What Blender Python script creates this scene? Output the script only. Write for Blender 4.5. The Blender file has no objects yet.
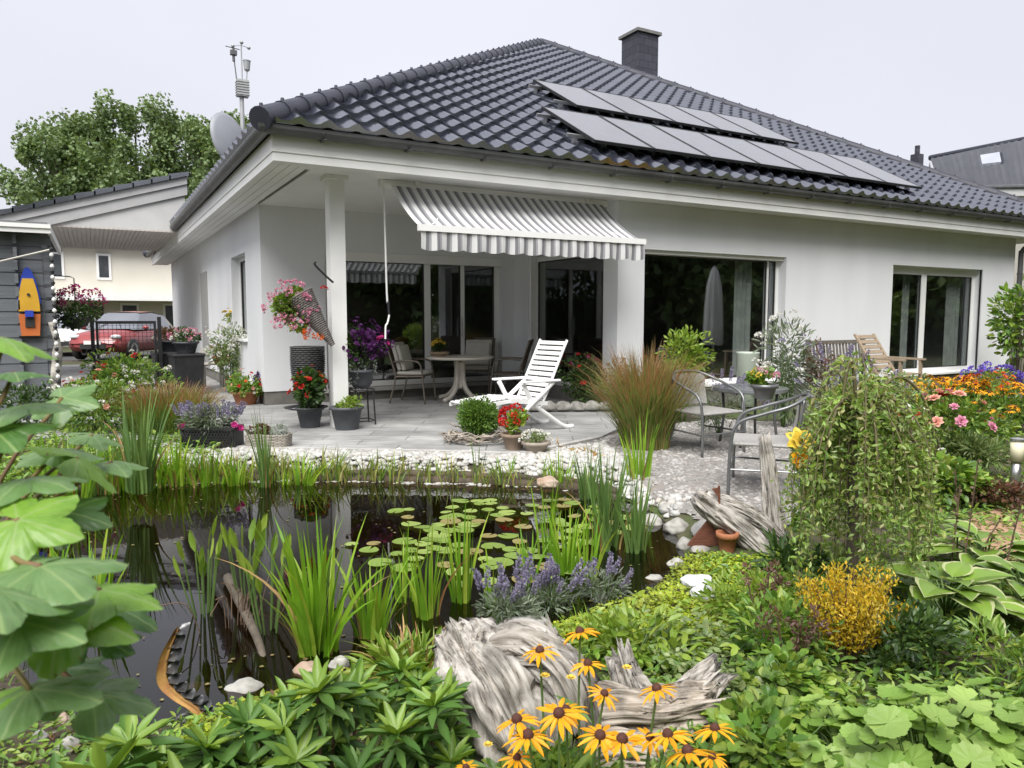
import bpy, math, random
import numpy as np
from mathutils import Vector, Matrix, noise as mnoise

# ------------------------------------------------------------------ camera, world, sun, exposure
C = bpy.context.scene
rng = np.random.default_rng(11)
random.seed(11)
F = 740.0; CX, CY = 512.0, 384.0; H = 1.3
YAW = math.radians(29.5); PIT = math.atan(66/740)
cam_d = bpy.data.cameras.new('camera'); cam = bpy.data.objects.new('camera', cam_d)
C.collection.objects.link(cam); C.camera = cam
cam.location = (0, 0, H); cam.rotation_euler = (math.pi/2-PIT, 0, -YAW)
cam_d.sensor_width = 36; cam_d.lens = 36*F/1024
cam_d.clip_start = 0.05; cam_d.clip_end = 2000
cam_d.dof.use_dof = True; cam_d.dof.focus_distance = 6.5; cam_d.dof.aperture_fstop = 9.0

w = bpy.data.worlds.new('World'); C.world = w; w.use_nodes = True
nt = w.node_tree; bg = nt.nodes['Background']
sky = nt.nodes.new('ShaderNodeTexSky'); sky.sky_type = 'NISHITA'; sky.sun_disc = False
SUN_EL, SUN_AZ = math.radians(56), math.radians(220)       # azimuth clockwise from +Y
sky.sun_elevation = SUN_EL; sky.sun_rotation = SUN_AZ
sky.dust_density = 6; sky.air_density = 1; sky.ozone_density = 1
mx = nt.nodes.new('ShaderNodeMix'); mx.data_type = 'RGBA'; mx.clamp_result = False
mx.inputs['Factor'].default_value = 0.95
cl = nt.nodes.new('ShaderNodeTexCoord'); cn = nt.nodes.new('ShaderNodeTexNoise')
cn.inputs['Scale'].default_value = 1.1; cn.inputs['Detail'].default_value = 5
cr = nt.nodes.new('ShaderNodeMapRange')
cr.inputs['From Min'].default_value = .3; cr.inputs['From Max'].default_value = .7
cr.inputs['To Min'].default_value = .88; cr.inputs['To Max'].default_value = 1.05
cs = nt.nodes.new('ShaderNodeVectorMath'); cs.operation = 'SCALE'
cs.inputs[0].default_value = (2.98, 3.02, 3.30)
nt.links.new(cl.outputs['Generated'], cn.inputs['Vector'])
nt.links.new(cn.outputs['Fac'], cr.inputs['Value'])
nt.links.new(cr.outputs['Result'], cs.inputs['Scale'])
nt.links.new(sky.outputs['Color'], mx.inputs['A']); nt.links.new(cs.outputs['Vector'], mx.inputs['B'])
nt.links.new(mx.outputs['Result'], bg.inputs['Color']); bg.inputs['Strength'].default_value = 0.1

sl = bpy.data.lights.new('sun', 'SUN'); sl.energy = 2.05; sl.angle = math.radians(48); sl.color = (1, .98, .945)
so = bpy.data.objects.new('sun', sl); C.collection.objects.link(so)
sd_ = Vector((math.sin(SUN_AZ)*math.cos(SUN_EL), math.cos(SUN_AZ)*math.cos(SUN_EL), math.sin(SUN_EL)))
so.rotation_euler = sd_.to_track_quat('Z', 'Y').to_euler(); so.location = (-5, -5, 12)

C.view_settings.view_transform = 'Standard'; C.view_settings.look = 'None'
C.view_settings.exposure = 1.52; C.view_settings.gamma = 1
C.render.engine = 'CYCLES'
C.cycles.use_denoising = True
C.cycles.max_bounces = 8; C.cycles.diffuse_bounces = 5; C.cycles.glossy_bounces = 3
C.cycles.transmission_bounces = 3; C.cycles.transparent_max_bounces = 8
C.cycles.sample_clamp_indirect = 6; C.cycles.caustics_reflective = False; C.cycles.caustics_refractive = False

# ------------------------------------------------------------------ survey helpers (photo measurements -> places in metres)
_fw = np.array([math.sin(YAW)*math.cos(PIT), math.cos(YAW)*math.cos(PIT), -math.sin(PIT)])
fd_ = np.array([math.sin(YAW), math.cos(YAW), 0.0]); _rt = np.array([math.cos(YAW), -math.sin(YAW), 0.0]); _up = np.cross(_rt, _fw)
def ray(x, y): return _fw+_rt*(x-CX)/F+_up*(CY-y)/F
def at(x, y, z):
    d = ray(x, y); return np.array([0, 0, H])+d*((z-H)/d[2])
def dep(x, y, D):
    d = ray(x, y); h = d[0]*math.sin(YAW)+d[1]*math.cos(YAW); return np.array([0, 0, H])+d*(D/h)

# ------------------------------------------------------------------ mesh builder
class B:
    def __init__(s): s.v = []; s.f = {}; s.n = 0
    def add(s, v, faces):
        v = np.asarray(v, float).reshape(-1, 3)
        if isinstance(faces, np.ndarray): faces = [faces]
        g = {}
        for f in faces:
            if isinstance(f, np.ndarray): s.f.setdefault(f.shape[1], []).append(f+s.n)
            else: g.setdefault(len(f), []).append(f)
        for k, l in g.items(): s.f.setdefault(k, []).append(np.array(l, int)+s.n)
        s.v.append(v); s.n += len(v); return s
    def box(s, x0, x1, y0, y1, z0, z1, M=None):
        v = np.array([[x, y, z] for x in (x0, x1) for y in (y0, y1) for z in (z0, z1)], float)
        if M is not None: v = v@np.array(M.to_3x3()).T+np.array(M.translation)
        return s.add(v, np.array([[0, 1, 3, 2], [4, 6, 7, 5], [0, 4, 5, 1], [2, 3, 7, 6], [0, 2, 6, 4], [1, 5, 7, 3]]))
    def beam(s, p, q, w, h, up=(0, 0, 1)):
        p, q = Vector(p), Vector(q); y = (q-p); L = y.length; y.normalize(); u = Vector(up)
        x = y.cross(u)
        if x.length < 1e-4: x = y.cross(Vector((1, 0, 0)))
        x.normalize(); z = x.cross(y)
        M = Matrix((x, y, z)).transposed().to_4x4(); M.translation = p
        return s.box(-w/2, w/2, 0, L, -h/2, h/2, M)
    def tube(s, pts, r, n=8, cap=True, closed=False):
        P = np.asarray(pts, float); k = len(P); R = np.broadcast_to(np.asarray(r, float), (k,))
        T = np.gradient(P, axis=0) if not closed else np.roll(P, -1, 0)-np.roll(P, 1, 0)
        T /= np.linalg.norm(T, axis=1)[:, None]+1e-9
        ref = np.array([0, 0, 1.]) if abs(T[0][2]) < .9 else np.array([1., 0, 0])
        X = np.cross(T[0], ref); X /= np.linalg.norm(X); out = []
        a = np.linspace(0, 2*np.pi, n, endpoint=False)
        for i in range(k):
            X = X-T[i]*(X@T[i]); X /= np.linalg.norm(X)+1e-9; Y = np.cross(T[i], X)
            out.append(P[i]+R[i]*(np.cos(a)[:, None]*X+np.sin(a)[:, None]*Y))
        v = np.concatenate(out); j = np.arange(n); j2 = (j+1) % n; f = []
        for i in range(k if closed else k-1):
            i2 = (i+1) % k
            f.append(np.stack([i*n+j, i*n+j2, i2*n+j2, i2*n+j], 1))
        fs = [np.concatenate(f)]
        if cap and not closed: fs += [tuple(range(n))[::-1], tuple(range((k-1)*n, k*n))]
        return s.add(v, fs)
    def lathe(s, prof, n=24, c=(0, 0, 0), cap=True):
        a = np.linspace(0, 2*np.pi, n, endpoint=False); pr = np.array(prof, float); k = len(pr)
        v = np.stack([np.outer(pr[:, 0], np.cos(a)), np.outer(pr[:, 0], np.sin(a)), np.repeat(pr[:, 1][:, None], n, 1)], 2).reshape(-1, 3)+np.array(c)
        j = np.arange(n); j2 = (j+1) % n
        f = np.concatenate([np.stack([i*n+j, i*n+j2, (i+1)*n+j2, (i+1)*n+j], 1) for i in range(k-1)])
        fs = [f]
        if cap: fs += [tuple(range(n))[::-1], tuple(range((k-1)*n, k*n))]
        return s.add(v, fs)
    def prism(s, poly, z0, z1):
        p = np.array(poly, float)[:, :2]; n = len(p)
        if np.sum(p[:, 0]*np.roll(p[:, 1], -1)-np.roll(p[:, 0], -1)*p[:, 1]) < 0: p = p[::-1]
        v = np.concatenate([np.c_[p, np.full(n, z0)], np.c_[p, np.full(n, z1)]])
        return s.add(v, [tuple(range(n))[::-1], tuple(range(n, 2*n))]+[(i, (i+1) % n, n+(i+1) % n, n+i) for i in range(n)])
    def grid(s, P):                     # P: (a, b, 3)
        a, b = P.shape[:2]; i, j = np.meshgrid(np.arange(a-1), np.arange(b-1), indexing='ij'); q = (i*b+j).ravel()
        return s.add(P.reshape(-1, 3), np.stack([q, q+b, q+b+1, q+1], 1))
    def scatter(s, tmpl, pos, d, n, size):
        tv, tf = tmpl; pos = np.asarray(pos, float); N = len(pos)
        if N == 0: return s
        d = d/(np.linalg.norm(d, axis=1)[:, None]+1e-9); n = n-d*np.sum(n*d, 1)[:, None]
        n = n/(np.linalg.norm(n, axis=1)[:, None]+1e-9); x = np.cross(d, n); size = np.broadcast_to(np.asarray(size, float), (N,))
        v = pos[:, None]+size[:, None, None]*(tv[None, :, 0:1]*x[:, None]+tv[None, :, 1:2]*d[:, None]+tv[None, :, 2:3]*n[:, None])
        m = len(tv); off = (np.arange(N)*m)[:, None, None]
        return s.add(v.reshape(-1, 3), [(np.array(f)[None]+off).reshape(-1, np.array(f).shape[1]) for f in tf])
    def blades(s, root, h, az, lean, width, seg=5, curl=1.0):
        N = len(root); t = np.linspace(0, 1, seg+1); h = np.broadcast_to(h, (N,)); lean = np.broadcast_to(lean, (N,)); width = np.broadcast_to(width, (N,))
        hor = (lean*h)[:, None]*(t**(1+curl*.8))[None]; ver = h[:, None]*(t[None]-.45*np.minimum(lean, 1.6)[:, None]*t[None]**2.4)
        ca, sa = np.cos(az), np.sin(az)
        c = np.stack([root[:, 0:1]+hor*ca[:, None], root[:, 1:2]+hor*sa[:, None], root[:, 2:3]+ver], 2)
        tw = az+np.pi/2+rng.normal(0, .7, N); wv = width[:, None]*np.minimum(1, 1.25*(1-t)**.7+.02)[None]*.5
        ox = np.stack([np.cos(tw)[:, None]*wv, np.sin(tw)[:, None]*wv, np.zeros_like(wv)], 2)
        v = np.stack([c-ox, c+ox], 2).reshape(N, -1, 3); m = 2*(seg+1); k = np.arange(seg)*2
        q = np.stack([k, k+1, k+3, k+2], 1)
        return s.add(v.reshape(-1, 3), (q[None]+(np.arange(N)*m)[:, None, None]).reshape(-1, 4))
    def mesh(s, name, mat=None, smooth=False, off=None):
        V = np.concatenate(s.v) if s.v else np.zeros((0, 3))
        if off is not None: V = V-np.array(off)
        me = bpy.data.meshes.new(name); me.vertices.add(len(V)); me.vertices.foreach_set('co', V.astype(np.float32).ravel())
        L, st, c = [], [], 0
        for k, l in s.f.items():
            a = np.concatenate(l); L.append(a.ravel()); st.append(c+np.arange(len(a))*k); c += a.size
        L = np.concatenate(L); st = np.concatenate(st)
        me.loops.add(len(L)); me.loops.foreach_set('vertex_index', L.astype(np.int32))
        me.polygons.add(len(st)); me.polygons.foreach_set('loop_start', st.astype(np.int32))
        me.update(calc_edges=True); me.validate(clean_customdata=False)
        me.polygons.foreach_set('use_smooth', np.full(len(me.polygons), bool(smooth)))
        if mat: me.materials.append(mat)
        return me

# ------------------------------------------------------------------ objects
def tag(o, label=None, cat=None, group=None, kind=None):
    if label: o['label'] = label
    if cat: o['category'] = cat
    if group: o['group'] = group
    if kind: o['kind'] = kind
    return o
def thing(name, label, cat, loc=(0, 0, 0), rz=0, group=None):
    o = bpy.data.objects.new(name, None); C.collection.objects.link(o); o.empty_display_size = .1
    o.location = tuple(loc); o.rotation_euler = (0, 0, rz); return tag(o, label, cat, group)
def put(name, me, parent=None, loc=(0, 0, 0), rot=None, sc=1, label=None):
    o = bpy.data.objects.new(name, me); C.collection.objects.link(o); o.parent = parent; o.location = tuple(loc)
    if rot is not None: o.rotation_euler = rot
    o.scale = (sc, sc, sc) if not isinstance(sc, tuple) else sc
    if label: o['label'] = label
    return o
def part(name, b, mat, parent, smooth=False, world=False, label=None):
    off = None
    if world:
        off = np.zeros(3); p = parent
        while p is not None: off = off+np.array(p.location); p = p.parent
    return put(name, b.mesh(name, mat, smooth, off), parent, label=label)
def solo(name, b, mat, label, cat, loc=(0, 0, 0), rz=0, group=None, smooth=False):
    return tag(put(name, b.mesh(name, mat, smooth), None, loc, (0, 0, rz)), label, cat, group)
def setting(name, b, mat, kind='structure', smooth=False):
    return tag(put(name, b.mesh(name, mat, smooth)), kind=kind)
def copy_tree(o, parent=None):
    c = o.copy(); C.collection.objects.link(c); c.parent = parent
    for ch in list(o.children): copy_tree(ch, c)
    return c

# ------------------------------------------------------------------ materials
def _new(name):
    m = bpy.data.materials.new(name); m.use_nodes = True
    return m, m.node_tree, m.node_tree.nodes['Principled BSDF']
def mat(name, c1, c2=None, scale=4, rough=.6, bump=0, bscale=60, metal=0, stretch=None, detail=5, spec=.5, lo=.35, hi=.65, ior=1.5):
    m, t, p = _new(name); N = t.nodes.new; Lk = t.links.new
    p.inputs['Roughness'].default_value = rough; p.inputs['Metallic'].default_value = metal
    p.inputs['Specular IOR Level'].default_value = spec; p.inputs['IOR'].default_value = ior
    if c2 is None: c2 = tuple(x*.8 for x in c1)
    tc = N('ShaderNodeTexCoord'); vec = tc.outputs['Object']
    if stretch:
        mp = N('ShaderNodeMapping'); mp.inputs['Scale'].default_value = stretch; Lk(vec, mp.inputs['Vector']); vec = mp.outputs['Vector']
    n = N('ShaderNodeTexNoise'); n.inputs['Scale'].default_value = scale; n.inputs['Detail'].default_value = detail; Lk(vec, n.inputs['Vector'])
    r = N('ShaderNodeValToRGB'); r.color_ramp.elements[0].position = lo; r.color_ramp.elements[1].position = hi
    r.color_ramp.elements[0].color = (*c1, 1); r.color_ramp.elements[1].color = (*c2, 1)
    Lk(n.outputs['Fac'], r.inputs['Fac']); Lk(r.outputs['Color'], p.inputs['Base Color'])
    if bump:
        b = N('ShaderNodeTexNoise'); b.inputs['Scale'].default_value = bscale; b.inputs['Detail'].default_value = 4; Lk(vec, b.inputs['Vector'])
        bp = N('ShaderNodeBump'); bp.inputs['Strength'].default_value = bump; bp.inputs['Distance'].default_value = .01
        Lk(b.outputs['Fac'], bp.inputs['Height']); Lk(bp.outputs['Normal'], p.inputs['Normal'])
    return m
def leafm(name, cols, rough=.42, trans=.3, var=.35, nscale=3.0, spec=.5, tint=(1.5, 1.4, .7)):
    """leaf colours differ leaf by leaf (random per island) with a broad patchiness; some light passes through"""
    m, t, p = _new(name); N = t.nodes.new; Lk = t.links.new
    g = N('ShaderNodeNewGeometry'); r = N('ShaderNodeValToRGB'); r.color_ramp.interpolation = 'LINEAR'
    el = r.color_ramp.elements
    while len(el) < len(cols): el.new(.5)
    for i, c in enumerate(cols): el[i].position = i/max(1, len(cols)-1); el[i].color = (*c, 1)
    Lk(g.outputs['Random Per Island'], r.inputs['Fac'])
    tc = N('ShaderNodeTexCoord'); n = N('ShaderNodeTexNoise'); n.inputs['Scale'].default_value = nscale; n.inputs['Detail'].default_value = 3
    Lk(tc.outputs['Object'], n.inputs['Vector'])
    mr = N('ShaderNodeMapRange'); mr.inputs['From Min'].default_value = .3; mr.inputs['From Max'].default_value = .7
    mr.inputs['To Min'].default_value = 1-var; mr.inputs['To Max'].default_value = 1+var; Lk(n.outputs['Fac'], mr.inputs['Value'])
    vs = N('ShaderNodeVectorMath'); vs.operation = 'SCALE'; Lk(r.outputs['Color'], vs.inputs[0]); Lk(mr.outputs['Result'], vs.inputs['Scale'])
    Lk(vs.outputs['Vector'], p.inputs['Base Color']); p.inputs['Roughness'].default_value = rough; p.inputs['Specular IOR Level'].default_value = spec
    if trans:
        tr = N('ShaderNodeBsdfTranslucent'); ms = N('ShaderNodeMixShader'); ms.inputs[0].default_value = trans
        v2 = N('ShaderNodeVectorMath'); v2.operation = 'MULTIPLY'; v2.inputs[1].default_value = tint; Lk(vs.outputs['Vector'], v2.inputs[0])
        Lk(v2.outputs['Vector'], tr.inputs['Color']); Lk(p.outputs['BSDF'], ms.inputs[1]); Lk(tr.outputs['BSDF'], ms.inputs[2])
        Lk(ms.outputs['Shader'], t.nodes['Material Output'].inputs['Surface'])
    return m
def schlick(t, f0, normal=None):
    """reflectance by the angle of view, the same from either side of the face"""
    N = t.nodes.new; Lk = t.links.new; ge = N('ShaderNodeNewGeometry'); d = N('ShaderNodeVectorMath'); d.operation = 'DOT_PRODUCT'; Lk(ge.outputs['Incoming'], d.inputs[0]); Lk(normal or ge.outputs['Normal'], d.inputs[1])
    a = N('ShaderNodeMath'); a.operation = 'ABSOLUTE'; Lk(d.outputs['Value'], a.inputs[0]); s = N('ShaderNodeMath'); s.operation = 'SUBTRACT'; s.inputs[0].default_value = 1; Lk(a.outputs[0], s.inputs[1])
    p = N('ShaderNodeMath'); p.operation = 'POWER'; p.inputs[1].default_value = 5; Lk(s.outputs[0], p.inputs[0]); m = N('ShaderNodeMath'); m.operation = 'MULTIPLY_ADD'; m.inputs[1].default_value = 1-f0; m.inputs[2].default_value = f0; Lk(p.outputs[0], m.inputs[0]); return m.outputs[0]
def glassm(name, tint=(.75, .78, .77), refl=.1):
    m, t, p = _new(name); t.nodes.remove(p); N = t.nodes.new; Lk = t.links.new
    tr = N('ShaderNodeBsdfTransparent'); tr.inputs['Color'].default_value = (*tint, 1)
    gl = N('ShaderNodeBsdfGlossy'); gl.inputs['Roughness'].default_value = .0; gl.inputs['Color'].default_value = (.95, .97, 1, 1)
    ms = N('ShaderNodeMixShader')
    Lk(schlick(t, refl), ms.inputs[0]); Lk(tr.outputs['BSDF'], ms.inputs[1]); Lk(gl.outputs['BSDF'], ms.inputs[2])
    Lk(ms.outputs['Shader'], t.nodes['Material Output'].inputs['Surface'])
    return m, t, gl

plaster = mat('white_plaster', (.76, .77, .785), (.71, .72, .735), 1.6, .9, .25, 180, stretch=(1, 1, .3))
white = mat('white_paint', (.82, .82, .80), (.78, .78, .77), 3, .45)
shade_white = mat('soffit_white', (.82, .815, .80), (.78, .775, .76), 2, .7)
plinth_m = mat('grey_plinth', (.20, .19, .17), (.15, .145, .13), 6, .85, .3, 90)
tile_m = mat('anthracite_roof_tile', (.011, .013, .022), (.026, .028, .040), 2.6, .17, 0, spec=1.0, ior=2.35)
tile_m.node_tree.nodes['Principled BSDF'].inputs['Specular Tint'].default_value = (.93, .95, 1, 1)
cap_m = mat('anthracite_ridge_tile', (.030, .032, .046), (.042, .044, .06), 3, .5, spec=.35, ior=1.5)
zinc = mat('zinc_gutter', (.085, .088, .09), (.13, .132, .135), 3, .45, metal=.3)
frame_m = mat('white_window_frame', (.78, .78, .78), (.74, .745, .745), 4, .35)
frame_d = mat('dark_gasket', (.03, .03, .03), None, 4, .5)
glass, _gt, _gg = glassm('window_glass', (.80, .83, .82), .13)
inner_m = mat('room_wall', (.35, .33, .30), (.30, .28, .26), 1, .9)
inner_d = mat('room_floor', (.09, .06, .04), (.06, .04, .03), 2, .5)
curtain_m = mat('curtain_fabric', (.62, .62, .60), (.5, .5, .49), 6, .9)
metal_d = mat('dark_metal', (.025, .026, .028), (.04, .04, .042), 8, .45, metal=.4)
metal_g = mat('grey_metal', (.16, .165, .17), (.22, .225, .23), 8, .4, metal=.6)
steel = mat('steel', (.5, .5, .5), (.6, .6, .6), 5, .3, metal=.9)
plastic_w = mat('white_plastic', (.80, .80, .79), (.74, .74, .73), 4, .4)
teak = mat('weathered_teak', (.115, .10, .085), (.19, .17, .145), 9, .75, .4, 60, stretch=(1, 6, 6))
terracotta = mat('terracotta', (.38, .15, .07), (.30, .11, .05), 9, .8, .3, 80)
pot_m = mat('anthracite_pot', (.055, .06, .07), (.08, .085, .095), 6, .55, .15, 60)
wicker_d = mat('dark_wicker', (.05, .05, .052), (.09, .09, .09), 30, .6, .6, 90)
wicker_l = mat('pale_wicker', (.34, .31, .27), (.22, .20, .17), 26, .75, .6, 90)
driftwood = mat('silvered_driftwood', (.10, .09, .08), (.55, .52, .47), 7, .85, 1.0, 34, stretch=(1, 1, 1), detail=9, lo=.38, hi=.6)
bark = mat('bark', (.07, .055, .04), (.12, .10, .075), 14, .9, .6, 50)
stem_m = mat('green_stem', (.07, .13, .03), (.10, .16, .04), 10, .6)
twig_m = mat('brown_twig', (.09, .055, .035), (.14, .09, .055), 14, .8)
stone_m = mat('pale_stone', (.36, .35, .32), (.20, .19, .17), 12, .8, .4, 40)
stone_b = mat('brown_stone', (.30, .20, .14), (.42, .34, .27), 5, .8, .4, 40)

# ------------------------------------------------------------------ templates
def oval(w=.42, fold=.10, droop=.12):
    y = np.array([0, .28, .55, .82, 1]); hw = np.array([0, .80, 1, .58, 0])*w/2; z = -droop*y**2
    v = [(0, 0, 0)]; [v.append((0, y[i], z[i]-fold*.5)) for i in (1, 2, 3)]; v.append((0, 1, z[4]))
    for sgn in (-1, 1): [v.append((sgn*hw[i], y[i], z[i]+fold*.5)) for i in (1, 2, 3)]
    tri = [(0, 1, 5), (3, 4, 7), (0, 8, 1), (3, 10, 4)]; qd = [(1, 2, 6, 5), (2, 3, 7, 6), (1, 8, 9, 2), (2, 9, 10, 3)]
    return np.array(v, float), [tri, qd]
def diamond(w=.5, fold=.12):
    return np.array([(0, 0, 0), (w/2, .5, fold), (0, 1, 0), (-w/2, .5, fold)], float), [[(0, 1, 2), (0, 2, 3)]]
def lobed(lobes=7, n=42, rings=2, depth=.22, cup=.12, serr=.05):
    a = np.linspace(-math.pi*.93, math.pi*.93, n); ph = a/(math.pi*.93)*lobes/2
    r = 1-depth*np.abs(np.sin(ph*math.pi+ (0 if lobes % 2 else math.pi/2)))**1.3 + serr*np.cos(np.arange(n)*math.pi)
    v = [(0, 0, 0)]; f3 = []; f4 = []
    for k in range(1, rings+1):
        q = k/rings
        for i in range(n):
            fold = .025*np.cos(2*math.pi*ph[i])*q
            v.append((.5*r[i]*q*math.sin(a[i]), .5*r[i]*q*math.cos(a[i]), cup*q*q*.5+fold*.6-.02*q))
    for i in range(n-1): f3.append((0, 1+i+1, 1+i))
    for k in range(rings-1):
        for i in range(n-1):
            o = 1+k*n+i; f4.append((o, o+1, o+n+1, o+n))
    return np.array(v, float), [f3]+([f4] if f4 else [])
OVAL, WIDE, LANCE, TINY, DIA = oval(.45), oval(.72, .06, .1), oval(.2, .06, .2), diamond(.55), diamond(.85, .05)
LADY, LADYL = lobed(9, 55, 3, .11, .16, .018), lobed(5, 41, 2, .26, .08, .03)

def ico(sub):
    t = (1+5**.5)/2
    v = [(-1, t, 0), (1, t, 0), (-1, -t, 0), (1, -t, 0), (0, -1, t), (0, 1, t), (0, -1, -t), (0, 1, -t), (t, 0, -1), (t, 0, 1), (-t, 0, -1), (-t, 0, 1)]
    f = [(0, 11, 5), (0, 5, 1), (0, 1, 7), (0, 7, 10), (0, 10, 11), (1, 5, 9), (5, 11, 4), (11, 10, 2), (10, 7, 6), (7, 1, 8), (3, 9, 4), (3, 4, 2), (3, 2, 6), (3, 6, 8), (3, 8, 9), (4, 9, 5), (2, 4, 11), (6, 2, 10), (8, 6, 7), (9, 8, 1)]
    v = [np.array(p)/np.linalg.norm(p) for p in v]
    for _ in range(sub):
        c = {}; nf = []
        def mid(a, b):
            k = (min(a, b), max(a, b))
            if k not in c:
                m = v[a]+v[b]; v.append(m/np.linalg.norm(m)); c[k] = len(v)-1
            return c[k]
        for a, b, d in f:
            x, y, z = mid(a, b), mid(b, d), mid(d, a); nf += [(a, x, z), (b, y, x), (d, z, y), (x, y, z)]
        f = nf
    return np.array(v), np.array(f)
I1, I2, I3 = ico(1), ico(2), ico(3)
def nz(P, sc, seed=0, octv=1):
    out = np.zeros(len(P)); o = Vector((seed*7.3, seed*3.1, seed*5.7)); amp = 1.0
    for k in range(octv):
        out += amp*np.array([mnoise.noise(Vector(p)*sc*(2**k)+o) for p in P]); amp *= .5
    return out
def rock(b, c, s, seed, base=I2, amp=.22, rz=0, flat=.35):
    v = base[0].copy(); v = v*(1+amp*nz(v, 1.3, seed, 2))[:, None]; v[:, 2] = np.where(v[:, 2] < -flat, -flat+(v[:, 2]+flat)*.2, v[:, 2])
    v = v*np.array(s); cr_, sr_ = math.cos(rz), math.sin(rz)
    v = np.c_[v[:, 0]*cr_-v[:, 1]*sr_, v[:, 0]*sr_+v[:, 1]*cr_, v[:, 2]]
    return b.add(v+np.array(c), base[1])
def catmull(P, m=8):
    P = [np.array(p, float) for p in P]; P = [2*P[0]-P[1]]+P+[2*P[-1]-P[-2]]; out = []
    for i in range(1, len(P)-2):
        for k in range(m):
            t = k/m; a, b, c, d = P[i-1:i+3]
            out.append(.5*((2*b)+(c-a)*t+(2*a-5*b+4*c-d)*t*t+(3*b-a-3*c+d)*t**3))
    out.append(P[-2]); return np.array(out)
def inpoly(x, y, poly):
    p = np.asarray(poly)[:, :2]; r = np.zeros(np.shape(x), bool); j = len(p)-1
    for i in range(len(p)):
        c = (p[i, 1] > y) != (p[j, 1] > y)
        r ^= c & (x < (p[j, 0]-p[i, 0])*(y-p[i, 1])/(p[j, 1]-p[i, 1]+1e-12)+p[i, 0]); j = i
    return r
def sdist(x, y, poly):
    p = np.asarray(poly)[:, :2]; d = np.full(np.shape(x), 1e9)
    for i in range(len(p)):
        a, c = p[i], p[(i+1) % len(p)]; e = c-a; t = np.clip(((x-a[0])*e[0]+(y-a[1])*e[1])/(e@e+1e-12), 0, 1)
        d = np.minimum(d, (x-a[0]-t*e[0])**2+(y-a[1]-t*e[1])**2)
    d = np.sqrt(d); return np.where(inpoly(x, y, p), -d, d)
def sst(a, b, x):
    t = np.clip((x-a)/(b-a), 0, 1); return t*t*(3-2*t)

# ------------------------------------------------------------------ terrain
WZ = -.20
POND = np.array([at(x, y, WZ) for x, y in catmull([(60, 520), (90, 492), (160, 484), (250, 481), (330, 481), (410, 482), (500, 485), (575, 490), (640, 512), (668, 548), (655, 580), (600, 603), (540, 622), (470, 643), (410, 655), (350, 664), (290, 676), (230, 694), (150, 712), (70, 690), (30, 610), (60, 520)], 4)])[:-1]
def gz(x, y):
    x = np.asarray(x, float); y = np.asarray(y, float); f = x*math.sin(YAW)+y*math.cos(YAW)
    base = -.13+.10*sst(4.3, 7.2, f); s = sdist(x, y, POND); rim = WZ-.03
    near = (np.abs(x) < 30) & (np.abs(y) < 30)
    base = base+.018*np.sin(x*2.3+1)*np.sin(y*1.9)*np.where(f < 6, 1, .15)
    z = np.where(s > 0, rim+(base-rim)*sst(0, .34, s), rim-.5*sst(0, .9, -s))
    return np.where(near, z, base)
def g(px, py):
    z = -.2
    for _ in range(8):
        p = at(px, py, z); z = float(gz(p[0], p[1]))
    return at(px, py, z)
# ------------------------------------------------------------------ ground, terrace, pond
ax = np.concatenate([[-1500, -700, -300, -140, -70, -40, -25, -16, -11, -7.5], np.arange(-5, 9.01, .085), [10, 11.5, 13, 15, 18, 22, 30, 45, 80, 150, 300, 700, 1500]])
ay = np.concatenate([[-1500, -700, -300, -140, -70, -40, -25, -15, -9, -5, -3, -1.6, -.6], np.arange(0, 9.01, .085), [9.6, 10.4, 11.5, 13, 15, 18, 22, 28, 36, 50, 80, 150, 300, 700, 1500]])
X, Y = np.meshgrid(ax, ay, indexing='ij'); Z = gz(X, Y)
soil, _t, _p = _new('garden_soil'); N_ = _t.nodes.new; L_ = _t.links.new
_tc = N_('ShaderNodeTexCoord'); _n = N_('ShaderNodeTexNoise'); _n.inputs['Scale'].default_value = 9; _n.inputs['Detail'].default_value = 8
_n2 = N_('ShaderNodeTexNoise'); _n2.inputs['Scale'].default_value = .9; _n2.inputs['Detail'].default_value = 5
_r = N_('ShaderNodeValToRGB'); _e = _r.color_ramp.elements; _e[0].position = .35; _e[1].position = .65; _e[0].color = (.035, .026, .018, 1); _e[1].color = (.10, .075, .05, 1)
_r2 = N_('ShaderNodeValToRGB'); _e = _r2.color_ramp.elements; _e[0].position = .42; _e[1].position = .6; _e[0].color = (0, 0, 0, 1); _e[1].color = (1, 1, 1, 1)
_m = N_('ShaderNodeMix'); _m.data_type = 'RGBA'; _m.inputs['B'].default_value = (.06, .085, .022, 1)
_b = N_('ShaderNodeBump'); _b.inputs['Strength'].default_value = .9; _b.inputs['Distance'].default_value = .03
for s_ in (_n, _n2): L_(_tc.outputs['Object'], s_.inputs['Vector'])
L_(_n.outputs['Fac'], _r.inputs['Fac']); L_(_n2.outputs['Fac'], _r2.inputs['Fac']); L_(_r.outputs['Color'], _m.inputs['A']); L_(_r2.outputs['Color'], _m.inputs['Factor'])
L_(_m.outputs['Result'], _p.inputs['Base Color']); L_(_n.outputs['Fac'], _b.inputs['Height']); L_(_b.outputs['Normal'], _p.inputs['Normal']); _p.inputs['Roughness'].default_value = .95
setting('ground', B().grid(np.stack([X, Y, Z], 2)), soil, smooth=True)

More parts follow.
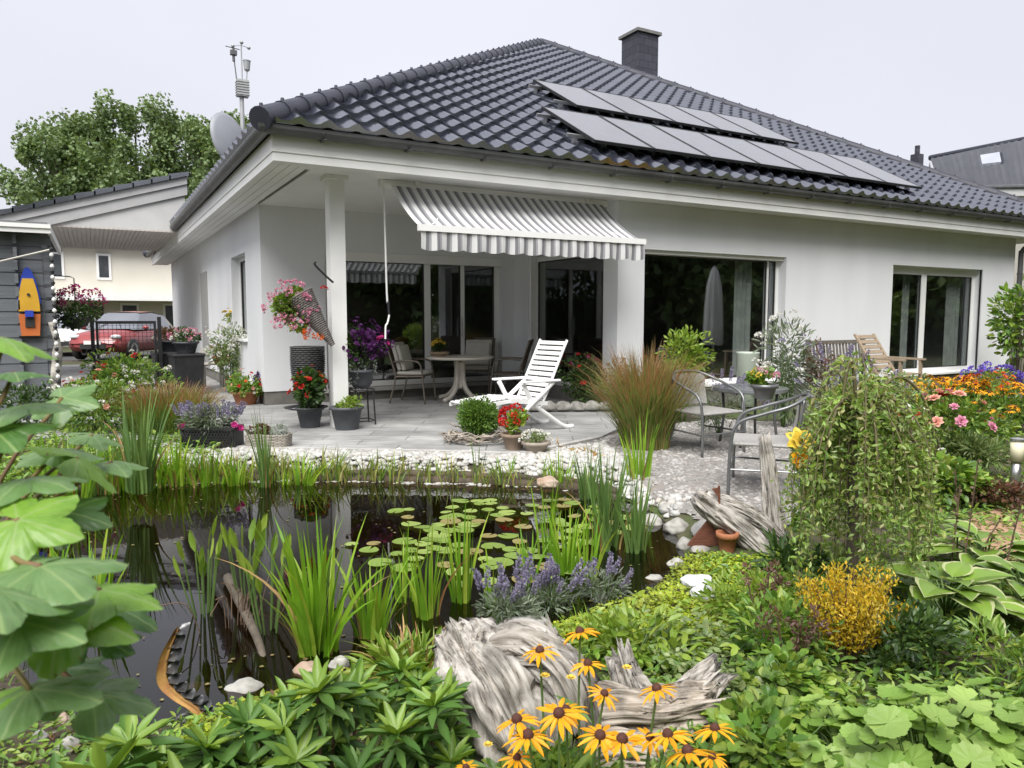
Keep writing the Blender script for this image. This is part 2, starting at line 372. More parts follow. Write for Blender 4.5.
# water: dark, clear, reflecting by its angle
water, _t, _p = _new('pond_water'); _t.nodes.remove(_p); N_ = _t.nodes.new; L_ = _t.links.new
_tr = N_('ShaderNodeBsdfTransparent'); _tr.inputs['Color'].default_value = (.24, .19, .11, 1)
_gl = N_('ShaderNodeBsdfGlossy'); _gl.inputs['Roughness'].default_value = .015; _gl.inputs['Color'].default_value = (.92, .93, .95, 1)
_ms = N_('ShaderNodeMixShader')
_n = N_('ShaderNodeTexNoise'); _n.inputs['Scale'].default_value = 5; _n.inputs['Detail'].default_value = 3; _tc = N_('ShaderNodeTexCoord'); L_(_tc.outputs['Object'], _n.inputs['Vector'])
_b = N_('ShaderNodeBump'); _b.inputs['Strength'].default_value = .022; _b.inputs['Distance'].default_value = .02; L_(_n.outputs['Fac'], _b.inputs['Height'])
L_(_b.outputs['Normal'], _gl.inputs['Normal'])
L_(schlick(_t, .05, _b.outputs['Normal']), _ms.inputs[0]); L_(_tr.outputs['BSDF'], _ms.inputs[1]); L_(_gl.outputs['BSDF'], _ms.inputs[2]); L_(_ms.outputs['Shader'], _t.nodes['Material Output'].inputs['Surface'])
pc = POND[:, :2].mean(0); PO = POND.copy(); dv = PO[:, :2]-pc; PO[:, :2] = pc+dv*(1+.10/np.linalg.norm(dv, axis=1))[:, None]
setting('pond_water', B().add(PO if np.sum(PO[:, 0]*np.roll(PO[:, 1], -1)-np.roll(PO[:, 0], -1)*PO[:, 1]) > 0 else PO[::-1], [tuple(range(len(PO)))]), water)

# terrace of grey wood-look tiles
paving, _t, _p = _new('terrace_tiles'); N_ = _t.nodes.new; L_ = _t.links.new
_tc = N_('ShaderNodeTexCoord'); _mp = N_('ShaderNodeMapping'); _mp.inputs['Rotation'].default_value = (0, 0, math.radians(31)); L_(_tc.outputs['Object'], _mp.inputs['Vector'])
_bk = N_('ShaderNodeTexBrick'); _bk.inputs['Scale'].default_value = 1; _bk.inputs['Brick Width'].default_value = .9; _bk.inputs['Row Height'].default_value = .3
_bk.inputs['Mortar Size'].default_value = .006; _bk.inputs['Color1'].default_value = (.30, .30, .295, 1); _bk.inputs['Color2'].default_value = (.36, .355, .345, 1); _bk.inputs['Mortar'].default_value = (.14, .14, .135, 1)
L_(_mp.outputs['Vector'], _bk.inputs['Vector'])
_m2 = N_('ShaderNodeMapping'); _m2.inputs['Scale'].default_value = (1.2, 14, 1); L_(_mp.outputs['Vector'], _m2.inputs['Vector'])
_n = N_('ShaderNodeTexNoise'); _n.inputs['Scale'].default_value = 3; _n.inputs['Detail'].default_value = 8; L_(_m2.outputs['Vector'], _n.inputs['Vector'])
_r = N_('ShaderNodeMapRange'); _r.inputs['From Min'].default_value = .25; _r.inputs['From Max'].default_value = .75; _r.inputs['To Min'].default_value = .55; _r.inputs['To Max'].default_value = 1.35; L_(_n.outputs['Fac'], _r.inputs['Value'])
_v = N_('ShaderNodeVectorMath'); _v.operation = 'SCALE'; L_(_bk.outputs['Color'], _v.inputs[0]); L_(_r.outputs['Result'], _v.inputs['Scale']); _n3 = N_('ShaderNodeTexNoise'); _n3.inputs['Scale'].default_value = 1.7; _n3.inputs['Detail'].default_value = 7; L_(_tc.outputs['Object'], _n3.inputs['Vector']); _r3 = N_('ShaderNodeMapRange'); _r3.inputs['From Min'].default_value = .3; _r3.inputs['From Max'].default_value = .7; _r3.inputs['To Min'].default_value = .68; _r3.inputs['To Max'].default_value = 1.25; L_(_n3.outputs['Fac'], _r3.inputs['Value']); _v3 = N_('ShaderNodeVectorMath'); _v3.operation = 'SCALE'; L_(_v.outputs['Vector'], _v3.inputs[0]); L_(_r3.outputs['Result'], _v3.inputs['Scale']); L_(_v3.outputs['Vector'], _p.inputs['Base Color'])
_p.inputs['Roughness'].default_value = .6
edge = [at(x, y, 0)[:2] for x, y in catmull([(60, 436), (150, 442), (240, 447), (330, 449), (430, 451), (520, 453), (556, 446), (600, 437)], 4)]
terr = edge+[(6.3, 7.6), (6.48, 8.45), (6.48, 11.38), (2.2, 11.38), (2.2, 24), (-6, 24), (-6, 15), (-1.2, 12.4), (-1.2, 9)]
setting('terrace', B().prism(terr, -.14, 0), paving)
bk = B(); ek = [np.array([*p, .0]) for p in edge]
for a, c in zip(ek[:-1], ek[1:]): bk.beam(a+(0, 0, -.03), c+(0, 0, -.03), .07, .08)
setting('terrace_kerb', bk, mat('kerb_concrete', (.45, .44, .42), (.35, .34, .32), 6, .85, .4, 70))
# street and pavement beyond the carport
setting('street', B().box(-40, 30, 27, 33, -.2, -.02), mat('asphalt', (.05, .05, .05), (.07, .07, .07), 3, .9))

# gravel seating corner
GR = [g(x, y)[:2] for x, y in [(572, 449), (604, 438), (640, 428), (720, 420), (800, 424), (815, 470), (800, 520), (760, 545), (712, 528), (690, 516), (664, 512), (634, 500), (606, 486), (585, 472)]]
def spread(poly, n):
    p = np.asarray(poly)[:, :2]; lo, hi = p.min(0), p.max(0); out = np.zeros((0, 2))
    while len(out) < n:
        q = rng.uniform(lo, hi, (n*2, 2)); out = np.concatenate([out, q[inpoly(q[:, 0], q[:, 1], p)]])
    return out[:n]
def stones_mesh(P, size, base=ico(0), flat=.6, lift=.3):
    b = B(); n = len(P); v0, f0 = base; s = rng.uniform(*size, n); z = gz(P[:, 0], P[:, 1]); a = rng.uniform(0, 6.28, n); asp = rng.uniform(.6, 1.1, (n, 3)); asp[:, 2] *= flat
    j = 1+rng.uniform(-.25, .25, (n, len(v0), 1)); v = v0[None]*j*asp[:, None]*s[:, None, None]
    x = v[:, :, 0]*np.cos(a)[:, None]-v[:, :, 1]*np.sin(a)[:, None]; y = v[:, :, 0]*np.sin(a)[:, None]+v[:, :, 1]*np.cos(a)[:, None]
    V = np.stack([x+P[:, 0:1], y+P[:, 1:2], v[:, :, 2]+(z+s*flat*lift)[:, None]+rng.uniform(0, .6, (n, 1))*s[:, None]*.5], 2)
    return b.add(V.reshape(-1, 3), (f0[None]+(np.arange(n)*len(v0))[:, None, None]).reshape(-1, 3))
gravel_m = leafm('grey_gravel', [(.31, .30, .29), (.20, .195, .185), (.40, .385, .37), (.25, .225, .205)], .8, 0, .25)
pebble_m = leafm('white_pebble', [(.44, .44, .42), (.32, .31, .29), (.52, .52, .50), (.38, .35, .31)], .7, 0, .12)
setting('gravel', stones_mesh(spread(GR, 9000), (.012, .028)), gravel_m, 'stuff')
def patch(poly, lift, st=.06):
    p = np.asarray(poly)[:, :2]; lo, hi = p.min(0), p.max(0); xs = np.arange(lo[0], hi[0]+st, st); ys = np.arange(lo[1], hi[1]+st, st); XX, YY = np.meshgrid(xs, ys, indexing='ij'); n_ = len(ys)
    V = np.stack([XX, YY, gz(XX, YY)+lift], 2).reshape(-1, 3); i, j = np.meshgrid(np.arange(len(xs)-1), np.arange(n_-1), indexing='ij'); q = (i*n_+j).ravel(); m = inpoly(XX[:-1, :-1].ravel()+st/2, YY[:-1, :-1].ravel()+st/2, p); q = q[m]
    return B().add(V, np.stack([q, q+n_, q+n_+1, q+1], 1))
setting('gravel_bed', patch(GR, .012), mat('gravel_sand', (.18, .165, .15), (.24, .225, .21), 20, .95))
far = [at(x, y, WZ)[:2] for x, y in [(690, 512), (650, 508), (610, 494), (575, 494), (520, 489), (410, 487), (330, 487), (240, 487), (150, 485)]]
near_e = [at(x, y, -.03)[:2] for x, y in [(150, 444), (240, 449), (330, 451), (430, 453), (520, 455), (560, 449), (604, 444), (640, 476), (672, 500)]]
PS = spread(near_e+far, 4600); PS = PS[sdist(PS[:, 0], PS[:, 1], POND) > -.07]
setting('pebbles', stones_mesh(PS, (.024, .046), I1, .6), pebble_m, 'stuff', True)

# dark edging board and matted roots along the far water line
fs_ = np.array([at(x, y, WZ) for x, y in catmull([(40, 496), (90, 490), (160, 483), (250, 480), (330, 480), (410, 481), (500, 484), (575, 489), (618, 500)], 5)])
be = B(); be.tube(fs_+np.array([0, 0, .005]), .05+.012*np.sin(np.arange(len(fs_))*1.7), 7); be.tube(fs_+fd_*.05+np.array([0, 0, .055]), .035+.01*np.sin(np.arange(len(fs_))*2.3), 7)
setting('pond_edge', be, mat('wet_pond_edge', (.035, .028, .018), (.09, .065, .04), 12, .8, .6, 40), 'structure', True)

# ------------------------------------------------------------------ the bungalow
house = thing('bungalow', 'white rendered bungalow with a dark tiled hipped roof behind the garden pond', 'house', (2.2, 11.4, 0))
XL, XP, XR, YF, YL, YB = 2.2, 6.5, 16.88, 8.45, 11.4, 25.2; T = .34; ZS = 2.95
def wallseg(b, axis, a0, a1, pl, t, z0, z1, ops=()):
    def bx(a, c, za, zb):
        if c-a < 1e-4 or zb-za < 1e-4: return
        lo, hi = min(pl, pl+t), max(pl, pl+t)
        if axis == 'x': b.box(a, c, lo, hi, za, zb)
        else: b.box(lo, hi, a, c, za, zb)
    cur = a0
    for (oa, ob, za, zb) in sorted(ops):
        bx(cur, oa, z0, z1); bx(oa, ob, z0, za); bx(oa, ob, zb, z1); cur = ob
    bx(cur, a1, z0, z1)
ZB = .2
OPF = [(6.98, 9.95, .28, 2.29), (12.78, 15.72, .24, 2.27)]
OPL = [(3.15, 6.25, .2, 2.33)]; OPS = [(8.74, 10.92, .2, 2.33)]; OPW = [(12.66, 14.05, .95, 2.36)]
b = B()
wallseg(b, 'x', XP, XR, YF, T, ZB, ZS+.1, OPF)
wallseg(b, 'y', YF+T, YL, XP, T, ZB, ZS+.1, OPS)
wallseg(b, 'x', XL, XP+T, YL, T, ZB, ZS+.1, OPL)
wallseg(b, 'y', YL+T, YB, XL, T, ZB, ZS+.1, OPW)
wallseg(b, 'y', YF+T, YB, XR-T, T, ZB, ZS+.1)
wallseg(b, 'x', XL+T, XR-T, YB-T, T, ZB, ZS+.1)
part('wall', b, plaster, house, world=True)
b = B()
for a in [('x', XP+.02, XR-.02, YF+.02), ('x', XL+.02, XP+.02, YL+.02)]: b.box(a[1], a[2], a[3], a[3]+.25, -.3, ZB)
b.box(XP+.02, XP+.27, YF+.27, YL+.02, -.3, ZB); b.box(XL+.02, XL+.27, YL+.27, YB, -.3, ZB); b.box(XR-.27, XR-.02, YF+.27, YB, -.3, ZB)
part('plinth', b, plinth_m, house, world=True)
# rooms behind the glass
b = B(); b.box(XL+T, XR-T, YL+T, YB-T, .14, .18); b.box(XP+T, XR-T, YF+T, YL+T, .14, .18)
part('room_floor', b, inner_d, house, world=True)
b = B(); b.box(XL+T, XR-T, 16, 16.1, .18, ZS+.05); b.box(11.2, 11.3, YF+T, 16, .18, ZS+.05); b.box(XL+T, XR-T, YL+T, 16, 2.72, 2.8); b.box(XP+T, XR-T, YF+T, YL+T, 2.72, 2.8)
part('room_partition', b, inner_m, house, world=True)
# white column carrying the roof corner, the loggia ceiling and the boarded eaves
post = part('post', B().box(2.45, 2.63, 8.62, 8.80, 0, ZS), white, house, world=True)
part('post_cap', B().box(2.41, 2.67, 8.58, 8.84, ZS-.05, ZS-.002), white, post, world=True)
EX0, EX1, EY0, EY1 = 1.70, 17.8, 8.0, 25.7
b = B(); b.box(2.2, XP, 8.45, YL, ZS, ZS+.03)
n = 4
for i in range(n):
    y0 = EY0+.03+i*.105; b.box(1.73+i*.105, EX1-.02, y0, y0+.098, ZS-.004, ZS+.02)
    x0 = EX0+.03+i*.105; b.box(x0, x0+.098, EY0+.03+(i+1)*.105, EY1, ZS-.004, ZS+.02)
b.box(EX1-.9, EX1-.02, YF, EY1, ZS-.004, ZS+.02); b.box(EX0+.45, XL, YL, EY1, ZS+.022, ZS+.03); b.box(EX0+.02, EX1, EY0+.02, EY0+.6, ZS+.032, ZS+.04)
part('soffit', b, shade_white, house, world=True)
b = B()
b.box(EX0, EX1, EY0, EY0+.028, ZS-.03, ZS+.235); b.box(EX0, EX0+.028, EY0+.03, EY1, ZS-.03, ZS+.235)
b.box(EX0-.012, EX1, EY0-.012, EY0-.001, ZS+.06, ZS+.235); b.box(EX0-.012, EX0-.001, EY0, EY1, ZS+.06, ZS+.235); b.box(EX1-.028, EX1, EY0+.03, EY1, ZS-.03, ZS+.235)
part('fascia', b, white, house, world=True)

# roof: real corrugated tile courses on four hips
RZ = 3.27; X0, X1, Y0, Y1 = 1.56, 18.0, 7.86, 25.9; AP = np.array([10.3, 16.7, 8.27])
roof_parts = B()
def roofplane(b, O, U, V, W, ua, run, rise, tw=.30, course=.335, sub=8):
    O, U, V = np.array(O, float), np.array(U, float), np.array(V, float); Lv = math.hypot(run, rise); c, s = run/Lv, rise/Lv
    Vd = V*c+np.array([0, 0, s]); Nn = np.cross(U, Vd); nc = int(math.ceil(Lv/course)); m = int(round(W/tw))*sub+1
    u = np.linspace(0, W, m); ph = (u/tw) % 1
    wave = .05*np.where(ph < .55, np.sin(ph/.55*np.pi)**1.2, -.28*np.sin((ph-.55)/.45*np.pi))
    rows = []
    for j in range(nc):
        for (tv, h, wf) in ((0, -.012, .5), (0, .042, 1), (.5, .026, 1), (1.0, .004, 1)):
            vv = min((j+tv)*course, Lv); q = vv/Lv
            uu = np.clip(u, ua*q, W-(W-ua)*q)
            rows.append(O+uu[:, None]*U+vv*Vd+(h+wave*wf)[:, None]*Nn)
    R = np.array(rows); b.grid(R)
roof = None
b = B(); rise = AP[2]-RZ
roofplane(b, (X0, Y0, RZ), (1, 0, 0), (0, 1, 0), X1-X0, AP[0]-X0, AP[1]-Y0, rise)
roofplane(b, (X0, Y1, RZ), (0, -1, 0), (1, 0, 0), Y1-Y0, Y1-AP[1], AP[0]-X0, rise, sub=6)
roofplane(b, (X1, Y0, RZ), (0, 1, 0), (-1, 0, 0), Y1-Y0, AP[1]-Y0, X1-AP[0], rise, sub=6)
roofplane(b, (X1, Y1, RZ), (-1, 0, 0), (0, -1, 0), X1-X0, X1-AP[0], Y1-AP[1], rise, sub=4)
roof = part('roof', b, tile_m, house, world=True, smooth=False)
# smooth shading only across each wave: auto smooth by angle
roof.data.polygons.foreach_set('use_smooth', np.ones(len(roof.data.polygons), bool))
try: roof.data.set_sharp_from_angle(angle=math.radians(38))
except Exception: pass
b = B(); clips = B()
for cor in ((X0, Y0), (X1, Y0), (X0, Y1), (X1, Y1)):
    p0 = np.array([cor[0], cor[1], RZ+.02]); p1 = AP+np.array([0, 0, .03]); Ld = np.linalg.norm(p1-p0); d = (p1-p0)/Ld; k = int(Ld/.42)
    p0 = p0-d*.02
    for i in range(k+1):
        a = p0+d*(i*Ld/(k+1)); c = a+d*(Ld/(k+1)+.03)
        b.tube([a, a+d*.03, a+d*.035, c], [.122, .122, .119, .111], 14)
        b.tube([a+d*.03+np.array([0, 0, .11]), a+d*.03+np.array([0, 0, .148])], [.024, .018], 6)
hips = part('hip_tiles', b, cap_m, roof, world=True, smooth=True)
hips.data.set_sharp_from_angle(angle=math.radians(40))
b = B(); cx_, cy_ = 13.75, 17.0
b.box(cx_-.36, cx_+.36, cy_-.36, cy_+.36, 5.0, 9.14)
chim = part('chimney', b, None, roof, world=True)
slate, _t, _p = _new('slate_cladding'); N_ = _t.nodes.new; L_ = _t.links.new
_tc = N_('ShaderNodeTexCoord'); _mp = N_('ShaderNodeMapping'); _mp.inputs['Rotation'].default_value = (math.radians(90), 0, 0)
_sx = N_('ShaderNodeSeparateXYZ'); _ad = N_('ShaderNodeMath'); _cb = N_('ShaderNodeCombineXYZ'); L_(_tc.outputs['Object'], _sx.inputs[0]); L_(_sx.outputs['X'], _ad.inputs[0]); L_(_sx.outputs['Y'], _ad.inputs[1]); L_(_ad.outputs[0], _cb.inputs['X']); L_(_sx.outputs['Z'], _cb.inputs['Y'])
_bk = N_('ShaderNodeTexBrick'); _bk.inputs['Scale'].default_value = 1; _bk.inputs['Brick Width'].default_value = .3; _bk.inputs['Row Height'].default_value = .2; _bk.inputs['Mortar Size'].default_value = .01
_bk.inputs['Color1'].default_value = (.03, .031, .044, 1); _bk.inputs['Color2'].default_value = (.048, .05, .068, 1); _bk.inputs['Mortar'].default_value = (.015, .015, .02, 1)
L_(_cb.outputs[0], _bk.inputs['Vector']); L_(_bk.outputs['Color'], _p.inputs['Base Color']); _p.inputs['Roughness'].default_value = .45
chim.data.materials.append(slate)
b = B(); b.box(cx_-.43, cx_+.43, cy_-.43, cy_+.43, 9.14, 9.22); b.box(cx_-.3, cx_+.3, cy_-.3, cy_+.3, 9.22, 9.26); b.tube([(cx_, cy_, 9.22), (cx_, cy_, 9.40)], .05, 8)
part('chimney_cap', b, mat('grey_metal_cap', (.13, .13, .125), (.18, .175, .165), 6, .5), chim, world=True)

# gutter (half-round, mitred at the corner) with a bright front bead
def gutter(b, p0, p1, side, m0, m1=0):
    p0, p1, S = np.array(p0, float), np.array(p1, float), np.array(side, float); D = (p1-p0)/np.linalg.norm(p1-p0)
    a = np.linspace(0, np.pi, 11); pr = [(.075-.075*math.cos(t)*1, -.075*math.sin(t)) for t in a]; pr = [(.15-x if False else x, z) for x, z in pr]
    pr += [(.155, .012), (.142, .012), (.140, 0)]+[(.075+.063*math.cos(t), -.063*math.sin(t)) for t in a][1:]
    A_ = np.array([p0+S*s+np.array([0, 0, z])+D*(m0*s) for s, z in pr]); B_ = np.array([p1+S*s+np.array([0, 0, z])-D*(m1*s) for s, z in pr]); k = len(pr)
    b.add(np.concatenate([A_, B_]), [(i, (i+1) % k, k+(i+1) % k, k+i) for i in range(k)]+[tuple(range(k)), tuple(range(k, 2*k))[::-1]])
b = B()
gy, gx = EY0-.015, EX0-.015; GZ = 3.235
gutter(b, (gx, gy, GZ), (EX1+.1, gy, GZ), (0, -1, 0), -1); gutter(b, (gx, gy, GZ), (gx, EY1, GZ), (-1, 0, 0), -1)
for i in range(17): b.box(gx+.5+i*.95, gx+.53+i*.95, gy-.158, gy, GZ-.088, GZ-.08)
for i in range(17): b.tube([(gx+.5+i*.95, gy-.075-.084*math.cos(t), GZ-.084*math.sin(t)) for t in np.linspace(0, math.pi, 9)], .006, 4)
part('gutter', b, zinc, house, world=True)
b = B()
b.tube(catmull([(16.98, 7.93, 3.17), (16.98, 7.97, 3.0), (16.97, 8.22, 2.82), (16.97, 8.36, 2.68), (16.97, 8.38, 2.45), (16.97, 8.38, .1)], 5), .05, 12)
for z in (2.2, 1.1): b.tube([(16.97, 8.38, z), (16.97, 8.38, z+.04)], .058, 12)
part('downpipe', b, zinc, house, world=True)

# windows
def window(axis, a0, a1, z0, z1, pl, inward, mull=(), fw=.075, name='window', sashes=(), sill=True, box_h=0, fmat=None):
    """axis: wall direction; pl: outer face of the frame; inward: +1/-1 along the other axis"""
    def bx(b, a, c, za, zb, d0, d1):
        lo, hi = sorted((pl+inward*d0, pl+inward*d1))
        b.box(a, c, lo, hi, za, zb) if axis == 'x' else b.box(lo, hi, a, c, za, zb)
    b = B(); bx(b, a0, a0+fw, z0, z1, 0, .07); bx(b, a1-fw, a1, z0, z1, 0, .07); bx(b, a0+fw, a1-fw, z0, z0+fw, 0, .07); bx(b, a0+fw, a1-fw, z1-fw-box_h, z1, 0, .07)
    for (m, wd) in mull: bx(b, m-wd/2, m+wd/2, z0+fw, z1-fw-box_h, -.002, .072)
    f = part(name, b, fmat or white, house, world=True)
    k = B(); edges = [a0+fw]+sum([[m-wd/2, m+wd/2] for m, wd in mull], [])+[a1-fw]
    for i in range(0, len(edges), 2):
        e0, e1 = edges[i], edges[i+1]; gp = B(); bx(gp, e0, e1, z0+fw, z1-fw-box_h, .03, .045); part('pane', gp, glass, f, world=True)
        for q in ((e0, e0+.018, z0+fw, z1-fw-box_h), (e1-.018, e1, z0+fw, z1-fw-box_h), (e0+.018, e1-.018, z0+fw, z0+fw+.018), (e0+.018, e1-.018, z1-fw-box_h-.018, z1-fw-box_h)): bx(k, *q, .012, .029)
    part('gasket', k, frame_d, f, world=True)
    if sill:
        s = B(); bx(s, a0-.02, a1+.02, z0-.035, z0-.003, -.2, .01); part('sill', s, white, f, world=True)
    return f
def curtain(f, axis, a0, a1, z0, z1, pl):
    u = np.linspace(a0, a1, int((a1-a0)/.015)); wv = .03*np.sin(u*55)+.012*np.sin(u*131)
    P = np.stack([np.stack([u, pl+wv, np.full_like(u, z)] if axis == 'x' else [pl+wv, u, np.full_like(u, z)], 1) for z in (z0, z1)], 0)
    part('curtain', B().grid(P), curtain_m, f, world=True, smooth=True)
w1 = window('x', 6.98, 9.95, .28, 2.29, YF+.16, 1, [(9.70, .03)], .06)
curtain(w1, 'x', 9.2, 9.62, .35, 2.26, YF+.42)
part('blind_rail', B().box(6.98, 9.95, YF+.05, YF+.15, 2.235, 2.288), shade_white, w1, world=True)
w2 = window('x', 12.78, 15.72, .24, 2.27, YF+.16, 1, [(14.0, .16)], .085, box_h=.06)
curtain(w2, 'x', 15.2, 15.62, .3, 2.24, YF+.42); curtain(w2, 'x', 13.75, 13.98, .3, 2.24, YF+.42)
part('shutter_rail', B().box(15.70, 15.718, YF+.02, YF+.05, .24, 2.27), metal_d, w2, world=True)
w3 = window('x', 3.15, 6.25, .2, 2.33, YL+.13, 1, [(4.9, .11), (5.55, .07)], .085, sill=False)
part('door_handle', B().tube(catmull([(5.51, YL+.13, 1.0), (5.51, YL+.09, 1.02), (5.51, YL+.09, 1.28), (5.51, YL+.13, 1.3)], 4), .012, 8), steel, w3, world=True)
part('shutter_box', B().box(3.15, 6.25, YL+.02, YL+.12, 2.19, 2.329), shade_white, w3, world=True)
part('threshold', B().box(3.1, 6.3, YL-.06, YL+.1, .14, .198), mat('grey_threshold', (.42, .41, .39), (.36, .35, .33), 5, .7), w3, world=True)
w4 = window('y', 8.74, 10.92, .2, 2.33, XP+.13, 1, [], .085, sill=False)
part('shutter_rail', B().box(XP+.02, XP+.12, 10.86, 10.919, .2, 2.33), shade_white, w4, world=True)
w5 = window('y', 12.66, 14.05, .95, 2.36, XL+.14, 1, [(13.35, .09)], .07, fmat=white)
# tall narrow side door further along the left wall
b = B(); b.box(XL-.02, XL+.02, 17.2, 18.2, .2, 2.3); dr = part('door', b, mat('grey_door', (.30, .30, .29), (.34, .34, .33), 3, .5), house, world=True)
part('handle', B().tube([(XL-.03, 17.3, 1.1), (XL-.06, 17.3, 1.1), (XL-.06, 17.42, 1.1)], .012, 6), steel, dr, world=True)

# solar modules on rails, two rows
Uv = np.array([1., 0, 0]); run = AP[1]-Y0; Lr = math.hypot(run, rise); Vv = np.array([0, run/Lr, rise/Lr]); Nv = np.cross(Uv, Vv); RO = np.array([X0, Y0, RZ])
RM = Matrix((Uv, Vv, Nv)).transposed().to_4x4()
cell_m, _t, _p = _new('solar_glass'); N_ = _t.nodes.new; L_ = _t.links.new
_tc = N_('ShaderNodeTexCoord'); _bk = N_('ShaderNodeTexBrick'); _bk.offset = 0; _bk.inputs['Scale'].default_value = 1; _bk.inputs['Brick Width'].default_value = .165; _bk.inputs['Row Height'].default_value = .165; _bk.inputs['Mortar Size'].default_value = .003
_bk.inputs['Color1'].default_value = (.32, .32, .335, 1); _bk.inputs['Color2'].default_value = (.35, .35, .365, 1); _bk.inputs['Mortar'].default_value = (.30, .30, .32, 1)
L_(_tc.outputs['Object'], _bk.inputs['Vector']); L_(_bk.outputs['Color'], _p.inputs['Base Color']); _p.inputs['Roughness'].default_value = .22; _p.inputs['Metallic'].default_value = .75
fb = B(); PW, PH = 1.005, 1.52
fb.box(0, PW, 0, .022, 0, .04); fb.box(0, PW, PH-.022, PH, 0, .04); fb.box(0, .022, .022, PH-.022, 0, .04); fb.box(PW-.022, PW, .022, PH-.022, 0, .04); fb.box(.03, PW-.03, .03, PH-.03, -.002, .004)
fm = fb.mesh('panel_frame', metal_d); cm = B().box(.022, PW-.022, .022, PH-.022, .012, .036).mesh('solar_cells', cell_m)
rows = [('upper', 5.18, 2.40, 5, ['first', 'second', 'third', 'fourth', 'fifth and last']), ('lower', 4.26, .37, 7, ['first', 'second', 'third', 'fourth', 'fifth', 'sixth', 'seventh and last'])]
for rn, u0, v0, cnt, words in rows:
    for i in range(cnt):
        org = RO+Uv*(u0+i*(PW+.02))+Vv*v0+Nv*.15
        t = thing('solar_panel', f'black solar panel, {words[i]} from the left in the {rn} row on the roof', 'solar panel', org, 0, 'solar panels on the roof')
        t.rotation_euler = RM.to_euler(); put('frame', fm, t); put('solar_cells', cm, t)
    rb = B()
    for vv in (.32, 1.2): rb.box(-.22, cnt*(PW+.02)+.12, vv, vv+.04, .10, .145)
    for i in range(cnt*2+1):
        for vv in (.32, 1.2): rb.box(-.1+i*.5, -.05+i*.5, vv, vv+.05, .01, .10)
    t = tag(put('mounting_rail', rb.mesh('mounting_rail', steel), None, RO+Uv*u0+Vv*v0, RM.to_euler()), f'metal mounting rails under the {rn} row of solar panels', 'rail', 'solar mounting rails')
# ------------------------------------------------------------------ awning with scalloped valance
stripe, _t, _p = _new('striped_awning_cloth'); N_ = _t.nodes.new; L_ = _t.links.new
_tc = N_('ShaderNodeTexCoord'); _sx = N_('ShaderNodeSeparateXYZ'); _m = N_('ShaderNodeMath'); _m.operation = 'MULTIPLY'; _m.inputs[1].default_value = 1/.125
_f = N_('ShaderNodeMath'); _f.operation = 'FRACT'; _r = N_('ShaderNodeValToRGB'); _r.color_ramp.interpolation = 'CONSTANT'
_e = _r.color_ramp.elements; _e[0].color = (.78, .78, .78, 1); _e[1].position = .5; _e[1].color = (.23, .23, .245, 1); _k = _e.new(.80); _k.color = (.40, .40, .42, 1)
L_(_tc.outputs['Object'], _sx.inputs[0]); L_(_sx.outputs['X'], _m.inputs[0]); L_(_m.outputs[0], _f.inputs[0]); L_(_f.outputs[0], _r.inputs['Fac'])
_tl = N_('ShaderNodeBsdfTranslucent'); _ms = N_('ShaderNodeMixShader'); _ms.inputs[0].default_value = .25; L_(_r.outputs['Color'], _p.inputs['Base Color']); L_(_r.outputs['Color'], _tl.inputs['Color']); _p.inputs['Roughness'].default_value = .9
L_(_p.outputs['BSDF'], _ms.inputs[1]); L_(_tl.outputs['BSDF'], _ms.inputs[2]); L_(_ms.outputs['Shader'], _t.nodes['Material Output'].inputs['Surface'])
aw = thing('awning', 'grey and white striped awning with scalloped edge pulled out over the terrace', 'awning', (3.19, 8.6, 2.9))
AWX, AWY, AWZ = 3.12, -.90, -.60
u = np.linspace(0, AWX, 70); s = np.linspace(0, 1, 10)
P = np.stack([np.broadcast_to(u, (10, 70)), np.broadcast_to((AWY*s)[:, None], (10, 70)), np.broadcast_to((AWZ*s-.05*np.sin(s*np.pi))[:, None], (10, 70))], 2)
part('fabric', B().grid(P), stripe, aw, True)
u = np.linspace(0, AWX, 260); sc_ = .20+.022*np.abs(np.sin(u*np.pi/.26))
P = np.stack([np.stack([u, np.full_like(u, AWY-.03)+.006*np.sin(u*24), np.full_like(u, AWZ-.035)], 1), np.stack([u, np.full_like(u, AWY-.035)+.012*np.sin(u*24), AWZ-.035-sc_*.5], 1), np.stack([u, np.full_like(u, AWY-.03)+.018*np.sin(u*24), AWZ-.035-sc_], 1)], 0)
part('valance', B().grid(P), stripe, aw, True)
b = B(); b.box(-.03, AWX+.03, AWY-.05, AWY, AWZ-.045, AWZ+.025); part('front_bar', b, white, aw)
for x in (.12, AWX-.12):
    b = B(); b.tube([(x, -.02, -.05), (x+(.35 if x < 1 else -.35), -.45, -.38), (x, AWY+.02, AWZ-.01)], .016, 8); part('folding_arm', b, white, aw)
b = B(); b.box(-.12, AWX+.1, -.02, .10, -.03, .045); b.tube([(-.09, .02, 0), (AWX+.07, .02, 0)], .05, 12)
for x in (.3, AWX-.3): b.box(x, x+.05, -.06, .02, .0, .07)
part('roller', b, shade_white, aw)
b = B(); b.tube(catmull([(-.09, 0, -.04), (-.09, -.02, -.2), (-.08, -.04, -1.3), (-.07, -.06, -1.42)], 5), .012, 8)
b.tube(catmull([(-.07, -.06, -1.42), (-.065, -.07, -1.55), (-.10, -.1, -1.66), (-.13, -.12, -1.70), (-.14, -.13, -1.85)], 5), .011, 8)
part('crank', b, white, aw); part('crank_grip', B().tube([(-.071, -.06, -1.40), (-.067, -.068, -1.56)], .016, 8), metal_d, aw)

